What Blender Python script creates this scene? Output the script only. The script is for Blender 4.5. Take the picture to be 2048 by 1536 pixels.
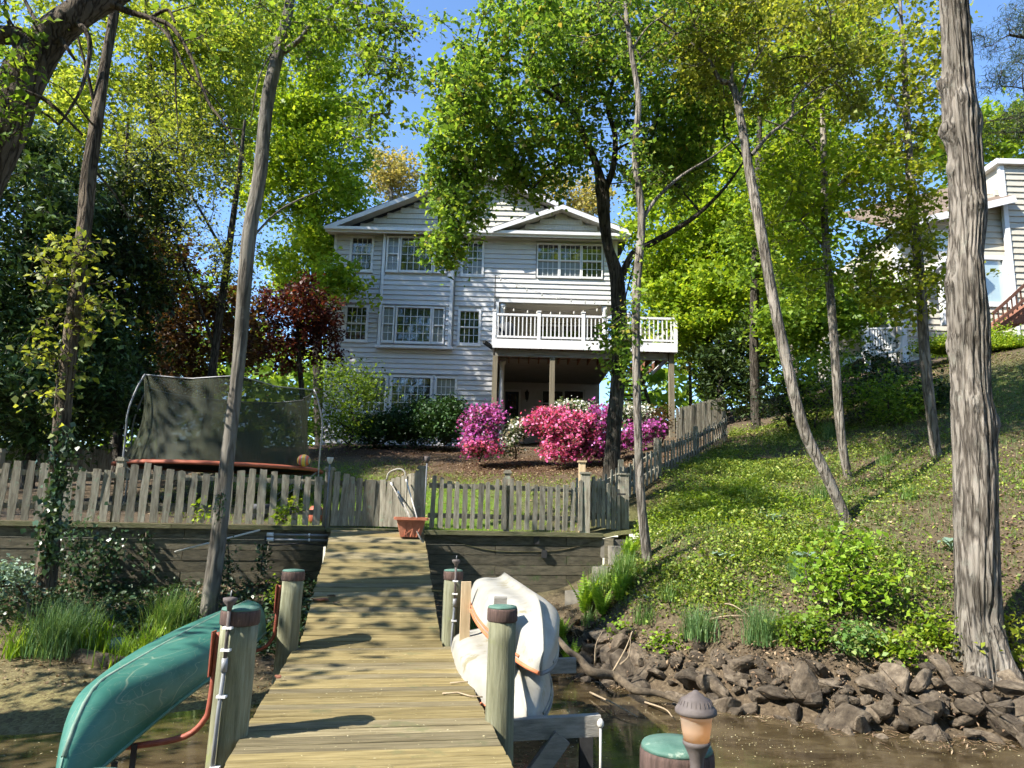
import bpy, bmesh, math, random
import numpy as np
from mathutils import Vector, Matrix

# ------------------------------------------------------------------ clear, camera, sky, sun, exposure
for o in list(bpy.data.objects):
    bpy.data.objects.remove(o)
scene = bpy.context.scene
COL = scene.collection
R = math.radians

FPX, CX, CY, EYE = 1420.0, 1024.0, 768.0, 2.18
PITCH, ROLL = math.atan((1016 - 768) / FPX), 0.026
cam_data = bpy.data.cameras.new('camera')
cam_data.sensor_width = 36.0
cam_data.lens = FPX / 2048 * 36.0
cam_data.clip_start, cam_data.clip_end = 0.05, 3000
cam = bpy.data.objects.new('camera', cam_data)
COL.objects.link(cam)
cam.matrix_world = Matrix.Translation((0, 0, EYE)) @ Matrix.Rotation(math.pi / 2 + PITCH, 4, 'X') @ Matrix.Rotation(ROLL, 4, 'Z')
scene.camera = cam
RCAM = np.array((Matrix.Rotation(math.pi / 2 + PITCH, 3, 'X') @ Matrix.Rotation(ROLL, 3, 'Z')))

SUN_EL, SUN_AZ = R(43), R(61)            # azimuth measured from -Y towards -X (sun behind the viewer's left shoulder)
sun_dir = Vector((-math.sin(SUN_AZ) * math.cos(SUN_EL), -math.cos(SUN_AZ) * math.cos(SUN_EL), math.sin(SUN_EL)))
world = bpy.data.worlds.new('World')
scene.world = world
world.use_nodes = True
wn = world.node_tree
sky = wn.nodes.new('ShaderNodeTexSky')
sky.sky_type = 'NISHITA'
sky.sun_disc = False
sky.sun_elevation = SUN_EL
sky.sun_rotation = math.atan2(sun_dir.x, sun_dir.y)
sky.air_density, sky.dust_density, sky.ozone_density = 1.0, 0.0, 6.0
wn.links.new(sky.outputs[0], wn.nodes['Background'].inputs[0])
wn.nodes['Background'].inputs[1].default_value = 0.13
sun_data = bpy.data.lights.new('sun', 'SUN')
sun_data.energy = 5.0
sun_data.angle = R(0.5)
sun_data.color = (1.0, 0.94, 0.84)
sun = bpy.data.objects.new('sun', sun_data)
COL.objects.link(sun)
sun.rotation_euler = sun_dir.to_track_quat('Z', 'Y').to_euler()

scene.view_settings.view_transform = 'Standard'
scene.view_settings.look = 'None'
scene.view_settings.exposure = 1.42
scene.view_settings.gamma = 1.0
scene.view_settings.use_curve_mapping = False
scene.cycles.max_bounces = 5
scene.cycles.diffuse_bounces = 2
scene.cycles.glossy_bounces = 2
scene.cycles.transmission_bounces = 3
scene.cycles.transparent_max_bounces = 8
scene.cycles.use_denoising = True
scene.cycles.use_adaptive_sampling = True
scene.cycles.adaptive_threshold = 0.03
scene.cycles.caustics_reflective = False
scene.cycles.caustics_refractive = False

rng = np.random.default_rng(7)
random.seed(7)


def ray(px, py):
    return RCAM @ np.array([(px - CX) / FPX, (CY - py) / FPX, -1.0])


def P(px, py, D):
    """Surveyed point: direction read off the photograph, at its own distance D (metres along +Y)."""
    v = ray(px, py)
    t = D / v[1]
    return Vector((v[0] * t, D, EYE + v[2] * t))


def SC(px, py, D):
    return D / ray(px, py)[1] / FPX


def PZ(px, py, z):
    v = ray(px, py)
    t = (z - EYE) / v[2]
    return Vector((v[0] * t, v[1] * t, z))


# ------------------------------------------------------------------ materials
def _nodes(name):
    m = bpy.data.materials.new(name)
    m.use_nodes = True
    nt = m.node_tree
    return m, nt, nt.nodes['Principled BSDF'], nt.nodes['Material Output']


def N(nt, t, **kw):
    n = nt.nodes.new(t)
    for k, v in kw.items():
        if k.startswith('_'):
            setattr(n, k[1:], v)
        else:
            n.inputs[k.replace('__', ' ')].default_value = v
    return n


def ramp(nt, stops):
    n = nt.nodes.new('ShaderNodeValToRGB')
    e = n.color_ramp.elements
    while len(e) < len(stops):
        e.new(0.5)
    for k, (p, c) in zip(e, stops):
        k.position = p
        k.color = (*c, 1)
    return n


def pm(name, stops, scale=4.0, stretch=(1, 1, 1), rough=0.7, bump=0.3, bump_scale=None, bump_dist=0.02, detail=6.0,
       rand=0.0, spec=0.3, island=False, bstretch=None, spots=None):
    """Procedural principled material: noise-driven colour ramp, bump, optional per-object variation, optional dirt spots."""
    m, nt, b, out = _nodes(name)
    L = nt.links.new
    tc = N(nt, 'ShaderNodeTexCoord')
    mp = N(nt, 'ShaderNodeMapping')
    mp.inputs['Scale'].default_value = stretch
    oi = N(nt, 'ShaderNodeObjectInfo')
    add = N(nt, 'ShaderNodeVectorMath', _operation='MULTIPLY_ADD')
    add.inputs[1].default_value = (37, 51, 23)
    L(oi.outputs['Random'], add.inputs[0])
    L(tc.outputs['Object'], add.inputs[2])
    L(add.outputs[0], mp.inputs[0])
    nz = N(nt, 'ShaderNodeTexNoise', Scale=scale, Detail=detail, Roughness=0.65)
    L(mp.outputs[0], nz.inputs['Vector'])
    rp = ramp(nt, stops)
    L(nz.outputs['Fac'], rp.inputs[0])
    col = rp.outputs[0]
    if spots:
        sc, thr, c = spots
        n2 = N(nt, 'ShaderNodeTexNoise', Scale=sc, Detail=5.0, Roughness=0.7)
        L(add.outputs[0], n2.inputs['Vector'])
        r2 = ramp(nt, [(thr, (0, 0, 0)), (thr + 0.08, (1, 1, 1))])
        L(n2.outputs['Fac'], r2.inputs[0])
        mx = N(nt, 'ShaderNodeMix', _data_type='RGBA')
        mx.inputs[7].default_value = (*c, 1)
        L(r2.outputs[0], mx.inputs[0])
        L(col, mx.inputs[6])
        col = mx.outputs[2]
    if rand:
        hs = N(nt, 'ShaderNodeHueSaturation')
        mr = N(nt, 'ShaderNodeMapRange')
        mr.inputs[3].default_value, mr.inputs[4].default_value = 1 - rand, 1 + rand
        if island:
            g = N(nt, 'ShaderNodeNewGeometry')
            L(g.outputs['Random Per Island'], mr.inputs[0])
        else:
            L(oi.outputs['Random'], mr.inputs[0])
        L(mr.outputs[0], hs.inputs['Value'])
        L(col, hs.inputs['Color'])
        col = hs.outputs[0]
    L(col, b.inputs['Base Color'])
    b.inputs['Roughness'].default_value = rough
    b.inputs['Specular IOR Level'].default_value = spec
    if bump:
        nb = N(nt, 'ShaderNodeTexNoise', Scale=bump_scale or scale * 3, Detail=6.0, Roughness=0.7)
        if bstretch:
            mp2 = N(nt, 'ShaderNodeMapping')
            mp2.inputs['Scale'].default_value = bstretch
            L(add.outputs[0], mp2.inputs[0])
            L(mp2.outputs[0], nb.inputs['Vector'])
        else:
            L(mp.outputs[0], nb.inputs['Vector'])
        bp = N(nt, 'ShaderNodeBump', Strength=bump, Distance=bump_dist)
        L(nb.outputs['Fac'], bp.inputs['Height'])
        L(bp.outputs[0], b.inputs['Normal'])
    return m


def leafmat(name, stops, trans=0.45, rough=0.5, tcol=1.25, spec=0.35):
    """Leaf: each leaf (mesh island) takes its own colour from the ramp; partly translucent."""
    m, nt, b, out = _nodes(name)
    L = nt.links.new
    g = N(nt, 'ShaderNodeNewGeometry')
    rp = ramp(nt, stops)
    L(g.outputs['Random Per Island'], rp.inputs[0])
    L(rp.outputs[0], b.inputs['Base Color'])
    b.inputs['Roughness'].default_value = rough
    b.inputs['Specular IOR Level'].default_value = spec
    t = N(nt, 'ShaderNodeBsdfTranslucent')
    vm = N(nt, 'ShaderNodeVectorMath', _operation='MULTIPLY')
    vm.inputs[1].default_value = (tcol * 1.1, tcol, tcol * 0.5)
    L(rp.outputs[0], vm.inputs[0])
    L(vm.outputs[0], t.inputs['Color'])
    mx = N(nt, 'ShaderNodeMixShader', Fac=trans)
    L(b.outputs[0], mx.inputs[1])
    L(t.outputs[0], mx.inputs[2])
    L(mx.outputs[0], out.inputs['Surface'])
    return m


def barkmat(name, dark, mid, light, scale=9.0, bump=0.9, lichen=None):
    m, nt, b, out = _nodes(name)
    L = nt.links.new
    tc = N(nt, 'ShaderNodeTexCoord')
    mp = N(nt, 'ShaderNodeMapping')
    mp.inputs['Scale'].default_value = (1, 1, 0.14)
    L(tc.outputs['Object'], mp.inputs[0])
    wob = N(nt, 'ShaderNodeTexNoise', Scale=3.0, Detail=3.0)
    L(mp.outputs[0], wob.inputs['Vector'])
    wv = N(nt, 'ShaderNodeVectorMath', _operation='MULTIPLY_ADD')
    wv.inputs[1].default_value = (0.12, 0.12, 0.05)
    L(wob.outputs['Color'], wv.inputs[0])
    L(mp.outputs[0], wv.inputs[2])
    fis = N(nt, 'ShaderNodeTexNoise', Scale=scale * 1.5, Detail=2.5, Roughness=0.5)
    L(wv.outputs[0], fis.inputs['Vector'])
    ab = N(nt, 'ShaderNodeMath', _operation='SUBTRACT')
    ab.inputs[1].default_value = 0.5
    L(fis.outputs['Fac'], ab.inputs[0])
    ab2 = N(nt, 'ShaderNodeMath', _operation='ABSOLUTE')
    L(ab.outputs[0], ab2.inputs[0])
    r1 = ramp(nt, [(0.0, (0, 0, 0)), (0.09, (1, 1, 1))])
    L(ab2.outputs[0], r1.inputs[0])
    nz = N(nt, 'ShaderNodeTexNoise', Scale=scale * 2.6, Detail=9.0, Roughness=0.75)
    L(wv.outputs[0], nz.inputs['Vector'])
    mh = N(nt, 'ShaderNodeMath', _operation='MULTIPLY_ADD')
    mh.inputs[1].default_value = 0.70
    L(nz.outputs['Fac'], mh.inputs[0])
    hm = N(nt, 'ShaderNodeMath', _operation='MULTIPLY')
    hm.inputs[1].default_value = 0.40
    L(r1.outputs[0], hm.inputs[0])
    L(hm.outputs[0], mh.inputs[2])
    rp = ramp(nt, [(0.25, dark), (0.5, mid), (0.75, light)])
    L(mh.outputs[0], rp.inputs[0])
    col = rp.outputs[0]
    big = N(nt, 'ShaderNodeTexNoise', Scale=1.7, Detail=4.0)
    L(tc.outputs['Object'], big.inputs['Vector'])
    rb = ramp(nt, [(0.35, (0.6, 0.6, 0.58)), (0.65, (1.1, 1.1, 1.1))])
    L(big.outputs['Fac'], rb.inputs[0])
    mul = N(nt, 'ShaderNodeMix', _data_type='RGBA', _blend_type='MULTIPLY')
    mul.inputs[0].default_value = 1.0
    L(col, mul.inputs[6])
    L(rb.outputs[0], mul.inputs[7])
    col = mul.outputs[2]
    if lichen:
        ln = N(nt, 'ShaderNodeTexNoise', Scale=5.0, Detail=8.0, Roughness=0.8)
        L(tc.outputs['Object'], ln.inputs['Vector'])
        lr = ramp(nt, [(0.54, (0, 0, 0)), (0.66, (0.55, 0.55, 0.55))])
        L(ln.outputs['Fac'], lr.inputs[0])
        mx = N(nt, 'ShaderNodeMix', _data_type='RGBA')
        mx.inputs[7].default_value = (*lichen, 1)
        L(lr.outputs[0], mx.inputs[0])
        L(col, mx.inputs[6])
        col = mx.outputs[2]
    L(col, b.inputs['Base Color'])
    b.inputs['Roughness'].default_value = 0.9
    b.inputs['Specular IOR Level'].default_value = 0.15
    bp = N(nt, 'ShaderNodeBump', Strength=bump, Distance=0.05)
    L(mh.outputs[0], bp.inputs['Height'])
    L(bp.outputs[0], b.inputs['Normal'])
    return m


M = {}
M['siding'] = pm('siding', [(0.3, (0.50, 0.49, 0.475)), (0.7, (0.575, 0.565, 0.55))], scale=1.5, rough=0.45, bump=0.08, rand=0.04, spots=(2.2, 0.66, (0.46, 0.48, 0.47)))
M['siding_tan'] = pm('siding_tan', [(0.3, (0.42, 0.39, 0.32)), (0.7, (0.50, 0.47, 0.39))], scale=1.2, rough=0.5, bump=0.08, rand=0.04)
M['shake'] = pm('shake', [(0.3, (0.44, 0.42, 0.36)), (0.7, (0.55, 0.53, 0.46))], scale=16, stretch=(1, 1, 0.15), rough=0.7, bump=0.4, rand=0.06)
M['white'] = pm('white', [(0.3, (0.60, 0.60, 0.60)), (0.7, (0.70, 0.70, 0.69))], scale=3, rough=0.45, bump=0.05, rand=0.03, spots=(4, 0.68, (0.58, 0.58, 0.55)))
M['soffit'] = pm('soffit', [(0.3, (0.48, 0.44, 0.38)), (0.7, (0.56, 0.52, 0.46))], scale=30, stretch=(6, 0.1, 1), rough=0.6, bump=0.3)
M['roof'] = pm('roof_shingle', [(0.3, (0.05, 0.05, 0.055)), (0.7, (0.11, 0.105, 0.10))], scale=20, rough=0.95, bump=0.5)
M['roof_brown'] = pm('roof_brown', [(0.3, (0.10, 0.075, 0.055)), (0.7, (0.21, 0.16, 0.125))], scale=9, stretch=(1, 1, 3), rough=0.95, bump=0.5)
M['dockwood'] = pm('dock_plank', [(0.28, (0.085, 0.063, 0.026)), (0.5, (0.185, 0.145, 0.06)), (0.72, (0.275, 0.222, 0.105))], scale=7, stretch=(0.35, 5, 5), rough=0.8, bump=0.5, bump_scale=14,
                   bstretch=(0.6, 14, 14), bump_dist=0.008, rand=0.28, spots=(2.6, 0.6, (0.125, 0.115, 0.05)))
M['dockgrey'] = pm('dock_plank_grey', [(0.28, (0.075, 0.06, 0.032)), (0.5, (0.17, 0.14, 0.075)), (0.72, (0.26, 0.22, 0.13))], scale=7, stretch=(0.35, 5, 5), rough=0.85, bump=0.5, bump_scale=14,
                   bstretch=(0.6, 14, 14), bump_dist=0.008, rand=0.25, spots=(2.2, 0.58, (0.13, 0.125, 0.06)))
M['fencewood'] = pm('fence_picket', [(0.3, (0.10, 0.088, 0.064)), (0.5, (0.21, 0.192, 0.148)), (0.7, (0.32, 0.30, 0.24))], scale=10, stretch=(3, 3, 0.3), rough=0.9, bump=0.6, rand=0.25, bump_dist=0.01,
                    spots=(9, 0.58, (0.19, 0.225, 0.165)))
M['timber'] = pm('timber', [(0.3, (0.055, 0.05, 0.035)), (0.7, (0.16, 0.14, 0.095))], scale=6, stretch=(0.4, 4, 4), rough=0.95, bump=0.7, rand=0.25, bump_dist=0.02, spots=(4, 0.6, (0.075, 0.10, 0.045)))
M['mosstimber'] = pm('mossy_timber', [(0.3, (0.075, 0.085, 0.03)), (0.7, (0.17, 0.15, 0.09))], scale=5, stretch=(0.6, 3, 3), rough=0.95, bump=0.7, rand=0.2)
M['pile'] = pm('pile', [(0.25, (0.08, 0.078, 0.045)), (0.5, (0.175, 0.175, 0.11)), (0.75, (0.265, 0.265, 0.185))], scale=7, stretch=(4, 4, 0.35), rough=0.9, bump=0.8, bump_dist=0.012, rand=0.12,
               spots=(3, 0.6, (0.18, 0.20, 0.075)))
M['pilecap'] = pm('pile_cap_top', [(0.3, (0.045, 0.115, 0.088)), (0.7, (0.11, 0.19, 0.15))], scale=9, rough=0.6, bump=0.4, spots=(12, 0.6, (0.26, 0.32, 0.26)))
M['pileband'] = pm('pile_cap_band', [(0.3, (0.045, 0.03, 0.025)), (0.7, (0.14, 0.09, 0.075))], scale=14, stretch=(4, 4, 0.4), rough=0.9, bump=0.6)
M['newwood'] = pm('new_wood', [(0.3, (0.38, 0.28, 0.16)), (0.7, (0.56, 0.43, 0.27))], scale=5, stretch=(5, 5, 0.3), rough=0.75, bump=0.3, rand=0.1)
M['oldwood'] = pm('old_wood', [(0.3, (0.15, 0.14, 0.12)), (0.7, (0.34, 0.32, 0.28))], scale=5, stretch=(0.4, 5, 5), rough=0.9, bump=0.6, rand=0.15)
M['deckpost'] = pm('deck_post', [(0.3, (0.11, 0.092, 0.062)), (0.7, (0.22, 0.19, 0.13))], scale=4, stretch=(5, 5, 0.3), rough=0.9, bump=0.4, rand=0.1)
M['joist'] = pm('joist', [(0.3, (0.10, 0.045, 0.022)), (0.7, (0.20, 0.085, 0.045))], scale=4, rough=0.9, bump=0.3, rand=0.15)
M['canoe'] = pm('canoe_hull', [(0.3, (0.018, 0.105, 0.078)), (0.7, (0.05, 0.165, 0.125))], scale=2.5, rough=0.5, bump=0.12, spec=0.35)
M['boat'] = pm('boat_hull', [(0.3, (0.25, 0.24, 0.205)), (0.6, (0.34, 0.33, 0.295))], scale=4, rough=0.5, bump=0.1, spec=0.4, spots=(3.2, 0.56, (0.22, 0.20, 0.13)))
M['boatred'] = pm('boat_strip', [(0.3, (0.42, 0.12, 0.05)), (0.7, (0.55, 0.19, 0.09))], scale=6, rough=0.6, bump=0.1)
M['redmetal'] = pm('red_metal', [(0.3, (0.20, 0.05, 0.03)), (0.7, (0.33, 0.10, 0.065))], scale=12, rough=0.55, bump=0.2)
M['orange'] = pm('orange_pad', [(0.3, (0.26, 0.065, 0.035)), (0.7, (0.36, 0.11, 0.06))], scale=6, rough=0.6, bump=0.2)
M['steel'] = pm('galvanised', [(0.3, (0.17, 0.175, 0.18)), (0.7, (0.27, 0.275, 0.28))], scale=9, rough=0.4, bump=0.05, spec=0.6)
M['black'] = pm('black_rubber', [(0.3, (0.012, 0.012, 0.013)), (0.7, (0.03, 0.03, 0.03))], scale=9, rough=0.6, bump=0.1)
M['pipe'] = pm('grey_conduit', [(0.3, (0.13, 0.138, 0.15)), (0.7, (0.21, 0.22, 0.235))], scale=6, rough=0.5, bump=0.05)
M['terracotta'] = pm('terracotta', [(0.3, (0.34, 0.11, 0.06)), (0.7, (0.48, 0.19, 0.11))], scale=8, rough=0.75, bump=0.3)
M['lampgrey'] = pm('lamp_metal', [(0.3, (0.07, 0.058, 0.054)), (0.7, (0.125, 0.105, 0.098))], scale=20, rough=0.7, bump=0.3, bump_dist=0.003)
M['stone'] = pm('stone', [(0.3, (0.10, 0.092, 0.075)), (0.7, (0.22, 0.20, 0.165))], scale=4, rough=0.9, bump=0.5)
M['rock'] = pm('rock', [(0.28, (0.036, 0.027, 0.019)), (0.5, (0.092, 0.072, 0.051)), (0.72, (0.185, 0.15, 0.108))], scale=5, rough=0.95, bump=0.8, bump_dist=0.03, rand=0.4, spots=(30, 0.64, (0.28, 0.24, 0.155)))
M['dead'] = pm('dead_wood', [(0.3, (0.05, 0.037, 0.025)), (0.7, (0.15, 0.118, 0.08))], scale=6, stretch=(3, 3, 3), rough=0.95, bump=0.7)
M['twig'] = pm('twig', [(0.3, (0.20, 0.15, 0.095)), (0.7, (0.40, 0.32, 0.22))], scale=6, rough=0.95, bump=0.2, rand=0.2)
M['door'] = pm('blue_door', [(0.3, (0.02, 0.035, 0.055)), (0.7, (0.035, 0.055, 0.08))], scale=5, rough=0.5, bump=0.05)
M['brownrail'] = pm('brown_rail', [(0.3, (0.07, 0.03, 0.018)), (0.7, (0.13, 0.058, 0.034))], scale=6, rough=0.6, bump=0.2)
M['brick'] = pm('brick', [(0.3, (0.15, 0.062, 0.038)), (0.7, (0.24, 0.11, 0.068))], scale=12, rough=0.9, bump=0.4, rand=0.15)
M['tarp'] = pm('dark_cover', [(0.3, (0.02, 0.022, 0.026)), (0.7, (0.05, 0.055, 0.06))], scale=5, rough=0.6, bump=0.4)
M['rope'] = pm('rope', [(0.3, (0.45, 0.43, 0.38)), (0.7, (0.62, 0.60, 0.55))], scale=40, rough=0.9, bump=0.4)

BARK = {}
BARK['grey'] = barkmat('bark_grey', (0.04, 0.034, 0.028), (0.145, 0.126, 0.105), (0.265, 0.237, 0.203), 7, 1.0, (0.21, 0.215, 0.18))
BARK['dark'] = barkmat('bark_dark', (0.014, 0.011, 0.008), (0.045, 0.037, 0.029), (0.095, 0.082, 0.066), 9, 1.0, (0.11, 0.115, 0.09))
BARK['smooth'] = barkmat('bark_smooth', (0.05, 0.045, 0.038), (0.125, 0.113, 0.096), (0.19, 0.175, 0.15), 5, 0.5, (0.17, 0.175, 0.145))
BARK['brown'] = barkmat('bark_brown', (0.022, 0.016, 0.011), (0.075, 0.058, 0.042), (0.14, 0.112, 0.083), 9, 0.9)

LF = {}
LF['maple'] = leafmat('leaf_maple', [(0.0, (0.075, 0.15, 0.024)), (0.5, (0.16, 0.285, 0.042)), (0.9, (0.29, 0.40, 0.07)), (1.0, (0.33, 0.27, 0.08))], trans=0.56)
LF['lime'] = leafmat('leaf_lime', [(0.0, (0.13, 0.235, 0.02)), (0.5, (0.24, 0.36, 0.028)), (1.0, (0.38, 0.47, 0.05))], trans=0.55)
LF['yellow'] = leafmat('leaf_yellow', [(0.0, (0.16, 0.22, 0.02)), (0.5, (0.28, 0.34, 0.03)), (1.0, (0.42, 0.43, 0.07))], trans=0.5)
LF['mid'] = leafmat('leaf_mid', [(0.0, (0.08, 0.155, 0.02)), (0.5, (0.16, 0.27, 0.03)), (1.0, (0.28, 0.38, 0.055))], trans=0.5)
LF['olive'] = leafmat('leaf_olive', [(0.0, (0.12, 0.16, 0.025)), (0.5, (0.22, 0.27, 0.04)), (1.0, (0.36, 0.39, 0.08))], trans=0.5)
LF['yellowgreen'] = leafmat('leaf_yellowgreen', [(0.0, (0.13, 0.20, 0.025)), (0.5, (0.25, 0.33, 0.045)), (1.0, (0.38, 0.43, 0.09))], trans=0.55)
LF['pale'] = leafmat('leaf_pale', [(0.0, (0.22, 0.22, 0.07)), (0.5, (0.36, 0.33, 0.12)), (1.0, (0.48, 0.40, 0.18))], trans=0.45)
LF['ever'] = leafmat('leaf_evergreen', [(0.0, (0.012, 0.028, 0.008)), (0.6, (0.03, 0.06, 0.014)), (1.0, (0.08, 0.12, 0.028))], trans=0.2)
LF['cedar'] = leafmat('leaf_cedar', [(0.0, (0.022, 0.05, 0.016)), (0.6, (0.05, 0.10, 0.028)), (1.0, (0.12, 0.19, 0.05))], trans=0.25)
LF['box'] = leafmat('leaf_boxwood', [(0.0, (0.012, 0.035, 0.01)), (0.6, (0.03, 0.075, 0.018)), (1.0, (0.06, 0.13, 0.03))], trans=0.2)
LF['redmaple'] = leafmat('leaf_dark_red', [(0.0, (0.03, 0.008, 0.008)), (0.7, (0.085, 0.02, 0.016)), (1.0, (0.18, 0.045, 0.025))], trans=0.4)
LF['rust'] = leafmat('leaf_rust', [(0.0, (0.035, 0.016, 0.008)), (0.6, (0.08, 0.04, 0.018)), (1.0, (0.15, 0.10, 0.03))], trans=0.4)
LF['magenta'] = leafmat('petal_magenta', [(0.0, (0.34, 0.04, 0.27)), (0.5, (0.48, 0.09, 0.40)), (0.8, (0.58, 0.20, 0.52)), (0.92, (0.05, 0.08, 0.03)), (1.0, (0.06, 0.09, 0.03))], trans=0.35)
LF['pink'] = leafmat('petal_pink', [(0.0, (0.62, 0.07, 0.24)), (0.5, (0.74, 0.14, 0.36)), (0.85, (0.80, 0.28, 0.48)), (0.95, (0.05, 0.09, 0.02)), (1.0, (0.05, 0.09, 0.02))], trans=0.35, tcol=1.0)
LF['whiteflower'] = leafmat('petal_white', [(0.0, (0.72, 0.71, 0.66)), (0.55, (0.80, 0.79, 0.76)), (0.6, (0.08, 0.14, 0.04)), (1.0, (0.20, 0.26, 0.10))], trans=0.3, tcol=0.9)
LF['grass'] = leafmat('grass_blade', [(0.0, (0.07, 0.16, 0.035)), (0.6, (0.15, 0.27, 0.06)), (1.0, (0.32, 0.38, 0.13))], trans=0.4)
LF['bluegrass'] = leafmat('grass_blue', [(0.0, (0.07, 0.15, 0.05)), (0.6, (0.12, 0.22, 0.075)), (1.0, (0.22, 0.32, 0.12))], trans=0.35)
LF['fern'] = leafmat('fern', [(0.0, (0.14, 0.26, 0.02)), (0.6, (0.22, 0.36, 0.03)), (1.0, (0.32, 0.44, 0.05))], trans=0.45)
LF['hosta'] = leafmat('hosta_leaf', [(0.0, (0.12, 0.20, 0.14)), (1.0, (0.26, 0.36, 0.28))], trans=0.25)
LF['ivy'] = leafmat('ivy_leaf', [(0.0, (0.015, 0.04, 0.015)), (0.6, (0.04, 0.085, 0.03)), (1.0, (0.10, 0.15, 0.07))], trans=0.2, rough=0.35, spec=0.5)
LF['cover'] = leafmat('ground_cover', [(0.0, (0.07, 0.13, 0.02)), (0.5, (0.16, 0.24, 0.032)), (0.85, (0.30, 0.37, 0.055)), (1.0, (0.40, 0.41, 0.12))], trans=0.35)
LF['litter'] = leafmat('leaf_litter', [(0.0, (0.10, 0.06, 0.035)), (0.5, (0.22, 0.145, 0.085)), (1.0, (0.40, 0.30, 0.19))], trans=0.1, rough=0.8)
LF['pollen'] = leafmat('floating_bits', [(0.0, (0.28, 0.24, 0.12)), (0.7, (0.50, 0.45, 0.26)), (1.0, (0.62, 0.58, 0.42))], trans=0.1, rough=0.8)

def glassmat(name, col, rough=0.04):
    m, nt, b, out = _nodes(name)
    L = nt.links.new
    tc = N(nt, 'ShaderNodeTexCoord')
    nz = N(nt, 'ShaderNodeTexNoise', Scale=1.2, Detail=2.0)
    L(tc.outputs['Object'], nz.inputs['Vector'])
    bp = N(nt, 'ShaderNodeBump', Strength=0.04, Distance=0.1)
    L(nz.outputs['Fac'], bp.inputs['Height'])
    L(bp.outputs[0], b.inputs['Normal'])
    b.inputs['Base Color'].default_value = (*col, 1)
    b.inputs['Roughness'].default_value = rough
    b.inputs['IOR'].default_value = 1.9
    b.inputs['Specular IOR Level'].default_value = 0.8
    return m
M['glass'] = glassmat('window_glass', (0.015, 0.018, 0.02))
M['screen'] = glassmat('screened_glass', (0.10, 0.105, 0.105), 0.35)
M['paleglass'] = glassmat('blind_behind_glass', (0.34, 0.43, 0.43), 0.12)

# ------------------------------------------------------------------ mesh and object helpers
WL = {}


def mesh_np(name, V, F4, smooth=False):
    """Mesh from arrays: V (n,3), F4 list/array of quads (m,4) or tris (m,3)."""
    me = bpy.data.meshes.new(name)
    V = np.asarray(V, dtype=np.float32)
    F4 = np.asarray(F4, dtype=np.int32)
    k = F4.shape[1]
    me.vertices.add(len(V))
    me.vertices.foreach_set('co', V.ravel())
    me.loops.add(F4.size)
    me.loops.foreach_set('vertex_index', F4.ravel())
    me.polygons.add(len(F4))
    me.polygons.foreach_set('loop_start', np.arange(0, F4.size, k, dtype=np.int32))
    me.polygons.foreach_set('loop_total', np.full(len(F4), k, dtype=np.int32))
    if smooth:
        me.polygons.foreach_set('use_smooth', np.ones(len(F4), dtype=bool))
    me.update(calc_edges=True)
    return me


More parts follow.
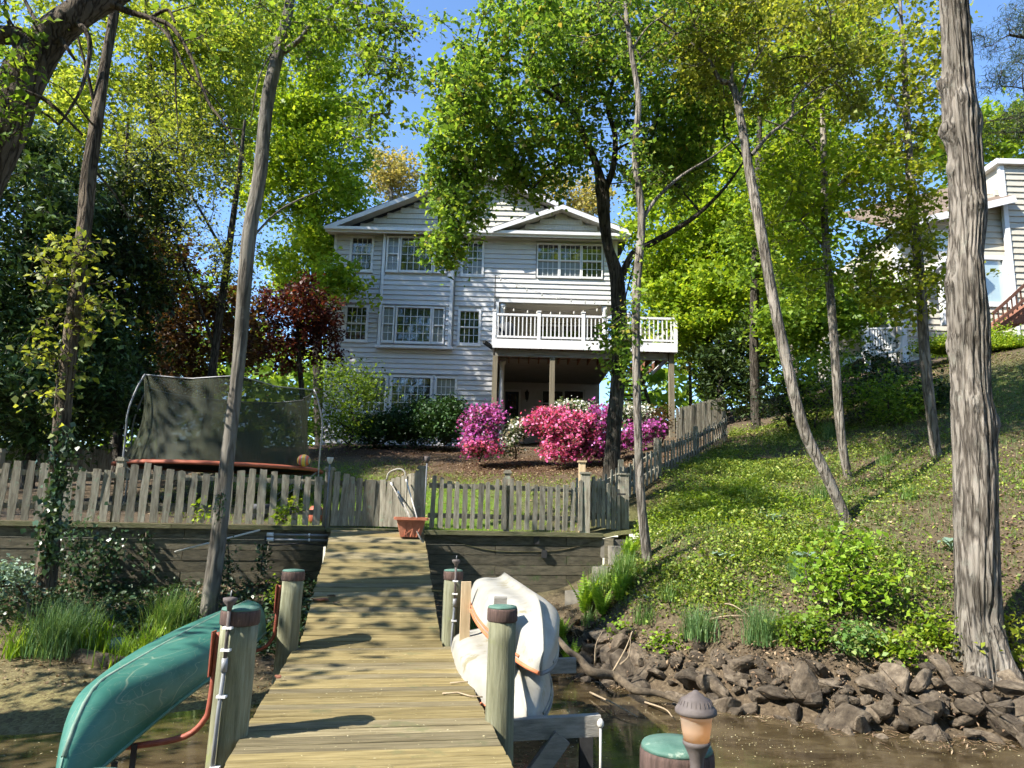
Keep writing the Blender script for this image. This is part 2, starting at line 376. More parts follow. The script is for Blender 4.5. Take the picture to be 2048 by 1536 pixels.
class MB:
    """Collects boxes, tubes, lathes and plates (world coordinates) for ONE mesh."""
    def __init__(self):
        self.v, self.f, self.sm = [], [], []

    def add(self, verts, faces, smooth=False):
        o = len(self.v)
        self.v += [tuple(p) for p in verts]
        self.f += [tuple(i + o for i in f) for f in faces]
        self.sm += [smooth] * len(faces)
        return self

    def box(self, lo, hi):
        x0, y0, z0 = lo
        x1, y1, z1 = hi
        v = [(x0, y0, z0), (x1, y0, z0), (x1, y1, z0), (x0, y1, z0), (x0, y0, z1), (x1, y0, z1), (x1, y1, z1), (x0, y1, z1)]
        return self.add(v, [(0, 3, 2, 1), (4, 5, 6, 7), (0, 1, 5, 4), (1, 2, 6, 5), (2, 3, 7, 6), (3, 0, 4, 7)])

    def beam(self, a, b, w, h, up=(0, 0, 1)):
        """Rectangular bar from a to b, w wide and h deep (h along up)."""
        a, b = Vector(a), Vector(b)
        d = (b - a).normalized()
        s = d.cross(Vector(up))
        s = s.normalized() if s.length > 1e-6 else Vector((1, 0, 0))
        u = s.cross(d)
        s, u = s * w / 2, u * h / 2
        v = [a - s - u, a + s - u, a + s + u, a - s + u, b - s - u, b + s - u, b + s + u, b - s + u]
        return self.add(v, [(3, 2, 1, 0), (4, 5, 6, 7), (0, 1, 5, 4), (1, 2, 6, 5), (2, 3, 7, 6), (3, 0, 4, 7)])

    def prism(self, poly, offset):
        """Extrude a planar polygon (list of points) by offset."""
        n = len(poly)
        poly = [Vector(p) for p in poly]
        o = Vector(offset)
        v = poly + [p + o for p in poly]
        f = [tuple(reversed(range(n))), tuple(range(n, 2 * n))] + [(i, (i + 1) % n, (i + 1) % n + n, i + n) for i in range(n)]
        return self.add(v, f)

    def tube(self, pts, rad, n=8, cap=True, smooth=True, wob=0.0, seed=0):
        V, F = tube_arrays([tuple(p) for p in pts], rad, n, wob, seed)
        o = len(self.v)
        self.v += [tuple(p) for p in V]
        self.f += [tuple(i + o for i in f) for f in F]
        self.sm += [smooth] * len(F)
        if cap:
            m = len(pts)
            self.f += [tuple(o + i for i in reversed(range(n))), tuple(o + (m - 1) * n + i for i in range(n))]
            self.sm += [False, False]
        return self

    def lathe(self, base, prof, n=16, smooth=True):
        """Profile [(radius, height)] turned about the vertical through base."""
        b = Vector(base)
        o = len(self.v)
        for r, h in prof:
            for i in range(n):
                a = 2 * math.pi * i / n
                self.v.append((b.x + r * math.cos(a), b.y + r * math.sin(a), b.z + h))
        for k in range(len(prof) - 1):
            for i in range(n):
                j = (i + 1) % n
                self.f.append((o + k * n + i, o + k * n + j, o + (k + 1) * n + j, o + (k + 1) * n + i))
                self.sm.append(smooth)
        self.f += [tuple(o + i for i in reversed(range(n))), tuple(o + (len(prof) - 1) * n + i for i in range(n))]
        self.sm += [False, False]
        return self

    def mesh(self, name, origin=(0, 0, 0)):
        me = bpy.data.meshes.new(name)
        ox, oy, oz = origin
        me.from_pydata([(x - ox, y - oy, z - oz) for x, y, z in self.v], [], self.f)
        me.polygons.foreach_set('use_smooth', self.sm)
        me.update()
        return me

    def build(self, name, mat, parent=None, at=None):
        """ONE object; at = its origin in the world (default: its parent's origin)."""
        if at is None:
            at = WL[parent.name] if parent is not None else Vector((0, 0, 0))
        return put(name, self.mesh(name, at), mat, parent, at)


def tube_arrays(pts, rad, n=8, wob=0.0, seed=0):
    pts = np.asarray(pts, float)
    m = len(pts)
    rad = np.full(m, rad) if np.isscalar(rad) else np.asarray(rad, float)
    d = np.gradient(pts, axis=0)
    d /= np.linalg.norm(d, axis=1)[:, None] + 1e-9
    ref = np.array([1.0, 0, 0]) if abs(d[0][0]) < 0.9 else np.array([0, 1.0, 0])
    V = np.zeros((m, n, 3))
    ang = np.arange(n) * 2 * math.pi / n
    r = np.random.default_rng(seed)
    ph = r.uniform(0, 6.28, 4)
    s = ref - d[0] * ref.dot(d[0])
    for i in range(m):
        s = s - d[i] * s.dot(d[i])
        s /= np.linalg.norm(s) + 1e-9
        u = np.cross(d[i], s)
        rr = rad[i] * (1 + wob * (np.sin(2 * ang + ph[0] + i * 0.25) + 0.7 * np.sin(3 * ang + ph[1] - i * 0.4) + 0.5 * np.sin(5 * ang + ph[2] + i * .13)))
        V[i] = pts[i] + (np.cos(ang) * rr)[:, None] * s + (np.sin(ang) * rr)[:, None] * u
    idx = np.arange(m * n).reshape(m, n)
    a, b = idx[:-1], idx[1:]
    F = np.stack([a, np.roll(a, -1, 1), np.roll(b, -1, 1), b], -1).reshape(-1, 4)
    return V.reshape(-1, 3), F


def smooth_path(pts, k=6):
    """Catmull-Rom through rows of any width."""
    p = np.asarray(pts, float)
    if len(p) < 3:
        t = np.linspace(0, 1, k + 1)[:, None]
        return p[0] * (1 - t) + p[-1] * t
    q = np.vstack([2 * p[0] - p[1], p, 2 * p[-1] - p[-2]])
    out = []
    for i in range(1, len(q) - 2):
        for t in np.arange(k) / k:
            out.append(0.5 * ((2 * q[i]) + (-q[i - 1] + q[i + 1]) * t + (2 * q[i - 1] - 5 * q[i] + 4 * q[i + 1] - q[i + 2]) * t * t
                              + (-q[i - 1] + 3 * q[i] - 3 * q[i + 1] + q[i + 2]) * t ** 3))
    out.append(p[-1])
    return np.array(out)


def put(name, me, mat, parent=None, at=(0, 0, 0), rot=None, scale=None):
    o = bpy.data.objects.new(name, me)
    COL.objects.link(o)
    if mat is not None and not me.materials:
        me.materials.append(mat)
    at = Vector(at)
    if parent is not None:
        o.parent = parent
        o.location = at - WL[parent.name]
    else:
        o.location = at
    if rot is not None:
        o.rotation_euler = rot
    if scale is not None:
        o.scale = scale
    WL[o.name] = at
    return o


def thing(name, label, cat, at, group=None, kind=None):
    o = bpy.data.objects.new(name, None)
    COL.objects.link(o)
    o.location = Vector(at)
    o.empty_display_size = 0.2
    WL[o.name] = Vector(at)
    return tag(o, label, cat, group, kind)


def tag(o, label=None, cat=None, group=None, kind=None):
    if label:
        o['label'] = label
    if cat:
        o['category'] = cat
    if group:
        o['group'] = group
    if kind:
        o['kind'] = kind
    return o


# ------------------------------------------------------------------ foliage helpers
def leaf_mesh(name, C, size, rs, aspect=0.7, up=0.6, fold=0.18, droop=0.0, dirs=None):
    """Leaves: one folded four-cornered blade per centre."""
    C = np.asarray(C, float)
    n = len(C)
    size = size * (0.45 + 1.0 * rs.random(n) ** 1.3)
    nr = rs.normal(size=(n, 3))
    nr[:, 2] = np.abs(nr[:, 2]) + up
    nr /= np.linalg.norm(nr, axis=1)[:, None]
    t = rs.normal(size=(n, 3)) if dirs is None else dirs + 0.35 * rs.normal(size=(n, 3))
    t[:, 2] -= droop
    t -= nr * np.sum(t * nr, 1)[:, None]
    t /= np.linalg.norm(t, axis=1)[:, None] + 1e-9
    b = np.cross(nr, t)
    L, Wd = (size * 0.5)[:, None], (size * 0.5 * aspect)[:, None]
    lift = nr * (size * fold)[:, None]
    V = np.empty((n, 4, 3))
    V[:, 0] = C - t * L
    V[:, 1] = C + b * Wd + lift - t * L * 0.15
    V[:, 2] = C + t * L
    V[:, 3] = C - b * Wd + lift - t * L * 0.15
    return mesh_np(name, V.reshape(-1, 3), np.arange(n * 4).reshape(n, 4))


def spread_clusters(blobs, rs):
    """blobs: (px, py, D, rx_px, ry_px, rdepth_m, count) -> cluster centres, biased to the outside of each blob."""
    out = []
    for (px, py, D, rx, ry, rz, k) in blobs:
        c = np.array(P(px, py, D))
        s = SC(px, py, D)
        d = rs.normal(size=(k, 3))
        d /= np.linalg.norm(d, axis=1)[:, None]
        rr = rs.uniform(0.12, 1, k) ** 0.5
        out.append(c + d * rr[:, None] * np.array([rx * s, rz, ry * s]))
    return np.vstack(out)


def grow(skel, centres, rs, sag=0.12, rmin=0.004, rk=0.0045, n=4):
    """Join each cluster centre to the nearest limb or twig already there; returns tube arrays."""
    nodes = [tuple(p) for p in skel]
    par = [-1] * len(nodes)
    S = np.array(nodes)
    d0 = np.min(np.linalg.norm(centres[:, None] - S[None, ::max(1, len(S) // 60)], axis=2), axis=1)
    order = np.argsort(d0)
    A = np.empty((len(S) + 4 * len(centres) + 8, 3))
    A[:len(S)] = S
    cnt = len(S)
    paths = []
    parent_path = []
    owner = {}
    for ci in order:
        c = centres[ci]
        dd = A[:cnt] - c
        dist = np.sqrt((dd ** 2).sum(1)) + 0.5 * np.maximum(dd[:, 2], 0)
        j = int(np.argmin(dist))
        a = A[j].copy()
        mid = (a + c) / 2 + rs.normal(size=3) * 0.08 * np.linalg.norm(c - a)
        mid[2] += sag * np.linalg.norm(c - a)
        t = np.linspace(0, 1, 5)[:, None]
        pts = (1 - t) ** 2 * a + 2 * t * (1 - t) * mid + t * t * c
        pid = len(paths)
        paths.append(pts)
        parent_path.append(owner.get(j, -1))
        for q in pts[1:]:
            A[cnt] = q
            owner[cnt] = pid
            cnt += 1
    load = np.ones(len(paths))
    for i in reversed(range(len(paths))):
        if parent_path[i] >= 0:
            load[parent_path[i]] += load[i]
    VV, FF, off = [], [], 0
    for i, pts in enumerate(paths):
        r0 = rmin + rk * math.sqrt(load[i])
        V, F = tube_arrays(pts, np.linspace(r0, max(rmin, r0 * 0.6), 5), n)
        VV.append(V)
        FF.append(F + off)
        off += len(V)
    return np.vstack(VV), np.vstack(FF), paths


def tree(name, label, trunk, limbs=(), blobs=(), leaf=0.1, per=60, cr=0.35, mat='mid', bark='grey', seed=1, group=None,
         cat='tree', aspect=0.7, up=0.5, sag=0.1, rk=0.0045, wob=0.04, sides=12, droop=0.2, burls=(), from_top=0.5, flare=0.0, ws=1.0, twigs=4, tl=1.0, ridge=0.0):
    """trunk/limbs: (px, py, D, width_px) rows. Thing > trunk (with limbs and twigs), crown."""
    rs = np.random.default_rng(seed)

    def path(rows, k=6):
        q = smooth_path([(*P(a, b, D), 0.5 * ws * w * SC(a, b, D)) for a, b, D, w in rows], k)
        return q[:, :3], np.maximum(q[:, 3], 0.004)
    tp, tr = path(trunk, 8)
    base = Vector(tp[0])
    root = thing(name, label, cat, base, group)
    Vs, Fs, off = [], [], 0

    def add(V, F):
        nonlocal off
        Vs.append(V)
        Fs.append(F + off)
        off += len(V)
    if flare:
        h = tp[:, 2] - tp[0, 2]
        tr = tr * (1 + flare * np.exp(-h / 0.25))
    down = tp[0] + np.array([(tp[0] - tp[1])[0] * 0.3, 0, -0.5])
    V, F = tube_arrays(np.vstack([down, tp]), np.concatenate([[tr[0] * 1.12], tr]), sides, wob, seed)
    if ridge or flare:
        ax = np.array([np.interp(V[:, 2], tp[:, 2], tp[:, 0]), np.interp(V[:, 2], tp[:, 2], tp[:, 1]), V[:, 2]]).T
        rad = V - ax
        rad /= np.linalg.norm(rad, axis=1)[:, None] + 1e-9
        th = np.arctan2(rad[:, 1], rad[:, 0])
        hh = V[:, 2] - tp[0, 2]
        if ridge:
            f = np.sin(21 * th + 1.6 * np.sin(hh * 2.3) + 2.5 * np.sin(hh * .9 + 3 * th)) + .7 * np.sin(33 * th - 2.2 * np.sin(hh * 3.1 + 2 * th)) + .5 * np.sin(hh * 17 + 9 * th)
            V = V + rad * (ridge * np.clip(f, -1.2, 1.0))[:, None]
        if flare:
            V = V + rad * (tr[0] * .42 * np.exp(-np.maximum(hh, 0) / .2) * (.45 + .55 * np.sin(5 * th + .8)))[:, None]
    for (bx, by, bD, br, bout) in burls:
        c = np.array(P(bx, by, bD))
        dd = V - c
        w = np.exp(-(dd ** 2).sum(1) / (2 * br * br))
        axis = V - np.array([np.interp(V[:, 2], tp[:, 2], tp[:, 0]), np.interp(V[:, 2], tp[:, 2], tp[:, 1]), V[:, 2]]).T
        axis /= np.linalg.norm(axis, axis=1)[:, None] + 1e-9
        V = V + axis * (w * bout)[:, None]
    add(V, F)
    skel = [tp[int(len(tp) * from_top):]]
    for l in limbs:
        lp, lr = path(l, 6)
        V, F = tube_arrays(lp, lr, max(5, sides // 2), wob, seed + 3)
        add(V, F)
        skel.append(lp[len(lp) // 4:])
    if blobs:
        cc = spread_clusters(blobs, rs)
        V, F, paths = grow(np.vstack(skel), cc, rs, sag=sag, rk=rk)
        add(V, F)
    if blobs:
        # every cluster is a spray of fine side twigs; leaves sit along the twigs
        nt_ = max(1, twigs)
        st = np.repeat(cc, nt_, 0)
        dv = rs.normal(size=st.shape) * np.array([1, 1, .6])
        dv /= np.linalg.norm(dv, axis=1)[:, None]
        ln = tl * cr * rs.uniform(.7, 2.0, len(st))
        en = st + dv * ln[:, None]
        en[:, 2] -= droop * ln * .45
        if twigs and trunk[0][2] < 20:
            TV, TF, k0 = [], [], 0
            for a_, b_ in zip(st, en):
                m_ = (a_ + b_) / 2 + np.array([0, 0, .06])
                V, F = tube_arrays([a_, m_, b_], np.array([.0045, .0035, .002]), 3)
                TV.append(V)
                TF.append(F + k0)
                k0 += len(V)
            add(np.vstack(TV), np.vstack(TF))
        pl_ = max(1, round(per / nt_))
        f = rs.uniform(.1, 1.05, (len(st), pl_))[:, :, None]
        C = (st[:, None] * (1 - f) + en[:, None] * f + np.array([0, 0, .06]) * (4 * f * (1 - f)) * .5).reshape(-1, 3)
        C = C + rs.normal(size=C.shape) * (leaf * .55 + .12 * cr)
        me = leaf_mesh('crown', C - np.array(base), leaf, rs, aspect, up, droop=droop)
        put('crown', me, LF[mat], root, base)
    me = mesh_np('trunk', np.vstack(Vs) - np.array(base), np.vstack(Fs), smooth=True)
    put('trunk', me, BARK[bark], root, base)
    return root


def shrub(name, label, base, blobs, leaf=0.06, per=50, cr=0.2, mat='mid', bark='brown', seed=1, group=None, cat='shrub', aspect=0.7, up=0.5, extra=None):
    """Bush: stems fan out from its base to the clusters. Thing > stem, foliage."""
    rs = np.random.default_rng(seed)
    base = Vector(base)
    root = thing(name, label, cat, base, group)
    cc = spread_clusters(blobs, rs)
    cc[:, 2] = np.maximum(cc[:, 2], base.z + 0.1)
    low = np.array([[base.x + rs.normal() * 0.1, base.y + rs.normal() * 0.1, base.z + h] for h in (-0.1, 0.0, 0.1, 0.2)])
    V, F, _ = grow(low, cc, rs, sag=0.15)
    put('stem', mesh_np('stem', V - np.array(base), F, True), BARK[bark], root, base)
    C = np.repeat(cc, per, 0)
    C = C + rs.normal(size=C.shape) * cr * np.array([1, 1, 0.75])
    C[:, 2] = np.maximum(C[:, 2], base.z + 0.02)
    put('foliage', leaf_mesh('foliage', C - np.array(base), leaf, rs, aspect, up), LF[mat], root, base)
    if extra:
        m2, frac, sz = extra
        k = rs.choice(len(C), int(len(C) * frac), replace=False)
        mid = cc.mean(0) - np.array([0, 0, .25])
        o_ = C[k] - mid
        o_ /= np.linalg.norm(o_, axis=1)[:, None] + 1e-9
        put('blossom', leaf_mesh('blossom', C[k] + o_ * .07 + rs.normal(size=(len(k), 3)) * 0.03 - np.array(base), sz, rs, 0.95, 0.2), LF[m2], root, base)
    return root


def blades(base, n, h, r, rs, width=0.012, lean=0.5, seg=4):
    """Grass: arching strips from a clump's base -> arrays."""
    V = np.empty((n, (seg + 1) * 2, 3))
    a = rs.uniform(0, 6.283, n)
    ln = h * rs.uniform(0.55, 1.1, n)
    out = lean * rs.uniform(0.2, 1.2, n)
    bx = base[0] + rs.normal(size=n) * r
    by = base[1] + rs.normal(size=n) * r
    for k in range(seg + 1):
        t = k / seg
        d = ln * out * t ** 1.8
        z = ln * (t - 0.35 * out * t ** 2.5)
        w = width * (1 - t * 0.92) * 0.5
        cx, cy = bx + np.cos(a) * d, by + np.sin(a) * d
        for s, sg in ((0, -1), (1, 1)):
            V[:, 2 * k + s, 0] = cx - np.sin(a) * w * sg
            V[:, 2 * k + s, 1] = cy + np.cos(a) * w * sg
            V[:, 2 * k + s, 2] = base[2] - 0.02 + z
    F = []
    m = (seg + 1) * 2
    f0 = np.array([[2 * k, 2 * k + 1, 2 * k + 3, 2 * k + 2] for k in range(seg)])
    F = (f0[None] + (np.arange(n) * m)[:, None, None]).reshape(-1, 4)
    return V.reshape(-1, 3), F


def tuft(name, label, base, h, r, n, mat, seed, group=None, lean=0.5, width=0.012, cat='grass'):
    rs = np.random.default_rng(seed)
    V, F = blades(base, n, h, r, rs, width, lean)
    o = put(name, mesh_np(name, V - np.array(base), F, True), LF[mat], None, base)
    return tag(o, label, cat, group)


def fern(name, label, base, h, nf, seed, group=None):
    rs = np.random.default_rng(seed)
    base = Vector(base)
    root = thing(name, label, 'fern', base, group)
    for q in range(nf):
        a = rs.uniform(0, 6.28)
        L = h * rs.uniform(0.75, 1.15)
        out = rs.uniform(0.15, 0.55)
        mb = MB()
        pts = []
        for k in range(15):
            t = k / 14
            pts.append(Vector((math.cos(a) * L * out * t ** 1.6, math.sin(a) * L * out * t ** 1.6, L * (t - 0.25 * out * t * t))))
        mb.tube([base + p for p in pts[::2]], [0.005 - 0.0005 * i for i in range(8)], 3)
        side = Vector((-math.sin(a), math.cos(a), 0))
        for k in range(2, 15):
            t = k / 14
            ll = 0.17 * L * math.sin(math.pi * min(1, t * 0.9 + 0.12)) + 0.01
            for s in (-1, 1):
                p = base + pts[k]
                d = (side * s + Vector((math.cos(a), math.sin(a), 0.5)) * 0.35).normalized()
                w = (pts[k] - pts[k - 1]) * 0.42
                mb.add([p - w, p + d * ll * 0.5 - w * 0.9, p + d * ll, p + d * ll * 0.5 + w, p + w], [(0, 1, 2, 3, 4)])
        mb.build('frond', LF['fern'], root)
    return root


# ------------------------------------------------------------------ terrain
class TPS:
    def __init__(self, pts):
        p = np.asarray(pts, float)
        self.x = p[:, :2]
        n = len(p)
        K = self.k(self.x[:, None] - self.x[None])
        A = np.zeros((n + 3, n + 3))
        A[:n, :n] = K + np.eye(n) * 0.02
        A[:n, n] = 1
        A[:n, n + 1:] = self.x
        A[n:, :n] = A[:n, n:].T
        self.w = np.linalg.solve(A, np.concatenate([p[:, 2], np.zeros(3)]))

    @staticmethod
    def k(d):
        r2 = (d ** 2).sum(-1)
        return np.where(r2 > 1e-12, 0.5 * r2 * np.log(r2 + 1e-12), 0.0)

    def __call__(self, x, y):
        x, y = np.broadcast_arrays(np.asarray(x, float), np.asarray(y, float))
        q = np.stack([x.ravel(), y.ravel()], -1)
        out = np.empty(len(q))
        for i in range(0, len(q), 4000):
            qq = q[i:i + 4000]
            out[i:i + 4000] = self.k(qq[:, None] - self.x[None]) @ self.w[:-3] + self.w[-3] + qq @ self.w[-2:]
        return out.reshape(x.shape)


RIGHT = [(2.07, 11, 1.47), (5.36, 11.5, 2.1), (6.86, 14.5, 2.95), (8.68, 14.5, 3.45), (5.4, 8.6, .55), (9.5, 20, 4.8), (15.8, 28, 8.4), (12, 20, 6.0),
         (10, 12, 3.1), (14, 14, 4.6), (24, 28, 9.6), (8, 9, 1.7), (20, 12, 5.5), (3.6, 10, 1.35), (1.5, 10.9, 0.95), (26, 14, 6.5),
         (2.4, 9.4, .55), (3.7, 8.5, .55), (.95, 10.75, .5), (7.0, 8.4, .65), (12, 7.7, .9), (28, 8, 1.5)]
UPPER = [(-40, 6, 1.9), (-14, 9, 1.75), (-7.1, 10.4, 1.76), (-2.9, 11.6, 1.76), (-1.4, 11.7, 1.76), (1.5, 12.4, 1.78), (2.1, 12.7, 1.85), (-1, 13, 1.85), (-1, 16, 2.45), (-6, 15.6, 2.1),
         (-9, 16, 2.05), (-6, 20, 3.0), (-7, 27, 4.35), (-3, 27, 4.4), (1, 27, 4.45), (5, 26, 4.75), (-.3, 21, 3.45), (2.5, 20, 3.4), (6.05, 20, 4.2), (3.3, 15.5, 2.95),
         (-14, 20, 2.7), (-22, 30, 3.6), (-40, 30, 3.8), (10, 42, 7), (-5, 42, 5), (0, 70, 6), (-25, 60, 5), (34, 42, 10), (40, 70, 10), (-40, 70, 5)]
LOWER = [(-7.1, 9.9, 1.0), (-2.9, 11.1, .9), (-14, 8, 1.0), (-1.4, 11.2, .8), (1.2, 11.8, .95), (-6.6, 8.9, .32), (-4.6, 9.3, .27), (-3, 9.8, .3), (-1.6, 10.1, .3), (-.5, 10.4, .35),
         (-4.58, 6.95, .0), (-3.47, 7.75, .0), (-8, 6.2, .02), (-1.5, 8, -.08), (-4.5, 8, .12), (-7, 7.6, .12), (0, 9.6, -.04), (.9, 10.2, .02), (0, 4, -.5), (-5, 4, -.4), (5, 5, -.5),
         (2.3, 8.75, -.06), (3.7, 7.9, -.06), (5.2, 7.5, -.06), (7.5, 7.2, -.06), (0, -6, -.8), (-12, 0, -.6), (14, 2, -.6), (12, 6.6, -.1), (-16, 5, -.1), (-30, 4, .2), (28, 6, -.1)]
h_up, h_lo = TPS(UPPER + RIGHT[:16]), TPS(LOWER + RIGHT)
WALL = [(-60, 2.0), (-30, 5.0), (-14, 8.3), (-7.143, 10.2), (-2.88, 11.42), (-1.36, 11.52), (1.6, 12.2), (2.3, 12.4), (8, 12.4), (60, 12.4)]


def yb(x):
    return np.interp(x, [w[0] for w in WALL], [w[1] for w in WALL])


def ground(x, y):
    """Height of the ground; it steps up at the timber wall."""
    x, y = np.broadcast_arrays(np.asarray(x, float), np.asarray(y, float))
    cx, cy = np.clip(x, -40, 34), np.clip(y, -8, 70)
    u, l = h_up(cx, cy), h_lo(cx, np.minimum(cy, 22))
    w = np.clip((x - 1.9) / 1.6, 0, 1)
    w = w * w * (3 - 2 * w)
    m = np.where(cy > 12.4, u, l)
    band = np.clip((cy - 11.0) / 2.8, 0, 1)
    band = band * band * (3 - 2 * band)
    m = l * (1 - band) + u * band
    return np.where(y >= yb(x), u, l) * (1 - w) + m * w


def gz(x, y):
    return float(ground(x, y))


def bank_pt(px, py):
    """Where the line of sight through a surveyed pixel meets the ground."""
    Ds = np.linspace(6.5, 24, 500)
    v = ray(px, py)
    t = Ds / v[1]
    hit = np.nonzero(EYE + v[2] * t <= ground(v[0] * t, Ds))[0]
    D = Ds[hit[0]] if len(hit) else 12.0
    p = P(px, py, D)
    return Vector((p.x, p.y, gz(p.x, p.y)))


def terrain(name, xs, ys_fn, mat, lo):
    xs = np.asarray(xs, float)
    X, Y = [], []
    for x in xs:
        ys = ys_fn(x)
        X.append(np.full(len(ys), x))
        Y.append(ys)
    X, Y = np.array(X), np.array(Y)
    eps = -1e-4 if lo else 1e-4
    Z = ground(X, Y + np.where(np.isclose(Y, yb(X), atol=1e-6), eps, 0))
    Z = Z + 0.035 * np.sin(X * 3.1 + 1.3 * np.sin(Y * 2.3)) * np.sin(Y * 2.7 + X) * (0.3 if lo else 1)
    idx = np.arange(X.size).reshape(X.shape)
    a, b, c, d = idx[:-1, :-1], idx[1:, :-1], idx[1:, 1:], idx[:-1, 1:]
    F = np.stack([a, b, c, d], -1).reshape(-1, 4)
    me = mesh_np(name, np.stack([X, Y, Z], -1).reshape(-1, 3), F, True)
    me.materials.append(mat)
    o = put(name, me, None)
    return o, me, X.ravel(), Y.ravel()


def groundmat(name):
    """Ground colours by what covers it: attribute 'cover' = (grass, mulch, mud)."""
    m, nt, b, out = _nodes(name)
    L = nt.links.new
    tc = N(nt, 'ShaderNodeTexCoord')
    at = N(nt, 'ShaderNodeAttribute', _attribute_name='cover')
    sp = N(nt, 'ShaderNodeSeparateColor')
    L(at.outputs['Color'], sp.inputs[0])
    n1 = N(nt, 'ShaderNodeTexNoise', Scale=1.1, Detail=8.0, Roughness=0.7)
    n2 = N(nt, 'ShaderNodeTexNoise', Scale=22.0, Detail=6.0, Roughness=0.75)
    n3 = N(nt, 'ShaderNodeTexVoronoi', Scale=38.0)
    for n in (n1, n2, n3):
        L(tc.outputs['Object'], n.inputs['Vector'])
    soil = ramp(nt, [(0.3, (0.045, 0.033, 0.022)), (0.55, (0.105, 0.08, 0.053)), (0.75, (0.20, 0.155, 0.105))])
    L(n2.outputs['Fac'], soil.inputs[0])
    grass = ramp(nt, [(0.3, (0.05, 0.10, 0.015)), (0.7, (0.13, 0.20, 0.03))])
    L(n2.outputs['Fac'], grass.inputs[0])
    mulch = ramp(nt, [(0.3, (0.035, 0.02, 0.012)), (0.55, (0.085, 0.05, 0.032)), (0.75, (0.155, 0.10, 0.068))])
    L(n2.outputs['Fac'], mulch.inputs[0])
    mud = ramp(nt, [(0.0, (0.05, 0.038, 0.02)), (0.3, (0.125, 0.10, 0.048)), (0.6, (0.20, 0.175, 0.075)), (0.9, (0.28, 0.25, 0.13))])
    mm = N(nt, 'ShaderNodeMath', _operation='MULTIPLY_ADD')
    L(n3.outputs['Color'], mm.inputs[0])
    mm.inputs[1].default_value = 0.75
    sb = N(nt, 'ShaderNodeMath', _operation='MULTIPLY_ADD')
    sb.inputs[1].default_value, sb.inputs[2].default_value = 0.9, -0.32
    L(n1.outputs['Fac'], sb.inputs[0])
    L(sb.outputs[0], mm.inputs[2])
    L(mm.outputs[0], mud.inputs[0])
    col = soil.outputs[0]
    for k, src in ((0, grass), (1, mulch), (2, mud)):
        jit = N(nt, 'ShaderNodeMath', _operation='MULTIPLY_ADD')
        jit.inputs[1].default_value, jit.inputs[2].default_value = 0.7, -0.35
        L(n2.outputs['Fac'], jit.inputs[0])
        ad = N(nt, 'ShaderNodeMath', _operation='ADD', _use_clamp=True)
        L(jit.outputs[0], ad.inputs[0])
        L(sp.outputs[k], ad.inputs[1])
        mul = N(nt, 'ShaderNodeMath', _operation='MULTIPLY', _use_clamp=True)
        L(ad.outputs[0], mul.inputs[0])
        L(sp.outputs[k], mul.inputs[1])
        mx = N(nt, 'ShaderNodeMix', _data_type='RGBA')
        L(mul.outputs[0], mx.inputs[0])
        L(col, mx.inputs[6])
        L(src.outputs[0], mx.inputs[7])
        col = mx.outputs[2]
    L(col, b.inputs['Base Color'])
    b.inputs['Roughness'].default_value = 0.95
    b.inputs['Specular IOR Level'].default_value = 0.1
    bp = N(nt, 'ShaderNodeBump', Strength=0.8, Distance=0.03)
    L(n2.outputs['Fac'], bp.inputs['Height'])
    L(bp.outputs[0], b.inputs['Normal'])
    return m


def set_cover(me, X, Y):
    def blob(cx, cy, rx, ry, s=1.0):
        return s * np.clip(1.4 - np.hypot((X - cx) / rx, (Y - cy) / ry), 0, 1)
    grass = np.maximum.reduce([blob(-2.2, 15, 3.2, 3.2), blob(-5.5, 19, 3, 3, .7), blob(3.9, 13.2, 3.0, 3.4, .75), blob(14, 17, 5, 4, .7), blob(-1.5, 12.8, 2.5, 1.4)]) * (Y > 9)
    mulch = np.maximum.reduce([blob(1.0, 20.5, 4.4, 4.2), blob(-4, 25, 5, 3.2), blob(3.0, 14.5, 1.2, 3.0, .8)]) * (Y > 12.5)
    mud = np.clip(1 - np.abs(Y - 7.9) / 1.6, 0, 1) ** 0.5 * (X < -0.6) * (Y < 9.3)
    c = np.stack([grass, mulch, mud, np.ones_like(X)], -1).astype(np.float32)
    a = me.attributes.new('cover', 'FLOAT_COLOR', 'POINT')
    a.data.foreach_set('color', c.ravel())


GM = groundmat('ground_soil')
XS = np.concatenate([[-900, -400, -150, -80, -50], np.arange(-40, -14, 1.0), np.arange(-14, 14, 0.2), np.arange(14, 34.1, 1.0), [50, 80, 150, 400, 900]])
up_t = np.concatenate([np.arange(0, 18, 0.25), np.arange(18, 60, 2.0), [80, 120, 250, 500, 1200]])
o, me, X_, Y_ = terrain('yard_ground', XS, lambda x: float(yb(x)) + up_t, GM, False)
set_cover(me, X_, Y_)
tag(o, 'sloping back yard and bank of soil, mulch and grass', 'ground', kind='structure')
lo_t = np.concatenate([[-60, -25, -14], np.arange(-10, -6, 0.5), np.arange(-6, 0, 0.15), [0.0]])
o, me, X_, Y_ = terrain('shore_ground', XS, lambda x: float(yb(x)) + lo_t, GM, True)
set_cover(me, X_, Y_)
tag(o, 'muddy shore and bank below the timber wall', 'ground', kind='structure')

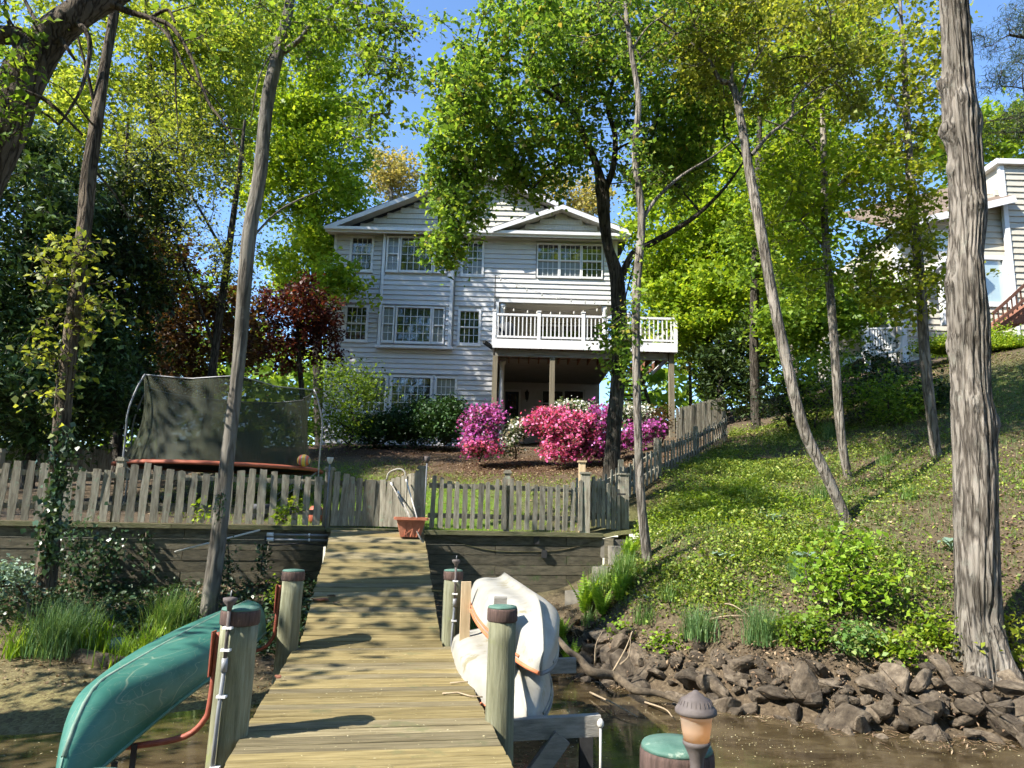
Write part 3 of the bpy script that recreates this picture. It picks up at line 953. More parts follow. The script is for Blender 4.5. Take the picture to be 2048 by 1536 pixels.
# water: brown, still, dusted with pollen
m, nt, b, out = _nodes('creek_water')
L = nt.links.new
tc = N(nt, 'ShaderNodeTexCoord')
mpw = N(nt, 'ShaderNodeMapping')
mpw.inputs['Scale'].default_value = (1, 2.2, 1)
mpw.inputs['Rotation'].default_value = (0, 0, R(-14))
L(tc.outputs['Object'], mpw.inputs[0])
nw = N(nt, 'ShaderNodeTexNoise', Scale=1.6, Detail=6.0, Roughness=0.6, Distortion=0.8)
L(mpw.outputs[0], nw.inputs['Vector'])
rw = ramp(nt, [(0.35, (0.03, 0.021, 0.011)), (0.55, (0.07, 0.052, 0.027)), (0.75, (0.11, 0.085, 0.046))])
L(nw.outputs['Fac'], rw.inputs[0])
L(rw.outputs[0], b.inputs['Base Color'])
rr = ramp(nt, [(0.45, (0.02, 0.02, 0.02)), (0.7, (0.16, 0.16, 0.16))])
L(nw.outputs['Fac'], rr.inputs[0])
L(rr.outputs[0], b.inputs['Roughness'])
nb = N(nt, 'ShaderNodeTexNoise', Scale=9.0, Detail=3.0)
L(mpw.outputs[0], nb.inputs['Vector'])
bp = N(nt, 'ShaderNodeBump', Strength=0.08, Distance=0.02)
L(nb.outputs['Fac'], bp.inputs['Height'])
L(bp.outputs[0], b.inputs['Normal'])
M['water'] = m
o = MB().add([(-400, -400, 0), (400, -400, 0), (400, 13, 0), (-400, 13, 0)], [(0, 1, 2, 3)]).build('water', M['water'])
tag(o, 'still brown creek water dusted with pollen', 'water', kind='structure')

# ------------------------------------------------------------------ house
HY = 28.0
HX0, HX1 = -7.45, 4.17
HZ0, HZ1 = 4.3, 13.30
house = thing('lakeside_house', 'three-storey pale grey lap-sided house with front gables and bay windows', 'house', (-1.6, HY, HZ0))
B9 = 10.4 + HY                                  # back of the house


def hrect(x0, y0, x1, y1, D):
    a, b_ = P((x0 + x1) / 2, (y0 + y1) / 2, D), SC((x0 + x1) / 2, (y0 + y1) / 2, D)
    w, h = (x1 - x0) * b_ / 2, (y1 - y0) * b_ / 2
    return a.x - w, a.x + w, a.z - h, a.z + h


PANES = {}


def pane_mesh(w, h):
    k = (round(w, 2), round(h, 2))
    if k not in PANES:
        PANES[k] = MB().add([(-w / 2, 0, -h / 2), (w / 2, 0, -h / 2), (w / 2, 0, h / 2), (-w / 2, 0, h / 2),
                             (-w / 2, .006, -h / 2), (w / 2, .006, -h / 2), (w / 2, .006, h / 2), (-w / 2, .006, h / 2)],
                            [(0, 1, 2, 3), (7, 6, 5, 4), (0, 4, 5, 1), (1, 5, 6, 2), (2, 6, 7, 3), (3, 7, 4, 0)]).mesh('pane')
    return PANES[k]


def window(parent, rect, y, cols, rows, sash=True, lower='glass', upper='glass', trim=0.09, mat=None, sub=True):
    """Window set in a wall whose face is at y: part window (casing) > pane, grille, sill."""
    x0, x1, z0, z1 = rect
    cx, cz = (x0 + x1) / 2, (z0 + z1) / 2
    mat = mat or M['white']
    mb = MB()
    f = y - 0.07
    mb.box((x0 - trim, f, z0 - trim), (x0, y + 0.06, z1 + trim)).box((x1, f, z0 - trim), (x1 + trim, y + 0.06, z1 + trim))
    mb.box((x0, f, z1), (x1, y + 0.06, z1 + trim)).box((x0, f, z0 - trim), (x1, y + 0.06, z0))
    if sash:
        mb.box((x0, f + 0.02, cz - 0.025), (x1, y + 0.04, cz + 0.025))
    w = mb.build('window', mat, parent, at=(cx, y, cz))
    pw, ph = (x1 - x0) / cols, (z1 - z0) / rows
    g = MB()
    for i in range(1, cols):
        g.box((x0 + i * pw - .011, y + .004, z0), (x0 + i * pw + .011, y + .03, z1))
    for j in range(1, rows):
        if not (sash and j * 2 == rows):
            g.box((x0, y + .007, z0 + j * ph - .011), (x1, y + .027, z0 + j * ph + .011))
    if g.v:
        g.build('grille', mat, w)
    for i in range(cols):
        for j in range(rows):
            me = pane_mesh(pw, ph)
            kind = lower if j < rows / 2 else upper
            me2 = me
            if kind != 'glass':
                k2 = (round(pw, 2), round(ph, 2), kind)
                if k2 not in PANES:
                    PANES[k2] = me.copy()
                    PANES[k2].materials.clear()
                    PANES[k2].materials.append(M[kind])
                me2 = PANES[k2]
            put('pane', me2, M['glass'], w, (x0 + (i + .5) * pw, y + .032, z0 + (j + .5) * ph))
    MB().box((x0 - trim - (.03 if trim > .08 else -.002), y - .09, z0 - trim - .045), (x1 + trim + (.03 if trim > .08 else -.002), y + .05, z0 - trim - .002)).build('sill', mat, w)
    return w


RX0 = P(994, 650, HY).x                          # recess (porch and lower patio) from here to the right corner
RZT = P(1100, 607, HY).z                         # top of the recess
RY = HY + 2.2                                    # recessed walls
RYL = HY + 5.2
BX0, BX1 = P(759, 580, 27.6).x, P(905, 580, 27.6).x
BZ0 = P(830, 690, 27.6).z
BY = HY - 0.22

FZ_ = P(1100, 690, 26.5).z
# solid body behind the siding
wb = MB()
wb.box((HX0 + .02, HY + .05, HZ0 - 1.5), (RX0, B9, HZ1))
wb.box((RX0, HY + .05, RZT), (HX1 - .02, B9, HZ1))
wb.box((RX0, RY + .05, FZ_ - .25), (HX1 - .02, B9, RZT))
wb.box((RX0, RYL + .05, HZ0 - 1.5), (HX1 - .02, B9, FZ_ - .25))
wall = wb.build('wall', M['siding'], house)

WIN = []                                        # (rect, plane y, cols, rows, options)
for (x0, y0, x1, y1, D, c, r, kw) in [
    (704, 475, 743, 541, HY, 4, 4, {}),
    (927, 485, 964, 550, HY, 4, 4, dict(lower='screen')),
    (1076, 488, 1116, 554, HY, 4, 4, dict(trim=.045, lower='screen')),
    (1121, 489, 1160, 555, HY, 4, 4, dict(trim=.045, lower='screen')),
    (1165, 490, 1203, 556, HY, 4, 4, dict(trim=.045)),
    (693, 614, 732, 680, HY, 4, 4, {}),
    (920, 622, 957, 687, HY, 4, 4, {}),
    (728, 755, 770, 822, HY, 4, 4, dict(upper='screen')),
    (784, 755, 860, 822, HY, 6, 4, dict(sash=False)),
    (873, 757, 909, 822, HY, 4, 4, dict(upper='screen')),
]:
    WIN.append((hrect(x0, y0, x1, y1, D), c, r, kw))
BAYWIN = []
for (x0, y0, x1, y1, c, r, kw) in [
    (776, 474, 796, 542, 2, 4, dict(upper='screen', lower='screen')), (803, 475, 864, 543, 5, 4, dict(sash=False)), (871, 477, 892, 544, 2, 4, dict(lower='screen')),
    (767, 614, 786, 682, 2, 4, dict(upper='screen', lower='screen')), (794, 615, 860, 684, 5, 4, dict(sash=False)), (867, 617, 886, 685, 2, 4, dict(upper='screen', lower='screen')),
]:
    BAYWIN.append((hrect(x0, y0, x1, y1, BY), c, r, kw))


def courses(parent, x0, x1, z0, z1, y, holes, mat, name='siding_board', pitch=0.205, top=None, stuff=False):
    """Lap boards: each a wedge, proud at its lower edge, cut at the openings."""
    joined = MB()
    z = z0
    while z < z1 - 0.02:
        zt = min(z + pitch, z1)
        xa, xb = x0, x1
        if top:
            xa, xb = top(z + pitch * .5)
            if xb - xa < .15:
                break
        cuts = sorted((max(h[0] - .09, xa), min(h[1] + .09, xb)) for h in holes if h[2] - .09 < zt - .05 and h[3] + .09 > z + .05 and h[1] > xa and h[0] < xb)
        cur, segs = xa, []
        for c0, c1 in cuts:
            if c0 - cur > .04:
                segs.append((cur, c0))
            cur = max(cur, c1)
        if xb - cur > .04:
            segs.append((cur, xb))
        for a, b_ in segs:
            mb = joined if stuff else MB()
            e = .006 * random.random()
            mb.add([(a, y - .048 - e, z), (b_, y - .048 - e, z), (b_, y + .045, z), (a, y + .045, z), (a, y - .004, zt), (b_, y - .004, zt), (b_, y + .045, zt), (a, y + .045, zt)],
                   [(0, 3, 2, 1), (4, 5, 6, 7), (0, 1, 5, 4), (1, 2, 6, 5), (2, 3, 7, 6), (3, 0, 4, 7)])
            if not stuff:
                mb.build(name, mat, parent, at=((a + b_) / 2, y, z))
        z = zt
    if stuff and joined.v:
        tag(joined.build(name, mat, parent), kind='stuff')


main_holes = [w[0] for w in WIN] + [(BX0 + .02, BX1 - .02, BZ0 + .05, HZ1 + 1), (RX0, HX1 + 1, HZ0 - 3, RZT)]
courses(wall, HX0, HX1, HZ0 - .6, HZ1, HY, main_holes, M['siding'])
for rect, c, r, kw in WIN:
    window(house, rect, HY, c, r, **kw)
# corner boards and recess trim
for nm, lo, hi in [('corner_board', (HX0 - .05, HY - .05, HZ0 - .6), (HX0 + .06, HY + .1, HZ1)),
                   ('corner_board', (HX1 - .06, HY - .05, RZT), (HX1 + .05, HY + .1, HZ1)),
                   ('corner_board', (RX0 - .06, HY - .045, HZ0 - .6), (RX0 + .05, HY + .1, RZT)),
                   ('recess_trim', (RX0 + .052, HY - .05, RZT), (HX1 - .062, HY + .08, RZT + .14))]:
    MB().box(lo, hi).build(nm, M['white'], house)
# bay
bay = MB().box((BX0 + .01, BY + .05, BZ0 + .02), (BX1 - .01, HY + .04, HZ1)).build('bay', M['siding'], house)
courses(bay, BX0 + .12, BX1 - .12, BZ0 + .06, HZ1, BY, [w[0] for w in BAYWIN], M['siding'])
for rect, c, r, kw in BAYWIN:
    window(house, rect, BY, c, r, trim=.06, **kw)
for x in (BX0, BX1):
    MB().box((x - .12 if x > 0 or x == BX1 else x, BY - .05, BZ0), (x if x == BX1 else x + .12, BY + .1, HZ1)).build('corner_board', M['white'], bay)
    s = .03 if x == BX1 else -.03
    MB().box((min(x, x + s), BY + .1, BZ0), (max(x, x + s), HY + .03, HZ1)).build('bay_side', M['siding'], bay)
MB().box((BX0 - .08, BY - .1, BZ0 - .1), (BX1 + .08, HY - .03, BZ0 - .003)).build('bay_skirt', M['white'], bay)

# porch and patio recess
FZ = P(1100, 690, 26.5).z                        # deck floor level
courses(wall, RX0, HX1 - .02, HZ0 - .6, FZ - .2, RYL, [hrect(1008, 782, 1040, 845, RYL), hrect(1085, 782, 1166, 830, RYL)], M['siding'], stuff=True)
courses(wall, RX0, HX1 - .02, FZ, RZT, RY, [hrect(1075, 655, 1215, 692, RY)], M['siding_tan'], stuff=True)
MB().box((RX0, HY + .12, RZT - .04), (HX1 - .03, RY, RZT - .003)).build('porch_ceiling', M['soffit'], house)
MB().box((RX0, HY - .2, FZ - .3), (HX1 - .03, RYL, FZ - .02)).build('porch_floor', M['oldwood'], house)
for a, b_ in ((1078, 1118), (1124, 1164), (1170, 1212)):
    window(house, hrect(a, 652, b_, 686, RY), RY, 2, 1, sash=False, trim=.05)
r_ = hrect(1085, 782, 1125, 832, RYL)
window(house, r_, RYL, 1, 2, trim=.035)
r_ = hrect(1129, 782, 1166, 832, RYL)
window(house, r_, RYL, 1, 2, trim=.035)
dr = hrect(1010, 783, 1037, 846, RYL)
dd = MB().box((dr[0], RYL - .02, dr[2] - .9), (dr[1], RYL + .04, dr[3])).build('door', M['door'], house, at=((dr[0] + dr[1]) / 2, RYL, dr[2]))
MB().box((dr[0] - .1, RYL - .05, dr[2] - .9), (dr[0] - .002, RYL + .04, dr[3] + .1)).box((dr[1] + .002, RYL - .05, dr[2] - .9), (dr[1] + .1, RYL + .04, dr[3] + .1)).box((dr[0], RYL - .05, dr[3] + .002), (dr[1], RYL + .04, dr[3] + .1)).build('door_frame', M['white'], dd)
for i in range(3):
    for j in range(4):
        pw, ph = (dr[1] - dr[0] - .2) / 3, (dr[3] - dr[2] - .2) / 4
        put('pane', pane_mesh(pw - .03, ph - .03), M['glass'], dd, (dr[0] + .1 + (i + .5) * pw, RYL - .032, dr[2] + .1 + (j + .5) * ph))
MB().lathe((dr[1] - .07, RYL - .07, dr[2] - .1), [(.02, -.03), (.035, 0), (.02, .03)], 8).build('handle', M['steel'], dd)
lp = P(1054, 790, RYL - .12)
lan = MB().lathe((lp.x, lp.y, lp.z - .25), [(.03, 0), (.07, .05), (.09, .32), (.12, .34), (.03, .46), (.01, .52)], 6, False).build('wall_lantern', M['black'], house)
MB().box((lp.x - .03, lp.y, lp.z - .3), (lp.x + .03, RYL - .03, lp.z + .1)).build('bracket', M['black'], lan)
for zz0, zz1, x in ((FZ, RZT - .05, RX0 + .2), (HZ0 - .6, FZ - .32, RX0 + .25), (FZ, RZT - .05, HX1 - .45)):
    MB().lathe((x, HY + .15, zz0), [(.15, 0), (.15, .1), (.11, .14), (.1, zz1 - zz0 - .2), (.14, zz1 - zz0 - .12), (.15, zz1 - zz0)], 14).build('column', M['white'], house)

# roof: main gable, lower gable on the right, pent eave along the front
pk = P(955, 338, 27.45)
eL, eR = P(652, 452, 27.45), P(1257, 472, 27.45)
EZ = (eL.z + eR.z) / 2
EX0, EX1 = eL.x, eR.x
PX_, PZk = (EX0 + EX1) / 2, pk.z
FY = HY - .55
sl = (PZk - EZ) / (PX_ - EX0)
rt = .1
roof = MB().prism([(EX0, FY, EZ), (PX_, FY, PZk), (PX_, FY, PZk + rt), (EX0, FY, EZ + rt)], (0, B9 - FY + .5, 0)).prism([(PX_, FY, PZk), (EX1, FY, EZ), (EX1, FY, EZ + rt), (PX_, FY, PZk + rt)], (0, B9 - FY + .5, 0)).build('roof', M['roof'], house)
g2p = P(1116, 413, 27.3)
G0, G1 = P(985, 466, 27.3).x, EX1 + .06
gx, gz2 = (G0 + G1) / 2, g2p.z
GY = FY - .22
roof2 = MB().prism([(G0, GY, EZ + .02), (gx, GY, gz2), (gx, GY, gz2 + rt), (G0, GY, EZ + rt + .02)], (0, 4.0, 0)).prism([(gx, GY, gz2), (G1, GY, EZ + .02), (G1, GY, EZ + rt + .02), (gx, GY, gz2 + rt)], (0, 4.0, 0)).build('gable_roof', M['roof'], house)
for (xa, xp, xb, ze, zp, y, par) in ((EX0, PX_, EX1, EZ, PZk, FY, roof), (G0, gx, G1, EZ + .02, gz2, GY, roof2)):
    for a, c in ((xa, xp), (xb, xp)):
        MB().prism([(a, y - .04, ze - .14), (c, y - .04, zp - .14), (c, y - .04, zp + .05), (a, y - .04, ze + .05)], (0, .035, 0)).build('rake_board', M['white'], par)
        MB().prism([(a, y, ze - .1), (c, y, zp - .1), (c, y, zp - .015), (a, y, ze - .015)], (0, HY - y - .05, 0)).build('rake_soffit', M['soffit'], par)
# gable walls clad in shakes
slope1 = lambda z: (EX0 + .3 + (z - EZ + .12) / sl, EX1 - .3 - (z - EZ + .12) / sl)
sl2 = (gz2 - EZ) / (gx - G0)
slope2 = lambda z: (G0 + .25 + (z - EZ + .08) / sl2, G1 - .25 - (z - EZ + .08) / sl2)
gw = MB().prism([(EX0 + .3, HY + .06, EZ - .1), (EX1 - .3, HY + .06, EZ - .1), (PX_, HY + .06, PZk - .1)], (0, .1, 0)).build('gable_wall', M['shake'], house)
courses(gw, 0, 0, EZ - .05, PZk, HY - .02, [], M['shake'], 'shake_course', .24, slope1)
gw2 = MB().prism([(G0 + .3, HY - .26, EZ - .1), (G1 - .3, HY - .26, EZ - .1), (gx, HY - .26, gz2 - .12)], (0, .1, 0)).build('gable_wall', M['shake'], house)
courses(gw2, 0, 0, EZ - .03, gz2, HY - .33, [], M['shake'], 'shake_course', .24, slope2)
window(house, hrect(935, 385, 968, 420, HY - .08), HY - .09, 3, 2, sash=False)
# pent eave
MB().box((EX0, FY - .05, EZ - .2), (EX1, FY, EZ - .02)).build('fascia', M['white'], house)
MB().box((EX0, FY + .002, EZ - .1), (EX1, HY - .01, EZ - .06)).build('soffit', M['soffit'], house)
MB().box((EX0 - .02, FY - .17, EZ - .12), (EX1 + .02, FY - .052, EZ - .0)).build('gutter', M['white'], house)
MB().prism([(EX0, FY - .1, EZ), (EX0, HY - .05, EZ + .2), (EX0, HY - .05, EZ + .0)], (EX1 - EX0, 0, 0)).build('pent_roof', M['roof'], house)
sc_ = P(978, 692, 27.8)
MB().beam(sc_ - Vector((.2, .3, -.1)), sc_ + Vector((.15, .1, -.05)), .13, .13).build('security_camera', M['black'], house)  # dark boxy security camera on the house wall, gives no light

# ------------------------------------------------------------------ raised deck
DY = 25.0
dl, dr_ = P(985, 690, DY), P(1355, 695, DY)
DX0, DX1 = dl.x, dr_.x
DZ = P(1150, 683, DY).z
deck = thing('raised_deck', 'raised wooden deck with white railing on tall posts', 'deck', (DX0, DY, gz(DX0, DY)))
MB().box((DX0, DY, DZ - .3), (DX1, DY + .04, DZ + .03)).build('rim_board', M['white'], deck)
MB().box((DX0, DY + .042, DZ - .3), (DX0 + .04, HY - .1, DZ + .03)).build('rim_board', M['white'], deck)
MB().box((DX1 - .04, DY + .042, DZ - .3), (DX1, HY + 1.5, DZ + .03)).build('rim_board', M['white'], deck)
MB().box((DX0 + .1, DY + .25, DZ - .55), (DX1 - .3, DY + .36, DZ - .302)).build('beam', M['oldwood'], deck)
n = 17
for i in range(n):
    x = DX0 + .2 + (DX1 - DX0 - .4) * i / (n - 1)
    yend = HY - .1 if x < HX1 else HY + 1.5
    MB().box((x - .02, DY + .37, DZ - .27), (x + .02, yend, DZ - .03)).build('joist', M['joist'], deck)
for i in range(20):
    y = DY + .05 + i * .146
    MB().box((DX0 + .045, y, DZ - .028), (DX1 - .045, y + .14, DZ)).build('deck_board', M['oldwood'], deck)
for px, py in ((991, 700), (1105, 700), (1342, 715)):
    x = P(px, py, DY + .3).x
    MB().box((x - .09, DY + .2, gz(x, DY + .3) - .3), (x + .09, DY + .38 if px < 1300 else DY + .4, DZ - (.551 if px < 1300 else .3))).build('post', M['deckpost'], deck)
xs_posts = [P(p, 650, DY).x for p in (988, 1078, 1167, 1256, 1352)]
RT = DZ + 1.0
BAL = MB().box((-.02, -.02, 0), (.02, .02, RT - DZ - .25)).mesh('baluster')
for x in xs_posts:
    MB().box((x - .06, DY + .03, DZ - .2), (x + .06, DY + .15, RT + .08)).box((x - .08, DY + .01, RT + .08), (x + .08, DY + .17, RT + .12)).build('rail_post', M['white'], deck)
for a, b_ in zip(xs_posts, xs_posts[1:]):
    MB().box((a + .06, DY + .05, RT - .08), (b_ - .06, DY + .13, RT)).build('top_rail', M['white'], deck)
    MB().box((a + .06, DY + .06, DZ + .1), (b_ - .06, DY + .12, DZ + .17)).build('bottom_rail', M['white'], deck)
    k = 11
    for i in range(1, k):
        x = a + (b_ - a) * i / k
        put('baluster', BAL, M['white'], deck, (x, DY + .09, DZ + .17))
for x in (DX0 + .06, DX1 - .06):
    ye = HY - .12 if x < 3 else HY + 1.4
    MB().box((x - .04, DY + .16, RT - .08), (x + .04, ye, RT)).build('top_rail', M['white'], deck)
    MB().box((x - .03, DY + .16, DZ + .1), (x + .03, ye, DZ + .17)).build('bottom_rail', M['white'], deck)
    for i in range(int((ye - DY - .2) / .16)):
        put('baluster', BAL, M['white'], deck, (x, DY + .3 + i * .16, DZ + .17))
# stair at the right side of the deck
stair = thing('deck_stair', 'weathered wooden stair under the right end of the raised deck', 'stair', (HX1 + 1.0, DY + 2, gz(HX1 + 1, DY + 2)))
for i in range(11):
    y = HY + 1.2 - i * .28
    z = DZ - .25 - i * .24
    MB().box((HX1 + .25, y, z), (HX1 + 1.25, y + .26, z + .04)).build('tread', M['timber'], stair)
for x in (HX1 + .2, HX1 + 1.28):
    MB().beam((x, HY + 1.5, DZ - .3), (x, HY - 1.75, DZ - 3.05), .05, .24).build('stringer', M['timber'], stair)

# things on the deck
p_ = P(1013, 668, 27.0)
o = MB().lathe((p_.x, 26.9, DZ), [(.28, 0), (.34, .3), (.4, .75), (.36, 1.0), (.2, 1.12), (.04, 1.15)], 14).build('covered_grill', M['tarp'])
tag(o, 'dark covered grill behind the left end of the deck railing', 'grill')
p_ = P(1330, 668, 26.3)
o = MB().lathe((p_.x, 26.3, DZ), [(.42, 0), (.4, .5), (.36, .75), (.22, .86), (.05, .9)], 9).build('covered_chair', M['boat'])
tag(o, 'white covered chair at right corner of the raised deck', 'chair')
p_ = P(1288, 660, 26.6)
ch = thing('deck_chair', 'dark deck chair with a rounded back behind the right railing', 'chair', (p_.x, 26.6, DZ))
MB().box((p_.x - .28, 26.35, DZ + .4), (p_.x + .28, 26.9, DZ + .46)).build('seat', M['tarp'], ch)
MB().prism([(p_.x + .3 * math.cos(a), 26.9, DZ + .75 + .42 * math.sin(a)) for a in np.linspace(-.6, math.pi + .6, 12)], (0, .05, 0)).build('backrest', M['oldwood'], ch)
for sx in (-.24, .24):
    for yy in (26.4, 26.85):
        MB().box((p_.x + sx - .025, yy - .025, DZ), (p_.x + sx + .025, yy + .025, DZ + .4)).build('leg', M['oldwood'], ch)

# string lights
def string_lights(label, a, b_, sag, nb_, pole=None):
    t = thing('string_lights', label, 'lights', a, 'string lights over the deck')
    pts = [a.lerp(b_, i / 24) - Vector((0, 0, sag * 4 * (i / 24) * (1 - i / 24))) for i in range(25)]
    MB().tube(pts, .008, 4).build('wire', M['black'], t)
    for i in range(nb_):
        q = pts[min(24, int((i + .5) * 25 / nb_))]
        MB().lathe(q - Vector((0, 0, .13)), [(.005, 0), (.032, .02), (.036, .06), (.02, .1), (.014, .13)], 7).build('bulb', M['rope'], t)
s0, s1 = P(991, 550, DY + .1), P(1322, 560, DY + .1)
string_lights('upper string of small bulbs sagging across the grey siding above the deck', s0, P(1225, 600, HY - .15), .35, 9)
string_lights('lower string of small bulbs hanging in front of the porch opening', P(1000, 612, HY - .1), P(1222, 612, HY - .1), .25, 10)
o = MB().tube([(s0.x, s0.y, DZ), s0], .018, 6).build('light_pole', M['black'])
tag(o, 'thin dark pole for string lights at the left deck corner', 'pole')

# ------------------------------------------------------------------ neighbouring house on the hill
NY = 27.0
def nx(px, py=600, D=NY):
    return P(px, py, D).x
def nzz(px, py, D=NY):
    return P(px, py, D).z
nb_ = thing('neighbour_house', 'cream lap-sided neighbouring house with brown roof behind the big trunk', 'house', (nx(1900), NY, nzz(1900, 720)))
a0, a1 = nx(1800, 600), nx(2120, 600)
zb, zt = nzz(1850, 735), nzz(1810, 458)
ztr = nzz(1990, 400)
nwall = MB().prism([(a0, NY + .05, zb - 2), (a1, NY + .05, zb - 2), (a1, NY + .05, ztr + 1.2), (a0, NY + .05, zt)], (0, 8, 0)).build('wall', M['siding_tan'], nb_)
nw1 = hrect(1962, 518, 2008, 606, NY)
nw2 = hrect(1868, 466, 1908, 505, NY)
zline = lambda z: (max(a0 + .12, a0 + (z - zt) / max(.01, (ztr + 1.2 - zt) / (a1 - a0))) if z > zt else a0 + .12, a1)
courses(nwall, a0, a1, zb - .6, ztr + 1.0, NY, [nw1, nw2], M['siding_tan'], 'siding_board', .26, zline)
window(nb_, nw1, NY, 1, 1, sash=False, lower='paleglass', upper='paleglass', trim=.16)
window(nb_, nw2, NY, 1, 1, sash=False, lower='paleglass', upper='paleglass', trim=.12)
MB().box((a0 - .08, NY - .07, zb - 2), (a0 + .14, NY + .2, zt)).build('corner_board', M['white'], nb_)
# roof plane rising to the right, white rake
q0, q1 = P(1776, 452, NY - .6), P(2030, 392, NY - .6)
nr = MB().add([q0, q1, q1 + Vector((0, 3.8, 2.2)), q0 + Vector((0, 3.8, 2.2)), q0 - Vector((0, 0, .14)), q1 - Vector((0, 0, .14)), q1 + Vector((0, 3.8, 2.06)), q0 + Vector((0, 3.8, 2.06))],
              [(0, 1, 2, 3), (7, 6, 5, 4), (0, 4, 5, 1), (1, 5, 6, 2), (2, 6, 7, 3), (3, 7, 4, 0)]).build('roof', M['roof_brown'], nb_)
MB().beam(q0 + Vector((0, -.03, -.12)), q1 + Vector((0, -.03, -.12)), .05, .28).build('fascia', M['white'], nr)
# tower block at right
tx0, tx1 = nx(2014, 500, NY - .2), nx(2200, 500, NY - .2)
tz = nzz(2030, 332, NY - .2)
tw = MB().box((tx0 + .03, NY - .15, zb), (tx1, NY + 5, tz)).build('tower', M['siding_tan'], nb_)
courses(tw, tx0 + .15, tx1, zb, tz, NY - .2, [], M['siding_tan'], 'siding_board', .26)
MB().box((tx0 - .03, NY - .28, zb), (tx0 + .15, NY - .12, tz)).build('corner_board', M['white'], tw)
MB().box((tx0 - .2, NY - .4, tz), (tx1, NY + 5, tz + .22)).build('cornice', M['white'], tw)
# small gabled entry hood with arched bracket
e0 = P(1850, 560, NY - .8)
e1, e2 = P(1895, 500, NY - .8), P(1915, 495, NY - .8)
hood = MB().prism([(e0.x, NY - .8, e0.z), (e2.x + .4, NY - .8, e1.z + .35), (e2.x + .4, NY - .8, e1.z + .5), (e0.x, NY - .8, e0.z + .15)], (0, .78, 0)).build('entry_hood', M['white'], nb_)
for x in (nx(1888, 600, NY - .7),):
    MB().box((x - .12, NY - .8, nzz(1890, 660)), (x + .12, NY - .56, e0.z + .4)).build('column', M['white'], hood)
# porch with white railing at the left
pz = nzz(1770, 703, NY + .5)
b0, b1 = nx(1728, 690, NY + .5), a0 - .1
porch = MB().box((b0, NY + .4, pz - .25), (b1, NY + 3, pz)).build('porch_floor', M['white'], nb_)
MB().box((b0, NY + .42, pz + .08), (b1, NY + .48, pz + .14)).build('bottom_rail', M['white'], porch)
MB().box((b0, NY + .4, pz + .88), (b1, NY + .5, pz + .95)).build('top_rail', M['white'], porch)
for i in range(11):
    x = b0 + .05 + (b1 - b0 - .1) * i / 10
    MB().box((x - .025, NY + .42, pz + .14), (x + .025, NY + .48, pz + .88)).build('baluster', M['white'], porch)
for x in (b0, b1 - .16):
    MB().box((x, NY + .36, pz - 1.2), (x + .16, NY + .54, nzz(1740, 590, NY + .5))).build('post', M['white'], porch)
MB().prism([(b0 - .4, NY + .2, nzz(1730, 592, NY)), (b1, NY + .2, nzz(1795, 553, NY)), (b1, NY + .2, nzz(1795, 546, NY)), (b0 - .4, NY + .2, nzz(1730, 584, NY))], (0, 3.2, 0)).build('porch_roof', M['roof_brown'], porch)
MB().box((b0 - .2, NY + 3.0, pz - 1), (b1, NY + 3.1, nzz(1795, 580, NY))).build('porch_wall', M['siding_tan'], porch)
MB().tube([P(1797, 560, NY - .15), P(1806, 670, NY - .15), P(1802, 695, NY - .15), P(1790, 703, NY - .1), P(1730, 715, NY + .2)], .06, 8).build('downpipe', M['white'], nb_)
# brown stair rail at the right
st = MB()
for k, (pa, pb) in enumerate((((1985, 628), (2060, 560)), ((1988, 650), (2060, 590)))):
    st = MB().beam(P(*pa, NY - 2.4), P(*pb, NY - 2.4), .08, .1).build('stair_rail', M['brownrail'], nb_)
for i in range(9):
    q = P(1988 + i * 9, 640 - i * 7.8, NY - 2.4)
    MB().box((q.x - .02, q.y - .02, q.z - .35), (q.x + .02, q.y + .02, q.z + .3)).build('stair_baluster', M['brownrail'], nb_)
MB().prism([P(1990, 655, NY - 2.2), P(2070, 640, NY - 2.2), P(2070, 600, NY - 2.2)], (0, 1.4, 0)).build('stair_base', M['brick'], nb_)

# ------------------------------------------------------------------ dock
DC = Vector((-0.727, 4.22, 0))
DD = Vector((-0.1766, 0.9843, 0))
DP = Vector((0.9843, 0.1766, 0))
DECK = 0.75
yaw = math.atan2(DP.y, DP.x)


def DK(s, t, z):
    q = DC + DD * s + DP * t
    return Vector((q.x, q.y, z))


def plank_mesh(w, h, l, k):
    """Board along local x with worn, slightly wavy edges and recessed joints."""
    rs = np.random.default_rng(k)
    n = 5
    V, F = [], []
    for i in range(n):
        x = -l / 2 + l * i / (n - 1)
        e = rs.normal(size=4) * .0018
        top = rs.normal() * .0012
        V += [(x, -w / 2 + e[0], -h), (x, w / 2 + e[1], -h), (x, w / 2 + e[2], -.006), (x, w / 2 - .006 + e[2], top), (x, -w / 2 + .006 + e[3], top), (x, -w / 2 + e[3], -.006)]
    for i in range(n - 1):
        for j in range(6):
            F.append((i * 6 + j, (i + 1) * 6 + j, (i + 1) * 6 + (j + 1) % 6, i * 6 + (j + 1) % 6))
    F += [tuple(range(6)), tuple(reversed(range((n - 1) * 6, n * 6)))]
    return MB().add(V, F).mesh('plank')


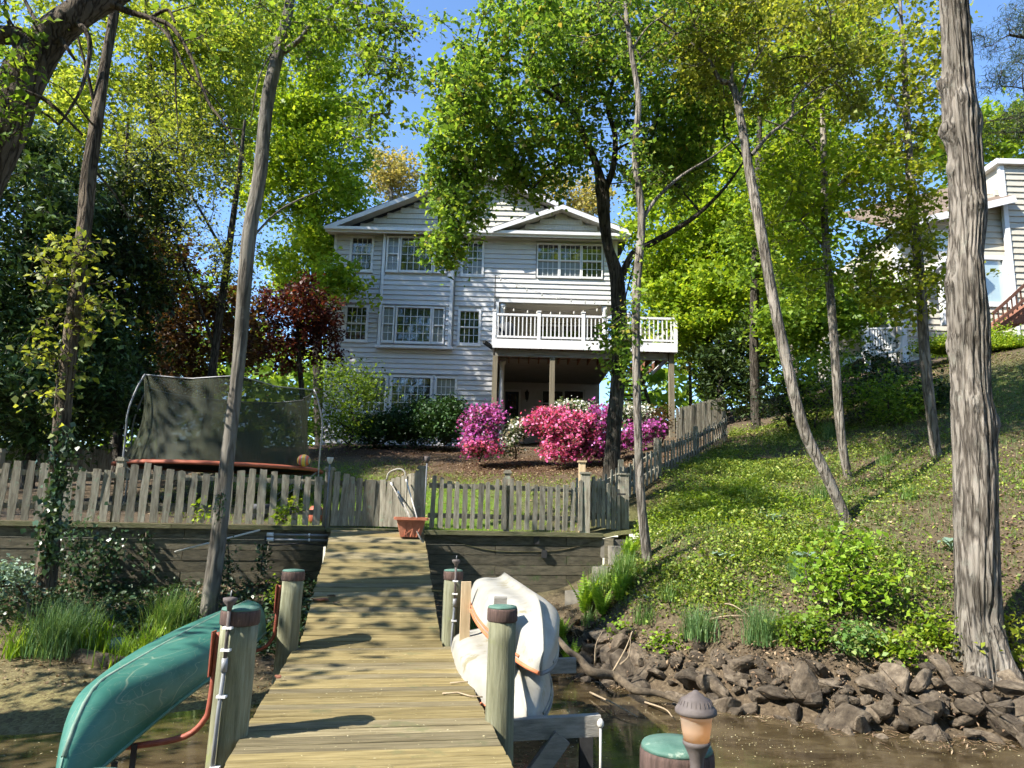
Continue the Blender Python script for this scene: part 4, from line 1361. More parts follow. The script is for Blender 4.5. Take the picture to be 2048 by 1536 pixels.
dock = thing('wooden_dock', 'weathered wooden plank dock leading from the water towards the fence', 'dock', DK(0, 0, 0))
PM = [plank_mesh(.138, .038, 1.575, 10 + k) for k in range(10)]
for k in (1, 4, 6, 9):
    PM[k].materials.append(M['dockgrey'])
s = -7.0
i = 0
while s < 3.33:
    put('plank', PM[random.randrange(10)], M['dockwood'], dock, DK(s + .07, random.gauss(0, .004), DECK + random.gauss(0, .0015)), (random.gauss(0, .004), random.gauss(0, .0012), yaw + random.gauss(0, .0015)))
    s += .149
    i += 1
for t in (-.68, 0, .68):
    MB().beam(DK(-7, t, DECK - .13), DK(3.3, t, DECK - .13), .05, .18).build('stringer', M['oldwood'], dock)
for sp in (-6.6, -4.4, -2.2, .65, 3.2):
    MB().beam(DK(sp, -.8, DECK - .32), DK(sp, .8, DECK - .32), .06, .2).build('cross_beam', M['oldwood'], dock)

ramp_ = thing('wooden_ramp', 'sloping wooden plank ramp rising from the dock to the picket gate', 'ramp', DK(3.4, 0, DECK))
SJ, ST = 3.36, 7.36
ZT = 1.80
PR = [plank_mesh(.138, .038, 1.42, 40 + k) for k in range(10)]
for k in (0, 3, 5, 8):
    PR[k].materials.append(M['dockgrey'])
Lr = math.hypot(ST - SJ, ZT - DECK)
pit = math.atan2(ZT - DECK, ST - SJ)
nr_ = int(Lr / .149)
for i in range(nr_):
    u = (i + .5) * .149 / Lr
    s = SJ + (ST - SJ) * u
    e = Matrix.Rotation(yaw + random.gauss(0, .0015), 4, 'Z') @ Matrix.Rotation(pit, 4, 'X')
    put('plank', PR[random.randrange(10)], M['dockwood'], ramp_, DK(s, -.03 + random.gauss(0, .004), DECK + (ZT - DECK) * u + .006), e.to_euler())
for t in (-.6, .0, .58):
    MB().beam(DK(SJ + .03, t, DECK - .14), DK(ST, t, ZT - .14), .05, .18).build('stringer', M['oldwood'], ramp_)


def pile(label, s, t, r, top, lean=0, seed=0):
    b = DK(s, t, DECK)
    rs = np.random.default_rng(seed)
    o = thing('dock_pile', label, 'post', Vector((b.x, b.y, -.4)), 'piles along the dock')
    pts = [(b.x - lean * .6, b.y, -1.0), (b.x - lean * .3, b.y, .1), (b.x, b.y, .75), (b.x + lean * .3, b.y, top - .09)]
    q = smooth_path(pts, 5)
    MB().tube(q, np.linspace(r * 1.06, r, len(q)), 22, wob=.018, seed=seed).build('shaft', M['pile'], o)
    c = Vector(pts[-1])
    MB().lathe(c, [(r * 1.03, 0), (r * 1.09, .008), (r * 1.08, .075), (r * 1.05, .089)], 22).build('band', M['pileband'], o)
    MB().lathe(c + Vector((0, 0, .0895)), [(r * 1.05, 0), (r * 1.0, .012), (r * .4, .02)], 22).build('cap', M['pilecap'], o)
    return o, c


_, cFL = pile('thick dock pile beside the near bow of the green canoe', .66, -.87, .112, 1.50, .03, 1)
_, cFR = pile('dock pile with green cap in front of the white boats', .82, .86, .098, 1.49, .0, 2)
_, cSL = pile('farther left dock pile by the red canoe bracket', 3.35, -.85, .105, 1.50, .03, 3)
_, cSR = pile('farther right dock pile beside the pale board and white boats', 3.55, .79, .098, 1.50, .0, 4)
_, cNR = pile('nearest right dock pile carrying the lit lantern', -2.05, .92, .105, 1.46, .0, 5)
_, cNL = pile('nearest left dock pile cut off by the bottom picture edge', -1.9, -.80, .1, 1.37, .0, 6)


def conduit(label, c, a, top):
    """Grey conduit clipped to a pile with an old lamp socket on top."""
    d = Vector((math.cos(a), math.sin(a), 0))
    p0 = Vector((c.x, c.y, 0)) + d * .135
    o = thing('conduit_riser', label, 'conduit', (p0.x, p0.y, .5), 'conduits on the piles')
    MB().tube([(p0.x - .02, p0.y, .45), (p0.x - .012, p0.y, .9), (p0.x, p0.y, 1.15)], .013, 8).build('pipe', M['pipe'], o)
    MB().tube([(p0.x, p0.y, 1.15), (p0.x, p0.y, 1.23)], .02, 8).build('coupling', M['steel'], o)
    MB().tube([(p0.x, p0.y, 1.23), (p0.x, p0.y, top)], .012, 8).build('stem', M['lampgrey'], o)
    MB().lathe((p0.x, p0.y, top - .01), [(.014, 0), (.02, .03), (.042, .055), (.044, .075), (.02, .08)], 12).build('socket', M['lampgrey'], o)
    MB().tube([(p0.x, p0.y, top + .07), (p0.x + .004, p0.y, top + .11)], .004, 5).build('wire_stub', M['steel'], o)
    for z in (.6, 1.0, 1.27, 1.4):
        MB().box((p0.x - .028, p0.y - .018, z), (p0.x + .028, p0.y + .02, z + .014)).build('clip', M['white'], o)
conduit('grey conduit with a bare lamp socket on the near left pile', cFL, R(-100), 1.52)
conduit('grey conduit with a bare lamp socket on the far right pile', cSR, R(-75), 1.56)

# lit lantern on the nearest right pile
lpos = cNR + Vector((.03, -.125, .0))
ln = thing('dock_lantern', 'small lit lantern with grey domed cap on the nearest pile', 'lantern', (lpos.x, lpos.y, 1.2))
lz = 1.50
MB().lathe((lpos.x, lpos.y, lz - .12), [(.02, 0), (.019, .07), (.022, .095), (.036, .125), (.04, .13), (.04, .14)], 20).build('stem', M['lampgrey'], ln)
m, nt, b, out = _nodes('frosted_lamp_glass')
b.inputs['Base Color'].default_value = (0.36, 0.32, 0.27, 1)
b.inputs['Roughness'].default_value = 0.35
tl = N(nt, 'ShaderNodeBsdfTranslucent')
tl.inputs['Color'].default_value = (0.8, 0.68, 0.5, 1)
mx_ = N(nt, 'ShaderNodeMixShader', Fac=0.5)
nt.links.new(b.outputs[0], mx_.inputs[1])
nt.links.new(tl.outputs[0], mx_.inputs[2])
nt.links.new(mx_.outputs[0], out.inputs['Surface'])
M['frost'] = m
MB().lathe((lpos.x, lpos.y, lz + .02), [(.037, 0), (.042, .03), (.046, .06), (.051, .075)], 24).build('glass_shade', M['frost'], ln)
m, nt, b, out = _nodes('lamp_bulb')
b.inputs['Base Color'].default_value = (1, .6, .25, 1)
b.inputs['Emission Color'].default_value = (1, .45, .12, 1)
b.inputs['Emission Strength'].default_value = 1.6
M['bulb'] = m
MB().lathe((lpos.x, lpos.y, lz + .03), [(.004, 0), (.014, .008), (.016, .03), (.008, .045)], 10).build('bulb', M['bulb'], ln)
MB().lathe((lpos.x, lpos.y, lz + .093), [(.055, 0), (.061, .004), (.061, .012), (.054, .022), (.05, .026), (.044, .04), (.026, .05), (.022, .055), (.012, .06), (.006, .066)], 28).build('cap', M['lampgrey'], ln)
for i in range(24):
    a = i * math.pi / 12
    d = Vector((math.cos(a), math.sin(a), 0))
    MB().beam(lpos * 1 + Vector((0, 0, lz + .12 - lpos.z)) + d * .0505, lpos + Vector((0, 0, lz + .134 - lpos.z)) + d * .044, .0016, .0016).build('cap_rib', M['lampgrey'], ln)

# ------------------------------------------------------------------ timber retaining walls
def wall_run(label, pts, top, n, name='timber_wall', cap=True, seed=0):
    rs = random.Random(seed)
    t = thing(name, label, 'retaining wall', (pts[0][0], pts[0][1], top - n * .155))
    for k in range(n):
        z = top - (.07 if cap else 0) - k * .155
        for (ax, ay), (bx, by) in zip(pts, pts[1:]):
            a, b_ = Vector((ax, ay, 0)), Vector((bx, by, 0))
            ln_ = (b_ - a).length
            u = (k % 2) * -1.2
            nn = Vector((-(b_ - a).y, (b_ - a).x, 0)).normalized()
            if nn.y < 0:
                nn = -nn
            while u < ln_:
                u0, u1 = max(0, u), min(ln_, u + 2.4)
                if u1 - u0 > .1:
                    j = nn * (.09 + rs.uniform(-.008, .008) + k * -.006)
                    p, q = a.lerp(b_, u0 / ln_) + j, a.lerp(b_, (u1 - .008) / ln_) + j
                    MB().beam(p + Vector((0, 0, z - .0755)), q + Vector((0, 0, z - .0755)), .15, .147).build('timber', M['timber'], t)
                u += 2.4
    if cap:
        for (ax, ay), (bx, by) in zip(pts, pts[1:]):
            a, b_ = Vector((ax, ay, 0)), Vector((bx, by, 0))
            m_ = max(1, round((b_ - a).length / 2.4))
            for i in range(m_):
                p, q = a.lerp(b_, i / m_), a.lerp(b_, (i + .996) / m_)
                nn = Vector((-(b_ - a).y, (b_ - a).x, 0)).normalized()
                nn = nn if nn.y > 0 else -nn
                MB().beam(p + nn * .08 + Vector((0, 0, top - .033)), q + nn * .08 + Vector((0, 0, top - .033)), .24, .066).build('cap_timber', M['mosstimber'], t)
    return t


wall_run('dark timber retaining wall left of the ramp, hung with ivy', [(-14, 8.3), (-7.143, 10.2), (-2.88, 11.42)], 1.82, 7, seed=1)
wall_run('mossy timber retaining wall right of the ramp', [(-2.86, 11.44), (-1.36, 11.52), (1.6, 12.2)], 1.80, 8, seed=2)
wr = thing('timber_wall_return', 'stacked timber wall end beside the stone steps', 'retaining wall', (1.66, 12.2, 1))
for k in range(6):
    z = 1.72 - k * .155
    MB().beam((1.69, 12.15, z - .0755), (1.95 + .0 * k, 13.0, z - .0755), .15, .147).build('timber', M['timber'], wr)
# two small fixtures on the right wall
for i, (px, py) in enumerate(((1073, 1081), (1088, 1108))):
    q = P(px, py, 11.98)
    o = MB().box((q.x - .045, q.y - .05, q.z - .06), (q.x + .045, q.y + .12, q.z + .06)).build('wall_light', M['black'])
    tag(o, ['upper', 'lower'][i] + ' small dark box light on the right timber wall', 'light')

# terraced low timber steps behind the left fence
for k, (y0, z0) in enumerate(((13.0, 1.92), (14.0, 2.1))):
    t = thing('low_terrace_edge', ['front', 'back'][k] + ' low timber terrace edge behind the left picket fence', 'terrace edge', (-8, y0, z0 - .3))
    for i in range(5):
        x = -10.2 + i * 1.5
        MB().box((x, y0 + i * .18, z0 - .35), (x + 1.49, y0 + .2 + i * .18, z0)).build('timber', M['timber'], t)

# ------------------------------------------------------------------ fences
def picket_mesh(k, w=.095, th=.02):
    rs = np.random.default_rng(100 + k)
    e = rs.normal(size=6) * .006
    top = [1 + rs.normal() * .008, 1 + rs.normal() * .012, 1 + rs.normal() * .008]
    pr = [(-w / 2 + e[0], 0), (w / 2 + e[1], 0), (w / 2 + e[2], .5), (w / 2 + e[3], top[2]), (0, top[1]), (-w / 2 + e[4], top[0]), (-w / 2 + e[5], .5)]
    return MB().prism([(x, -th / 2, z) for x, z in pr], (0, th, 0)).mesh('picket')


PK = [picket_mesh(k) for k in range(7)]
PKN = [picket_mesh(20 + k, .07) for k in range(5)]


def fence(name, label, cat, a, b_, n, hfn, rails=(.2, .68), posts=(), lean=.03, thin=False, dz=None, group=None, mat='fencewood', railh=.08, width=1.0):
    """Picket fence from a to b: children picket, rail, post."""
    a, b_ = Vector(a), Vector(b_)
    t = thing(name, label, cat, a, group)
    d = b_ - a
    ang = math.atan2(d.y, d.x)
    nn = Vector((-d.y, d.x, 0)).normalized()
    if nn.y < 0:
        nn = -nn
    pk = PKN if thin else PK
    for i in range(n):
        u = (i + .5) / n
        p = a.lerp(b_, u)
        if dz:
            p.z += dz(u)
        put('picket', pk[random.randrange(len(pk))], M[mat], t, p - nn * .012, (random.gauss(0, .012), random.gauss(0, lean), ang + random.gauss(0, .03)), (width * random.uniform(.9, 1.1), 1, hfn(u) * random.uniform(.985, 1.015)))
    seg = 6
    for rz in rails:
        for k in range(seg if dz else 1):
            m_ = seg if dz else 1
            u0, u1 = k / m_, (k + 1) / m_
            p, q = a.lerp(b_, u0), a.lerp(b_, u1)
            if dz:
                p.z += dz(u0)
                q.z += dz(u1)
            MB().beam(p + nn * .03 + Vector((0, 0, rz)), q + nn * .03 + Vector((0, 0, rz)), .04, railh).build('rail', M[mat], t)
    for (u, hh, cap) in posts:
        p = a.lerp(b_, u) + nn * .09
        if dz:
            p.z += dz(u)
        po = MB().box((p.x - .05, p.y - .05, p.z - .4), (p.x + .05, p.y + .05, p.z + hh)).build('post', M[mat], t, at=p)
        if cap:
            MB().box((p.x - .07, p.y - .07, p.z + hh), (p.x + .07, p.y + .07, p.z + hh + .035)).box((p.x - .05, p.y - .05, p.z + hh + .036), (p.x + .05, p.y + .05, p.z + hh + .06)).build('post_cap', M[mat], po)
    return t


def scallop(hi, dip, secs):
    return lambda u: hi - dip * math.sin(math.pi * ((u * secs) % 1.0))


f0, f1 = Vector((-8.5, 9.98, 1.83)), Vector((-2.98, 11.55, 1.83))
fence('picket_fence', 'weathered grey picket fence with scalloped top left of the ramp', 'fence', f0, f1, 34, lambda u: .88 - .13 * abs(math.sin(math.pi * (u * 3.6 + .05))), posts=((.2, .95, True), (.48, .9, True), (.74, .9, True)), lean=.012, width=1.08)
g0, g1, g2 = Vector((-2.86, 11.62, 1.83)), Vector((-2.12, 11.82, 1.83)), Vector((-1.42, 11.66, 1.83))
fence('picket_gate', 'left leaf of the double picket gate at the top of the ramp', 'gate', g0, g1, 8, lambda u: .88 - .16 * u ** .7, posts=(), group='gate leaves')
fence('picket_gate', 'right leaf of the double picket gate behind the terracotta planter', 'gate', g1 + Vector((.03, .0, 0)), g2, 8, lambda u: .74 + .2 * u ** 1.6, posts=(), group='gate leaves')
h0, h1 = Vector((-1.3, 11.66, 1.83)), Vector((1.27, 12.22, 1.83))
fence('picket_fence', 'weathered picket fence right of the ramp above the mossy wall', 'fence', h0, h1, 20, lambda u: .86 - .13 * abs(math.sin(math.pi * (u * 2))), posts=((.5, .92, True),), lean=.012, thin=True, width=1.12)
for lbl, px, top, lampz in (('gate post with a small glass lamp left of the ramp', 650, 940, 922), ('gate post with a small dark lamp right of the ramp', 839, 938, 920)):
    q = P(px, 1055, 11.6)
    t = thing('gate_post', lbl, 'post', (q.x, q.y + .05, 1.6), 'lamp posts at the ramp gate')
    zt_ = P(px, top, 11.6).z
    MB().box((q.x - .055, q.y, 1.5), (q.x + .055, q.y + .11, zt_)).build('shaft', M['fencewood'], t)
    MB().box((q.x - .08, q.y - .025, zt_ + .001), (q.x + .08, q.y + .135, zt_ + .03)).box((q.x - .065, q.y - .01, zt_ + .031), (q.x + .065, q.y + .12, zt_ + .055)).build('cap', M['fencewood'], t)
    MB().tube([(q.x + (.01 if px < 700 else .07), q.y - .03, 1.8), (q.x + (.015 if px < 700 else .075), q.y - .03, zt_ + .12)], .013, 8).build('lamp_stem', M['pipe'], t)
    MB().lathe((q.x + (.015 if px < 700 else .075), q.y - .03, zt_ + .1), [(.018, 0), (.04, .04), (.055, .1), (.05, .105)], 10).build('lamp_head', M['rope'] if px < 700 else M['lampgrey'], t)
# corner posts, side gate and side fence
for lbl, px, y0, y1, D, w, mt in (('tall new-wood post at the corner by the side gate', 1163, 925, 1055, 12.55, .055, 'newwood'), ('stout grey corner post at the end of the front fence', 1170, 948, 1060, 12.3, .075, 'fencewood'),
                                  ('stout grey gate post beside the pale tree trunk', 1247, 950, 1066, 12.75, .085, 'fencewood')):
    q0_, q1_ = P(px, y1, D), P(px, y0, D)
    t = thing('fence_post', lbl, 'post', q0_)
    MB().box((q0_.x - w, D - w, q0_.z - .3), (q0_.x + w, D + w, q1_.z)).build('shaft', M[mt], t)
    MB().box((q0_.x - w - .02, D - w - .02, q1_.z + .001), (q0_.x + w + .02, D + w + .02, q1_.z + .03)).build('cap', M[mt], t)
k0, k1 = P(1181, 1052, 12.35), P(1240, 1062, 12.6)
tg = fence('side_gate', 'narrow picket gate standing ajar beside the stone steps', 'gate', k0, k1, 6, lambda u: .86 - .16 * u, rails=(.2, .62), lean=.01, thin=True)
q = P(1232, 990, 12.55)
MB().box((q.x, q.y - .06, q.z), (q.x + .16, q.y - .045, q.z + .03)).build('hinge', M['black'], tg)
a_, b2 = Vector((1.35, 13.2, 0)), Vector((3.25, 15.4, 0))
c2 = P(1455, 872, 20)
for lbl, u0, u1, n_ in (('lower run of picket fence climbing the slope behind the tree trunks', a_, b2, 17), ('upper run of picket fence climbing the bank towards the house', b2 + Vector((.08, .1, 0)), Vector((c2.x, c2.y, 0)), 26)):
    za = gz(u0.x, u0.y)
    zb_ = gz(u1.x, u1.y)
    fence('side_fence', lbl, 'fence', Vector((u0.x, u0.y, za)), Vector((u1.x, u1.y, zb_)), n_, lambda u: .74 - .08 * math.sin(u * 9) ** 2, thin=True, rails=(.2, .55), posts=((0, .8, False), (.5, .8, False), (1, .85, False)), lean=.02,
          dz=lambda u, u0=u0, u1=u1, za=za, zb_=zb_: gz(u0.x + (u1.x - u0.x) * u, u0.y + (u1.y - u0.y) * u) - (za + (zb_ - za) * u))
# boundary fence at the left, beyond the trampoline
l0, l1 = P(-60, 955, 17.2), P(300, 945, 19.5)
fence('boundary_fence', 'tall shaded plank fence behind the trampoline under the evergreens', 'fence', Vector((l0.x, l0.y, l0.z - .15)), Vector((l1.x, l1.y, l1.z - .2)), 60, lambda u: 1.0 - .12 * math.sin(math.pi * ((u * 4) % 1)), rails=(.25, .8), posts=((.25, 1.1, True), (.5, 1.1, True), (.75, 1.1, True)), lean=.01)
l2 = P(520, 920, 22)
fence('boundary_fence', 'far run of plank fence seen beneath and through the trampoline net', 'fence', Vector((l1.x + .1, l1.y, l1.z - .2)), Vector((l2.x, l2.y, l2.z)), 30, lambda u: .95, rails=(.25, .75), lean=.01)
# tall fence and gate behind the deck post
l3, l4 = P(1352, 835, 24), P(1450, 840, 24.5)
fence('board_fence', 'shaded tall board fence below the right end of the deck', 'fence', Vector((l3.x, l3.y, gz(l3.x, l3.y))), Vector((l4.x, l4.y, gz(l4.x, l4.y))), 17, lambda u: 1.05, rails=(.3, .8), lean=.0, mat='timber', width=1.1)

# ------------------------------------------------------------------ boats
def local_frame(a, b_, roll=0.0):
    """4x4 frame: x from a to b, z up, rolled about x."""
    a, b_ = Vector(a), Vector(b_)
    x = (b_ - a).normalized()
    y = Vector((0, 0, 1)).cross(x).normalized()
    z = x.cross(y)
    m = Matrix((x, y, z)).transposed().to_4x4() @ Matrix.Rotation(roll, 4, 'X')
    m.translation = (a + b_) / 2
    return m


def hull_obj(name, prof, nu, nv, frame, mat, parent=None, thick=.012):
    """Loft of prof(u, v) -> local point, closed shell with thickness."""
    V, F = [], []
    for i in range(nu + 1):
        for j in range(nv + 1):
            V.append(frame @ Vector(prof(-1 + 2 * i / nu, -1 + 2 * j / nv)))
    for i in range(nu):
        for j in range(nv):
            a = i * (nv + 1) + j
            F.append((a, a + nv + 1, a + nv + 2, a + 1))
    mb = MB().add(V, F, True)
    o = mb.build(name, mat, parent)
    md = o.modifiers.new('thickness', 'SOLIDIFY')
    md.thickness = thick
    md.offset = 0
    return o


# scratched green hull: pale hairline scratches over the paint
m = M['canoe']
nt = m.node_tree
L = nt.links.new
b = nt.nodes['Principled BSDF']
src = b.inputs['Base Color'].links[0].from_socket
tc = N(nt, 'ShaderNodeTexCoord')
acc = None
for k, (sc_, dist, wd) in enumerate(((4.1, .5, .0035), (7.3, .7, .004), (12.0, .6, .004), (3.1, .3, .003))):
    mp_ = N(nt, 'ShaderNodeMapping')
    mp_.inputs['Rotation'].default_value = (0.3 * k, .4 * k, 1.1 * k + .6)
    mp_.inputs['Scale'].default_value = (1, .22, 1)
    L(tc.outputs['Object'], mp_.inputs[0])
    nz_ = N(nt, 'ShaderNodeTexNoise', Scale=sc_, Detail=1.5, Distortion=dist)
    L(mp_.outputs[0], nz_.inputs['Vector'])
    r_ = ramp(nt, [(.5 - wd, (0, 0, 0)), (.5, (1, 1, 1)), (.5 + wd, (0, 0, 0))])
    L(nz_.outputs['Fac'], r_.inputs[0])
    if acc is None:
        acc = r_.outputs[0]
    else:
        mx_ = N(nt, 'ShaderNodeMix', _data_type='RGBA', _blend_type='LIGHTEN')
        mx_.inputs[0].default_value = 1
        L(acc, mx_.inputs[6])
        L(r_.outputs[0], mx_.inputs[7])
        acc = mx_.outputs[2]
dn = N(nt, 'ShaderNodeTexNoise', Scale=2.2, Detail=5.0)
L(tc.outputs['Object'], dn.inputs['Vector'])
dr2 = ramp(nt, [(.4, (.05, .05, .05)), (.7, (.75, .75, .75))])
L(dn.outputs['Fac'], dr2.inputs[0])
ml = N(nt, 'ShaderNodeMix', _data_type='RGBA', _blend_type='MULTIPLY')
ml.inputs[0].default_value = 1
L(acc, ml.inputs[6])
L(dr2.outputs[0], ml.inputs[7])
mxs = N(nt, 'ShaderNodeMix', _data_type='RGBA')
mxs.inputs[7].default_value = (.27, .31, .22, 1)
L(ml.outputs[2], mxs.inputs[0])
L(src, mxs.inputs[6])
L(mxs.outputs[2], b.inputs['Base Color'])

cn0, cn1 = P(128, 1530, 3.95), P(528, 1222, 8.6)
cn0.z, cn1.z = .76, .76
cn0.x -= .03
cn1.x -= .03
CF = local_frame(cn0, cn1, R(-7))
HL = (cn1 - cn0).length / 2
canoe = thing('green_canoe', 'overturned scratched green canoe on red brackets left of the dock', 'canoe', Vector(((cn0.x + cn1.x) / 2, (cn0.y + cn1.y) / 2, .7)))


def canoe_prof(u, v):
    au = abs(u)
    w = .36 * max(0.0, 1 - au ** 2.0) ** .85 + .004
    keel = .36 - .03 * au ** 2 - .36 * max(0, (au - .74) / .26) ** 2.4
    gun = .105 - .24 * au ** 3.0
    ph = v * math.pi / 2
    y = w * math.copysign(abs(math.sin(ph)) ** .9, v)
    c = abs(math.cos(ph)) ** .5
    ridge = .014 * math.exp(-(v / .045) ** 2)
    return (u * HL, y, gun + (keel - gun) * c + ridge)


hull_obj('hull', canoe_prof, 48, 32, CF, M['canoe'], canoe)
M['keel'] = pm('worn_keel', [(0.3, (0.09, 0.17, 0.13)), (0.7, (0.22, 0.28, 0.22))], scale=14, rough=0.6, bump=0.2)
MB().tube([CF @ (Vector(canoe_prof(-.97 + 1.94 * i / 40, 0)) - Vector((0, 0, .004))) for i in range(41)], .013, 6).build('keel_strip', M['keel'], canoe)
for sgn in (-1, 1):
    pts = [CF @ Vector(canoe_prof(-1 + 2 * i / 30, sgn)) for i in range(31)]
    MB().tube(pts, .014, 6).build('gunwale', M['canoe'], canoe)
br_pts = []
for lbl, c, s_, in (('red steel bracket holding the near half of the canoe', cFL, .66), ('red steel bracket holding the far end of the canoe', cSL, 3.35)):
    base = Vector((c.x, c.y, 0)) - DP * .12
    t = thing('canoe_bracket', lbl, 'bracket', (base.x, base.y, .6), 'canoe brackets')
    out_ = -DP
    pts = [base + Vector((0, 0, 1.36)), base + Vector((0, 0, .95)) + out_ * .015, base + Vector((0, 0, .84)) + out_ * .04, base + Vector((0, 0, .75)) + out_ * .14, base + Vector((0, 0, .71)) + out_ * .36, base + Vector((0, 0, .69)) + out_ * .62]
    q = smooth_path([tuple(p) for p in pts], 4)
    mb = MB()
    mb.tube(q, .018, 6)
    mb.build('arm', M['redmetal'], t)
    MB().box((base.x - .03, base.y - .045, 1.1), (base.x - .022, base.y + .02, 1.37)).build('plate', M['redmetal'], t)
for lbl, px, py, D in (('short black strap hanging below the near canoe bow', 232, 1500, 4.3), ('long black strap hanging under the canoe by the near pile', 270, 1480, 4.6)):
    q = P(px, py, D)
    o = MB().box((q.x - .016, q.y - .006, -.05), (q.x + .016, q.y + .006, .72)).build('strap', M['black'])
    tag(o, lbl, 'strap', 'straps under the canoe')


def dinghy(name, label, a, b_, roll, half, depth, seed):
    fr = local_frame(a, b_, roll)
    hl = (Vector(b_) - Vector(a)).length / 2
    t = thing(name, label, 'boat', (Vector(a) + Vector(b_)) / 2, 'white boats on the rack')

    def prof(u, v):
        k = (u + 1) / 2                                   # 0 at bow, 1 at transom
        w = half * (1 - (1 - min(1, k * 1.55)) ** 2.1) ** .75 * (1 - .12 * max(0, k - .6)) + .006
        kl = depth * (1 - .95 * max(0, 1 - k * 3.4) ** 2.2) - .03 * k
        gun = .10 * (1 - k) ** 2 * -1
        av = abs(v)
        if av < .68:                                      # bottom panel, keel ridge and side chines
            y = w * .86 * (av / .68)
            z = kl - .10 * (av / .68) - .012 * math.sin(math.pi * 2 * av / .68) * min(1, k * 3)
        else:
            q = (av - .68) / .32
            y = w * (.86 + .14 * q ** .7)
            z = (kl - .10) * (1 - q) + gun * q
        z += .03 * math.exp(-(v / .06) ** 2)
        return (u * hl, math.copysign(y, v), max(z, gun))
    hull_obj('hull', prof, 30, 34, fr, M['boat'], t, .01)
    n = 34
    tr = [fr @ Vector(prof(1, -1 + 2 * j / n)) for j in range(n + 1)]
    MB().add(tr, [tuple(range(n + 1))]).build('transom', M['boat'], t)
    for sg in (-1, 1):
        pts = [fr @ Vector(prof(-1 + 2 * i / 24, sg)) for i in range(25)]
        MB().tube(pts, .018, 6).build('rub_rail', M['boatred'] if sg > 0 else M['pipe'], t)
        MB().tube([fr @ (Vector(prof(-1 + 2 * i / 24, sg * .985)) + Vector((0, .004 * sg, .03))) for i in range(2, 25)], .011, 5).build('trim_strip', M['boatred'] if sg > 0 else M['boat'], t)
    return t


ub0, ub1 = P(1085, 1300, 5.45), DK(3.45, 1.27, 1.14)
ub0.z = 1.10
dinghy('white_dinghy', 'upper white overturned dinghy stacked on the other beside the dock', ub0, ub1, R(9), .345, .36, 1)
lb0, lb1 = P(1055, 1402, 5.4), DK(3.3, 1.15, .72)
lb0.z = .72
dinghy('white_dinghy', 'lower white overturned dinghy with stained hull on the rack', lb0, lb1, R(-4), .40, .30, 2)

rack = thing('boat_rack', 'grey timber rack arms and brace holding the white boats', 'rack', DK(.95, .95, .2))
MB().beam(DK(.97, .8, .64), DK(.97, 1.62, .66), .07, .14).build('arm', M['oldwood'], rack)
MB().beam(DK(.93, .9, .05), DK(.93, 1.33, .60), .06, .13).build('brace', M['oldwood'], rack)
MB().beam(DK(3.0, .8, .62), DK(3.0, 2.0, .64), .07, .14).build('arm', M['oldwood'], rack)
MB().box(tuple(DK(1.32, .93, .2) - Vector((.05, .05, 0))), tuple(DK(1.32, .93, 1.50) + Vector((.05, .05, 0)))).build('post', M['oldwood'], rack)
MB().box(tuple(DK(1.32, 1.62, -.4) - Vector((.05, .05, 0))), tuple(DK(1.32, 1.62, .6) + Vector((.05, .05, 0)))).build('post', M['black'], rack)
o = MB().beam(DK(2.95, .86, .45), DK(2.95, .86, 1.45), .095, .045, up=DD).build('upright_board', M['newwood'])
tag(o, 'pale new board standing upright between far right pile and boats', 'board')
e_ = DK(.97, 1.62, .62)
o = MB().tube([e_ + Vector((0, -.045, .06)), e_ + Vector((.0, -.05, -.2)), e_ + Vector((-.01, -.05, -.72))], .009, 6).lathe(e_ + Vector((0, -.045, .03)), [(.012, 0), (.024, .015), (.024, .04), (.01, .06)], 8).build('hanging_rope', M['rope'])
tag(o, 'thin pale rope hanging from the rack arm to the water', 'rope')
q = PZ(1150, 1462, .0)
o = MB().box((q.x - .16, q.y - .09, -.1), (q.x + .16, q.y + .09, .09)).build('float_block', M['black'])
tag(o, 'black float in the water under the rack arm', 'float')

# ------------------------------------------------------------------ trampoline
TC = P(445, 938, 15.7)
TR = 2.1
tz_ = TC.z + .03
tg_ = gz(TC.x, TC.y)
tramp = thing('trampoline', 'round trampoline with orange rim and tall dark safety net', 'trampoline', (TC.x, TC.y, tg_))
ring = [(TC.x + TR * math.cos(a), TC.y + TR * math.sin(a), tz_) for a in np.linspace(0, 2 * math.pi, 49)]
mb = MB()
V = []
for a in np.linspace(0, 2 * math.pi, 48, endpoint=False):
    for r_, dz in ((TR + .04, -.05), (TR + .05, .0), (TR - .02, .035), (TR - .26, .03), (TR - .26, -.01)):
        V.append((TC.x + r_ * math.cos(a), TC.y + r_ * math.sin(a), tz_ + dz))
F = [(i * 5 + j, ((i + 1) % 48) * 5 + j, ((i + 1) % 48) * 5 + (j + 1) % 5, i * 5 + (j + 1) % 5) for i in range(48) for j in range(5)]
MB().add(V, F, True).build('pad', M['orange'], tramp)
MB().add([(TC.x + (TR - .24) * math.cos(a), TC.y + (TR - .24) * math.sin(a), tz_ - .005) for a in np.linspace(0, 2 * math.pi, 40, endpoint=False)], [tuple(range(40))]).build('mat', M['black'], tramp)
m, nt, b, out = _nodes('safety_net')
L = nt.links.new
tr_ = N(nt, 'ShaderNodeBsdfTransparent')
nz_ = N(nt, 'ShaderNodeTexNoise', Scale=1.3, Detail=3.0)
tc = N(nt, 'ShaderNodeTexCoord')
L(tc.outputs['Object'], nz_.inputs['Vector'])
rp_ = ramp(nt, [(.3, (.010, .014, .006)), (.7, (.030, .036, .013))])
L(nz_.outputs['Fac'], rp_.inputs[0])
L(rp_.outputs[0], b.inputs['Base Color'])
b.inputs['Roughness'].default_value = .8
mx_ = N(nt, 'ShaderNodeMixShader', Fac=.80)
L(tr_.outputs[0], mx_.inputs[1])
L(b.outputs[0], mx_.inputs[2])
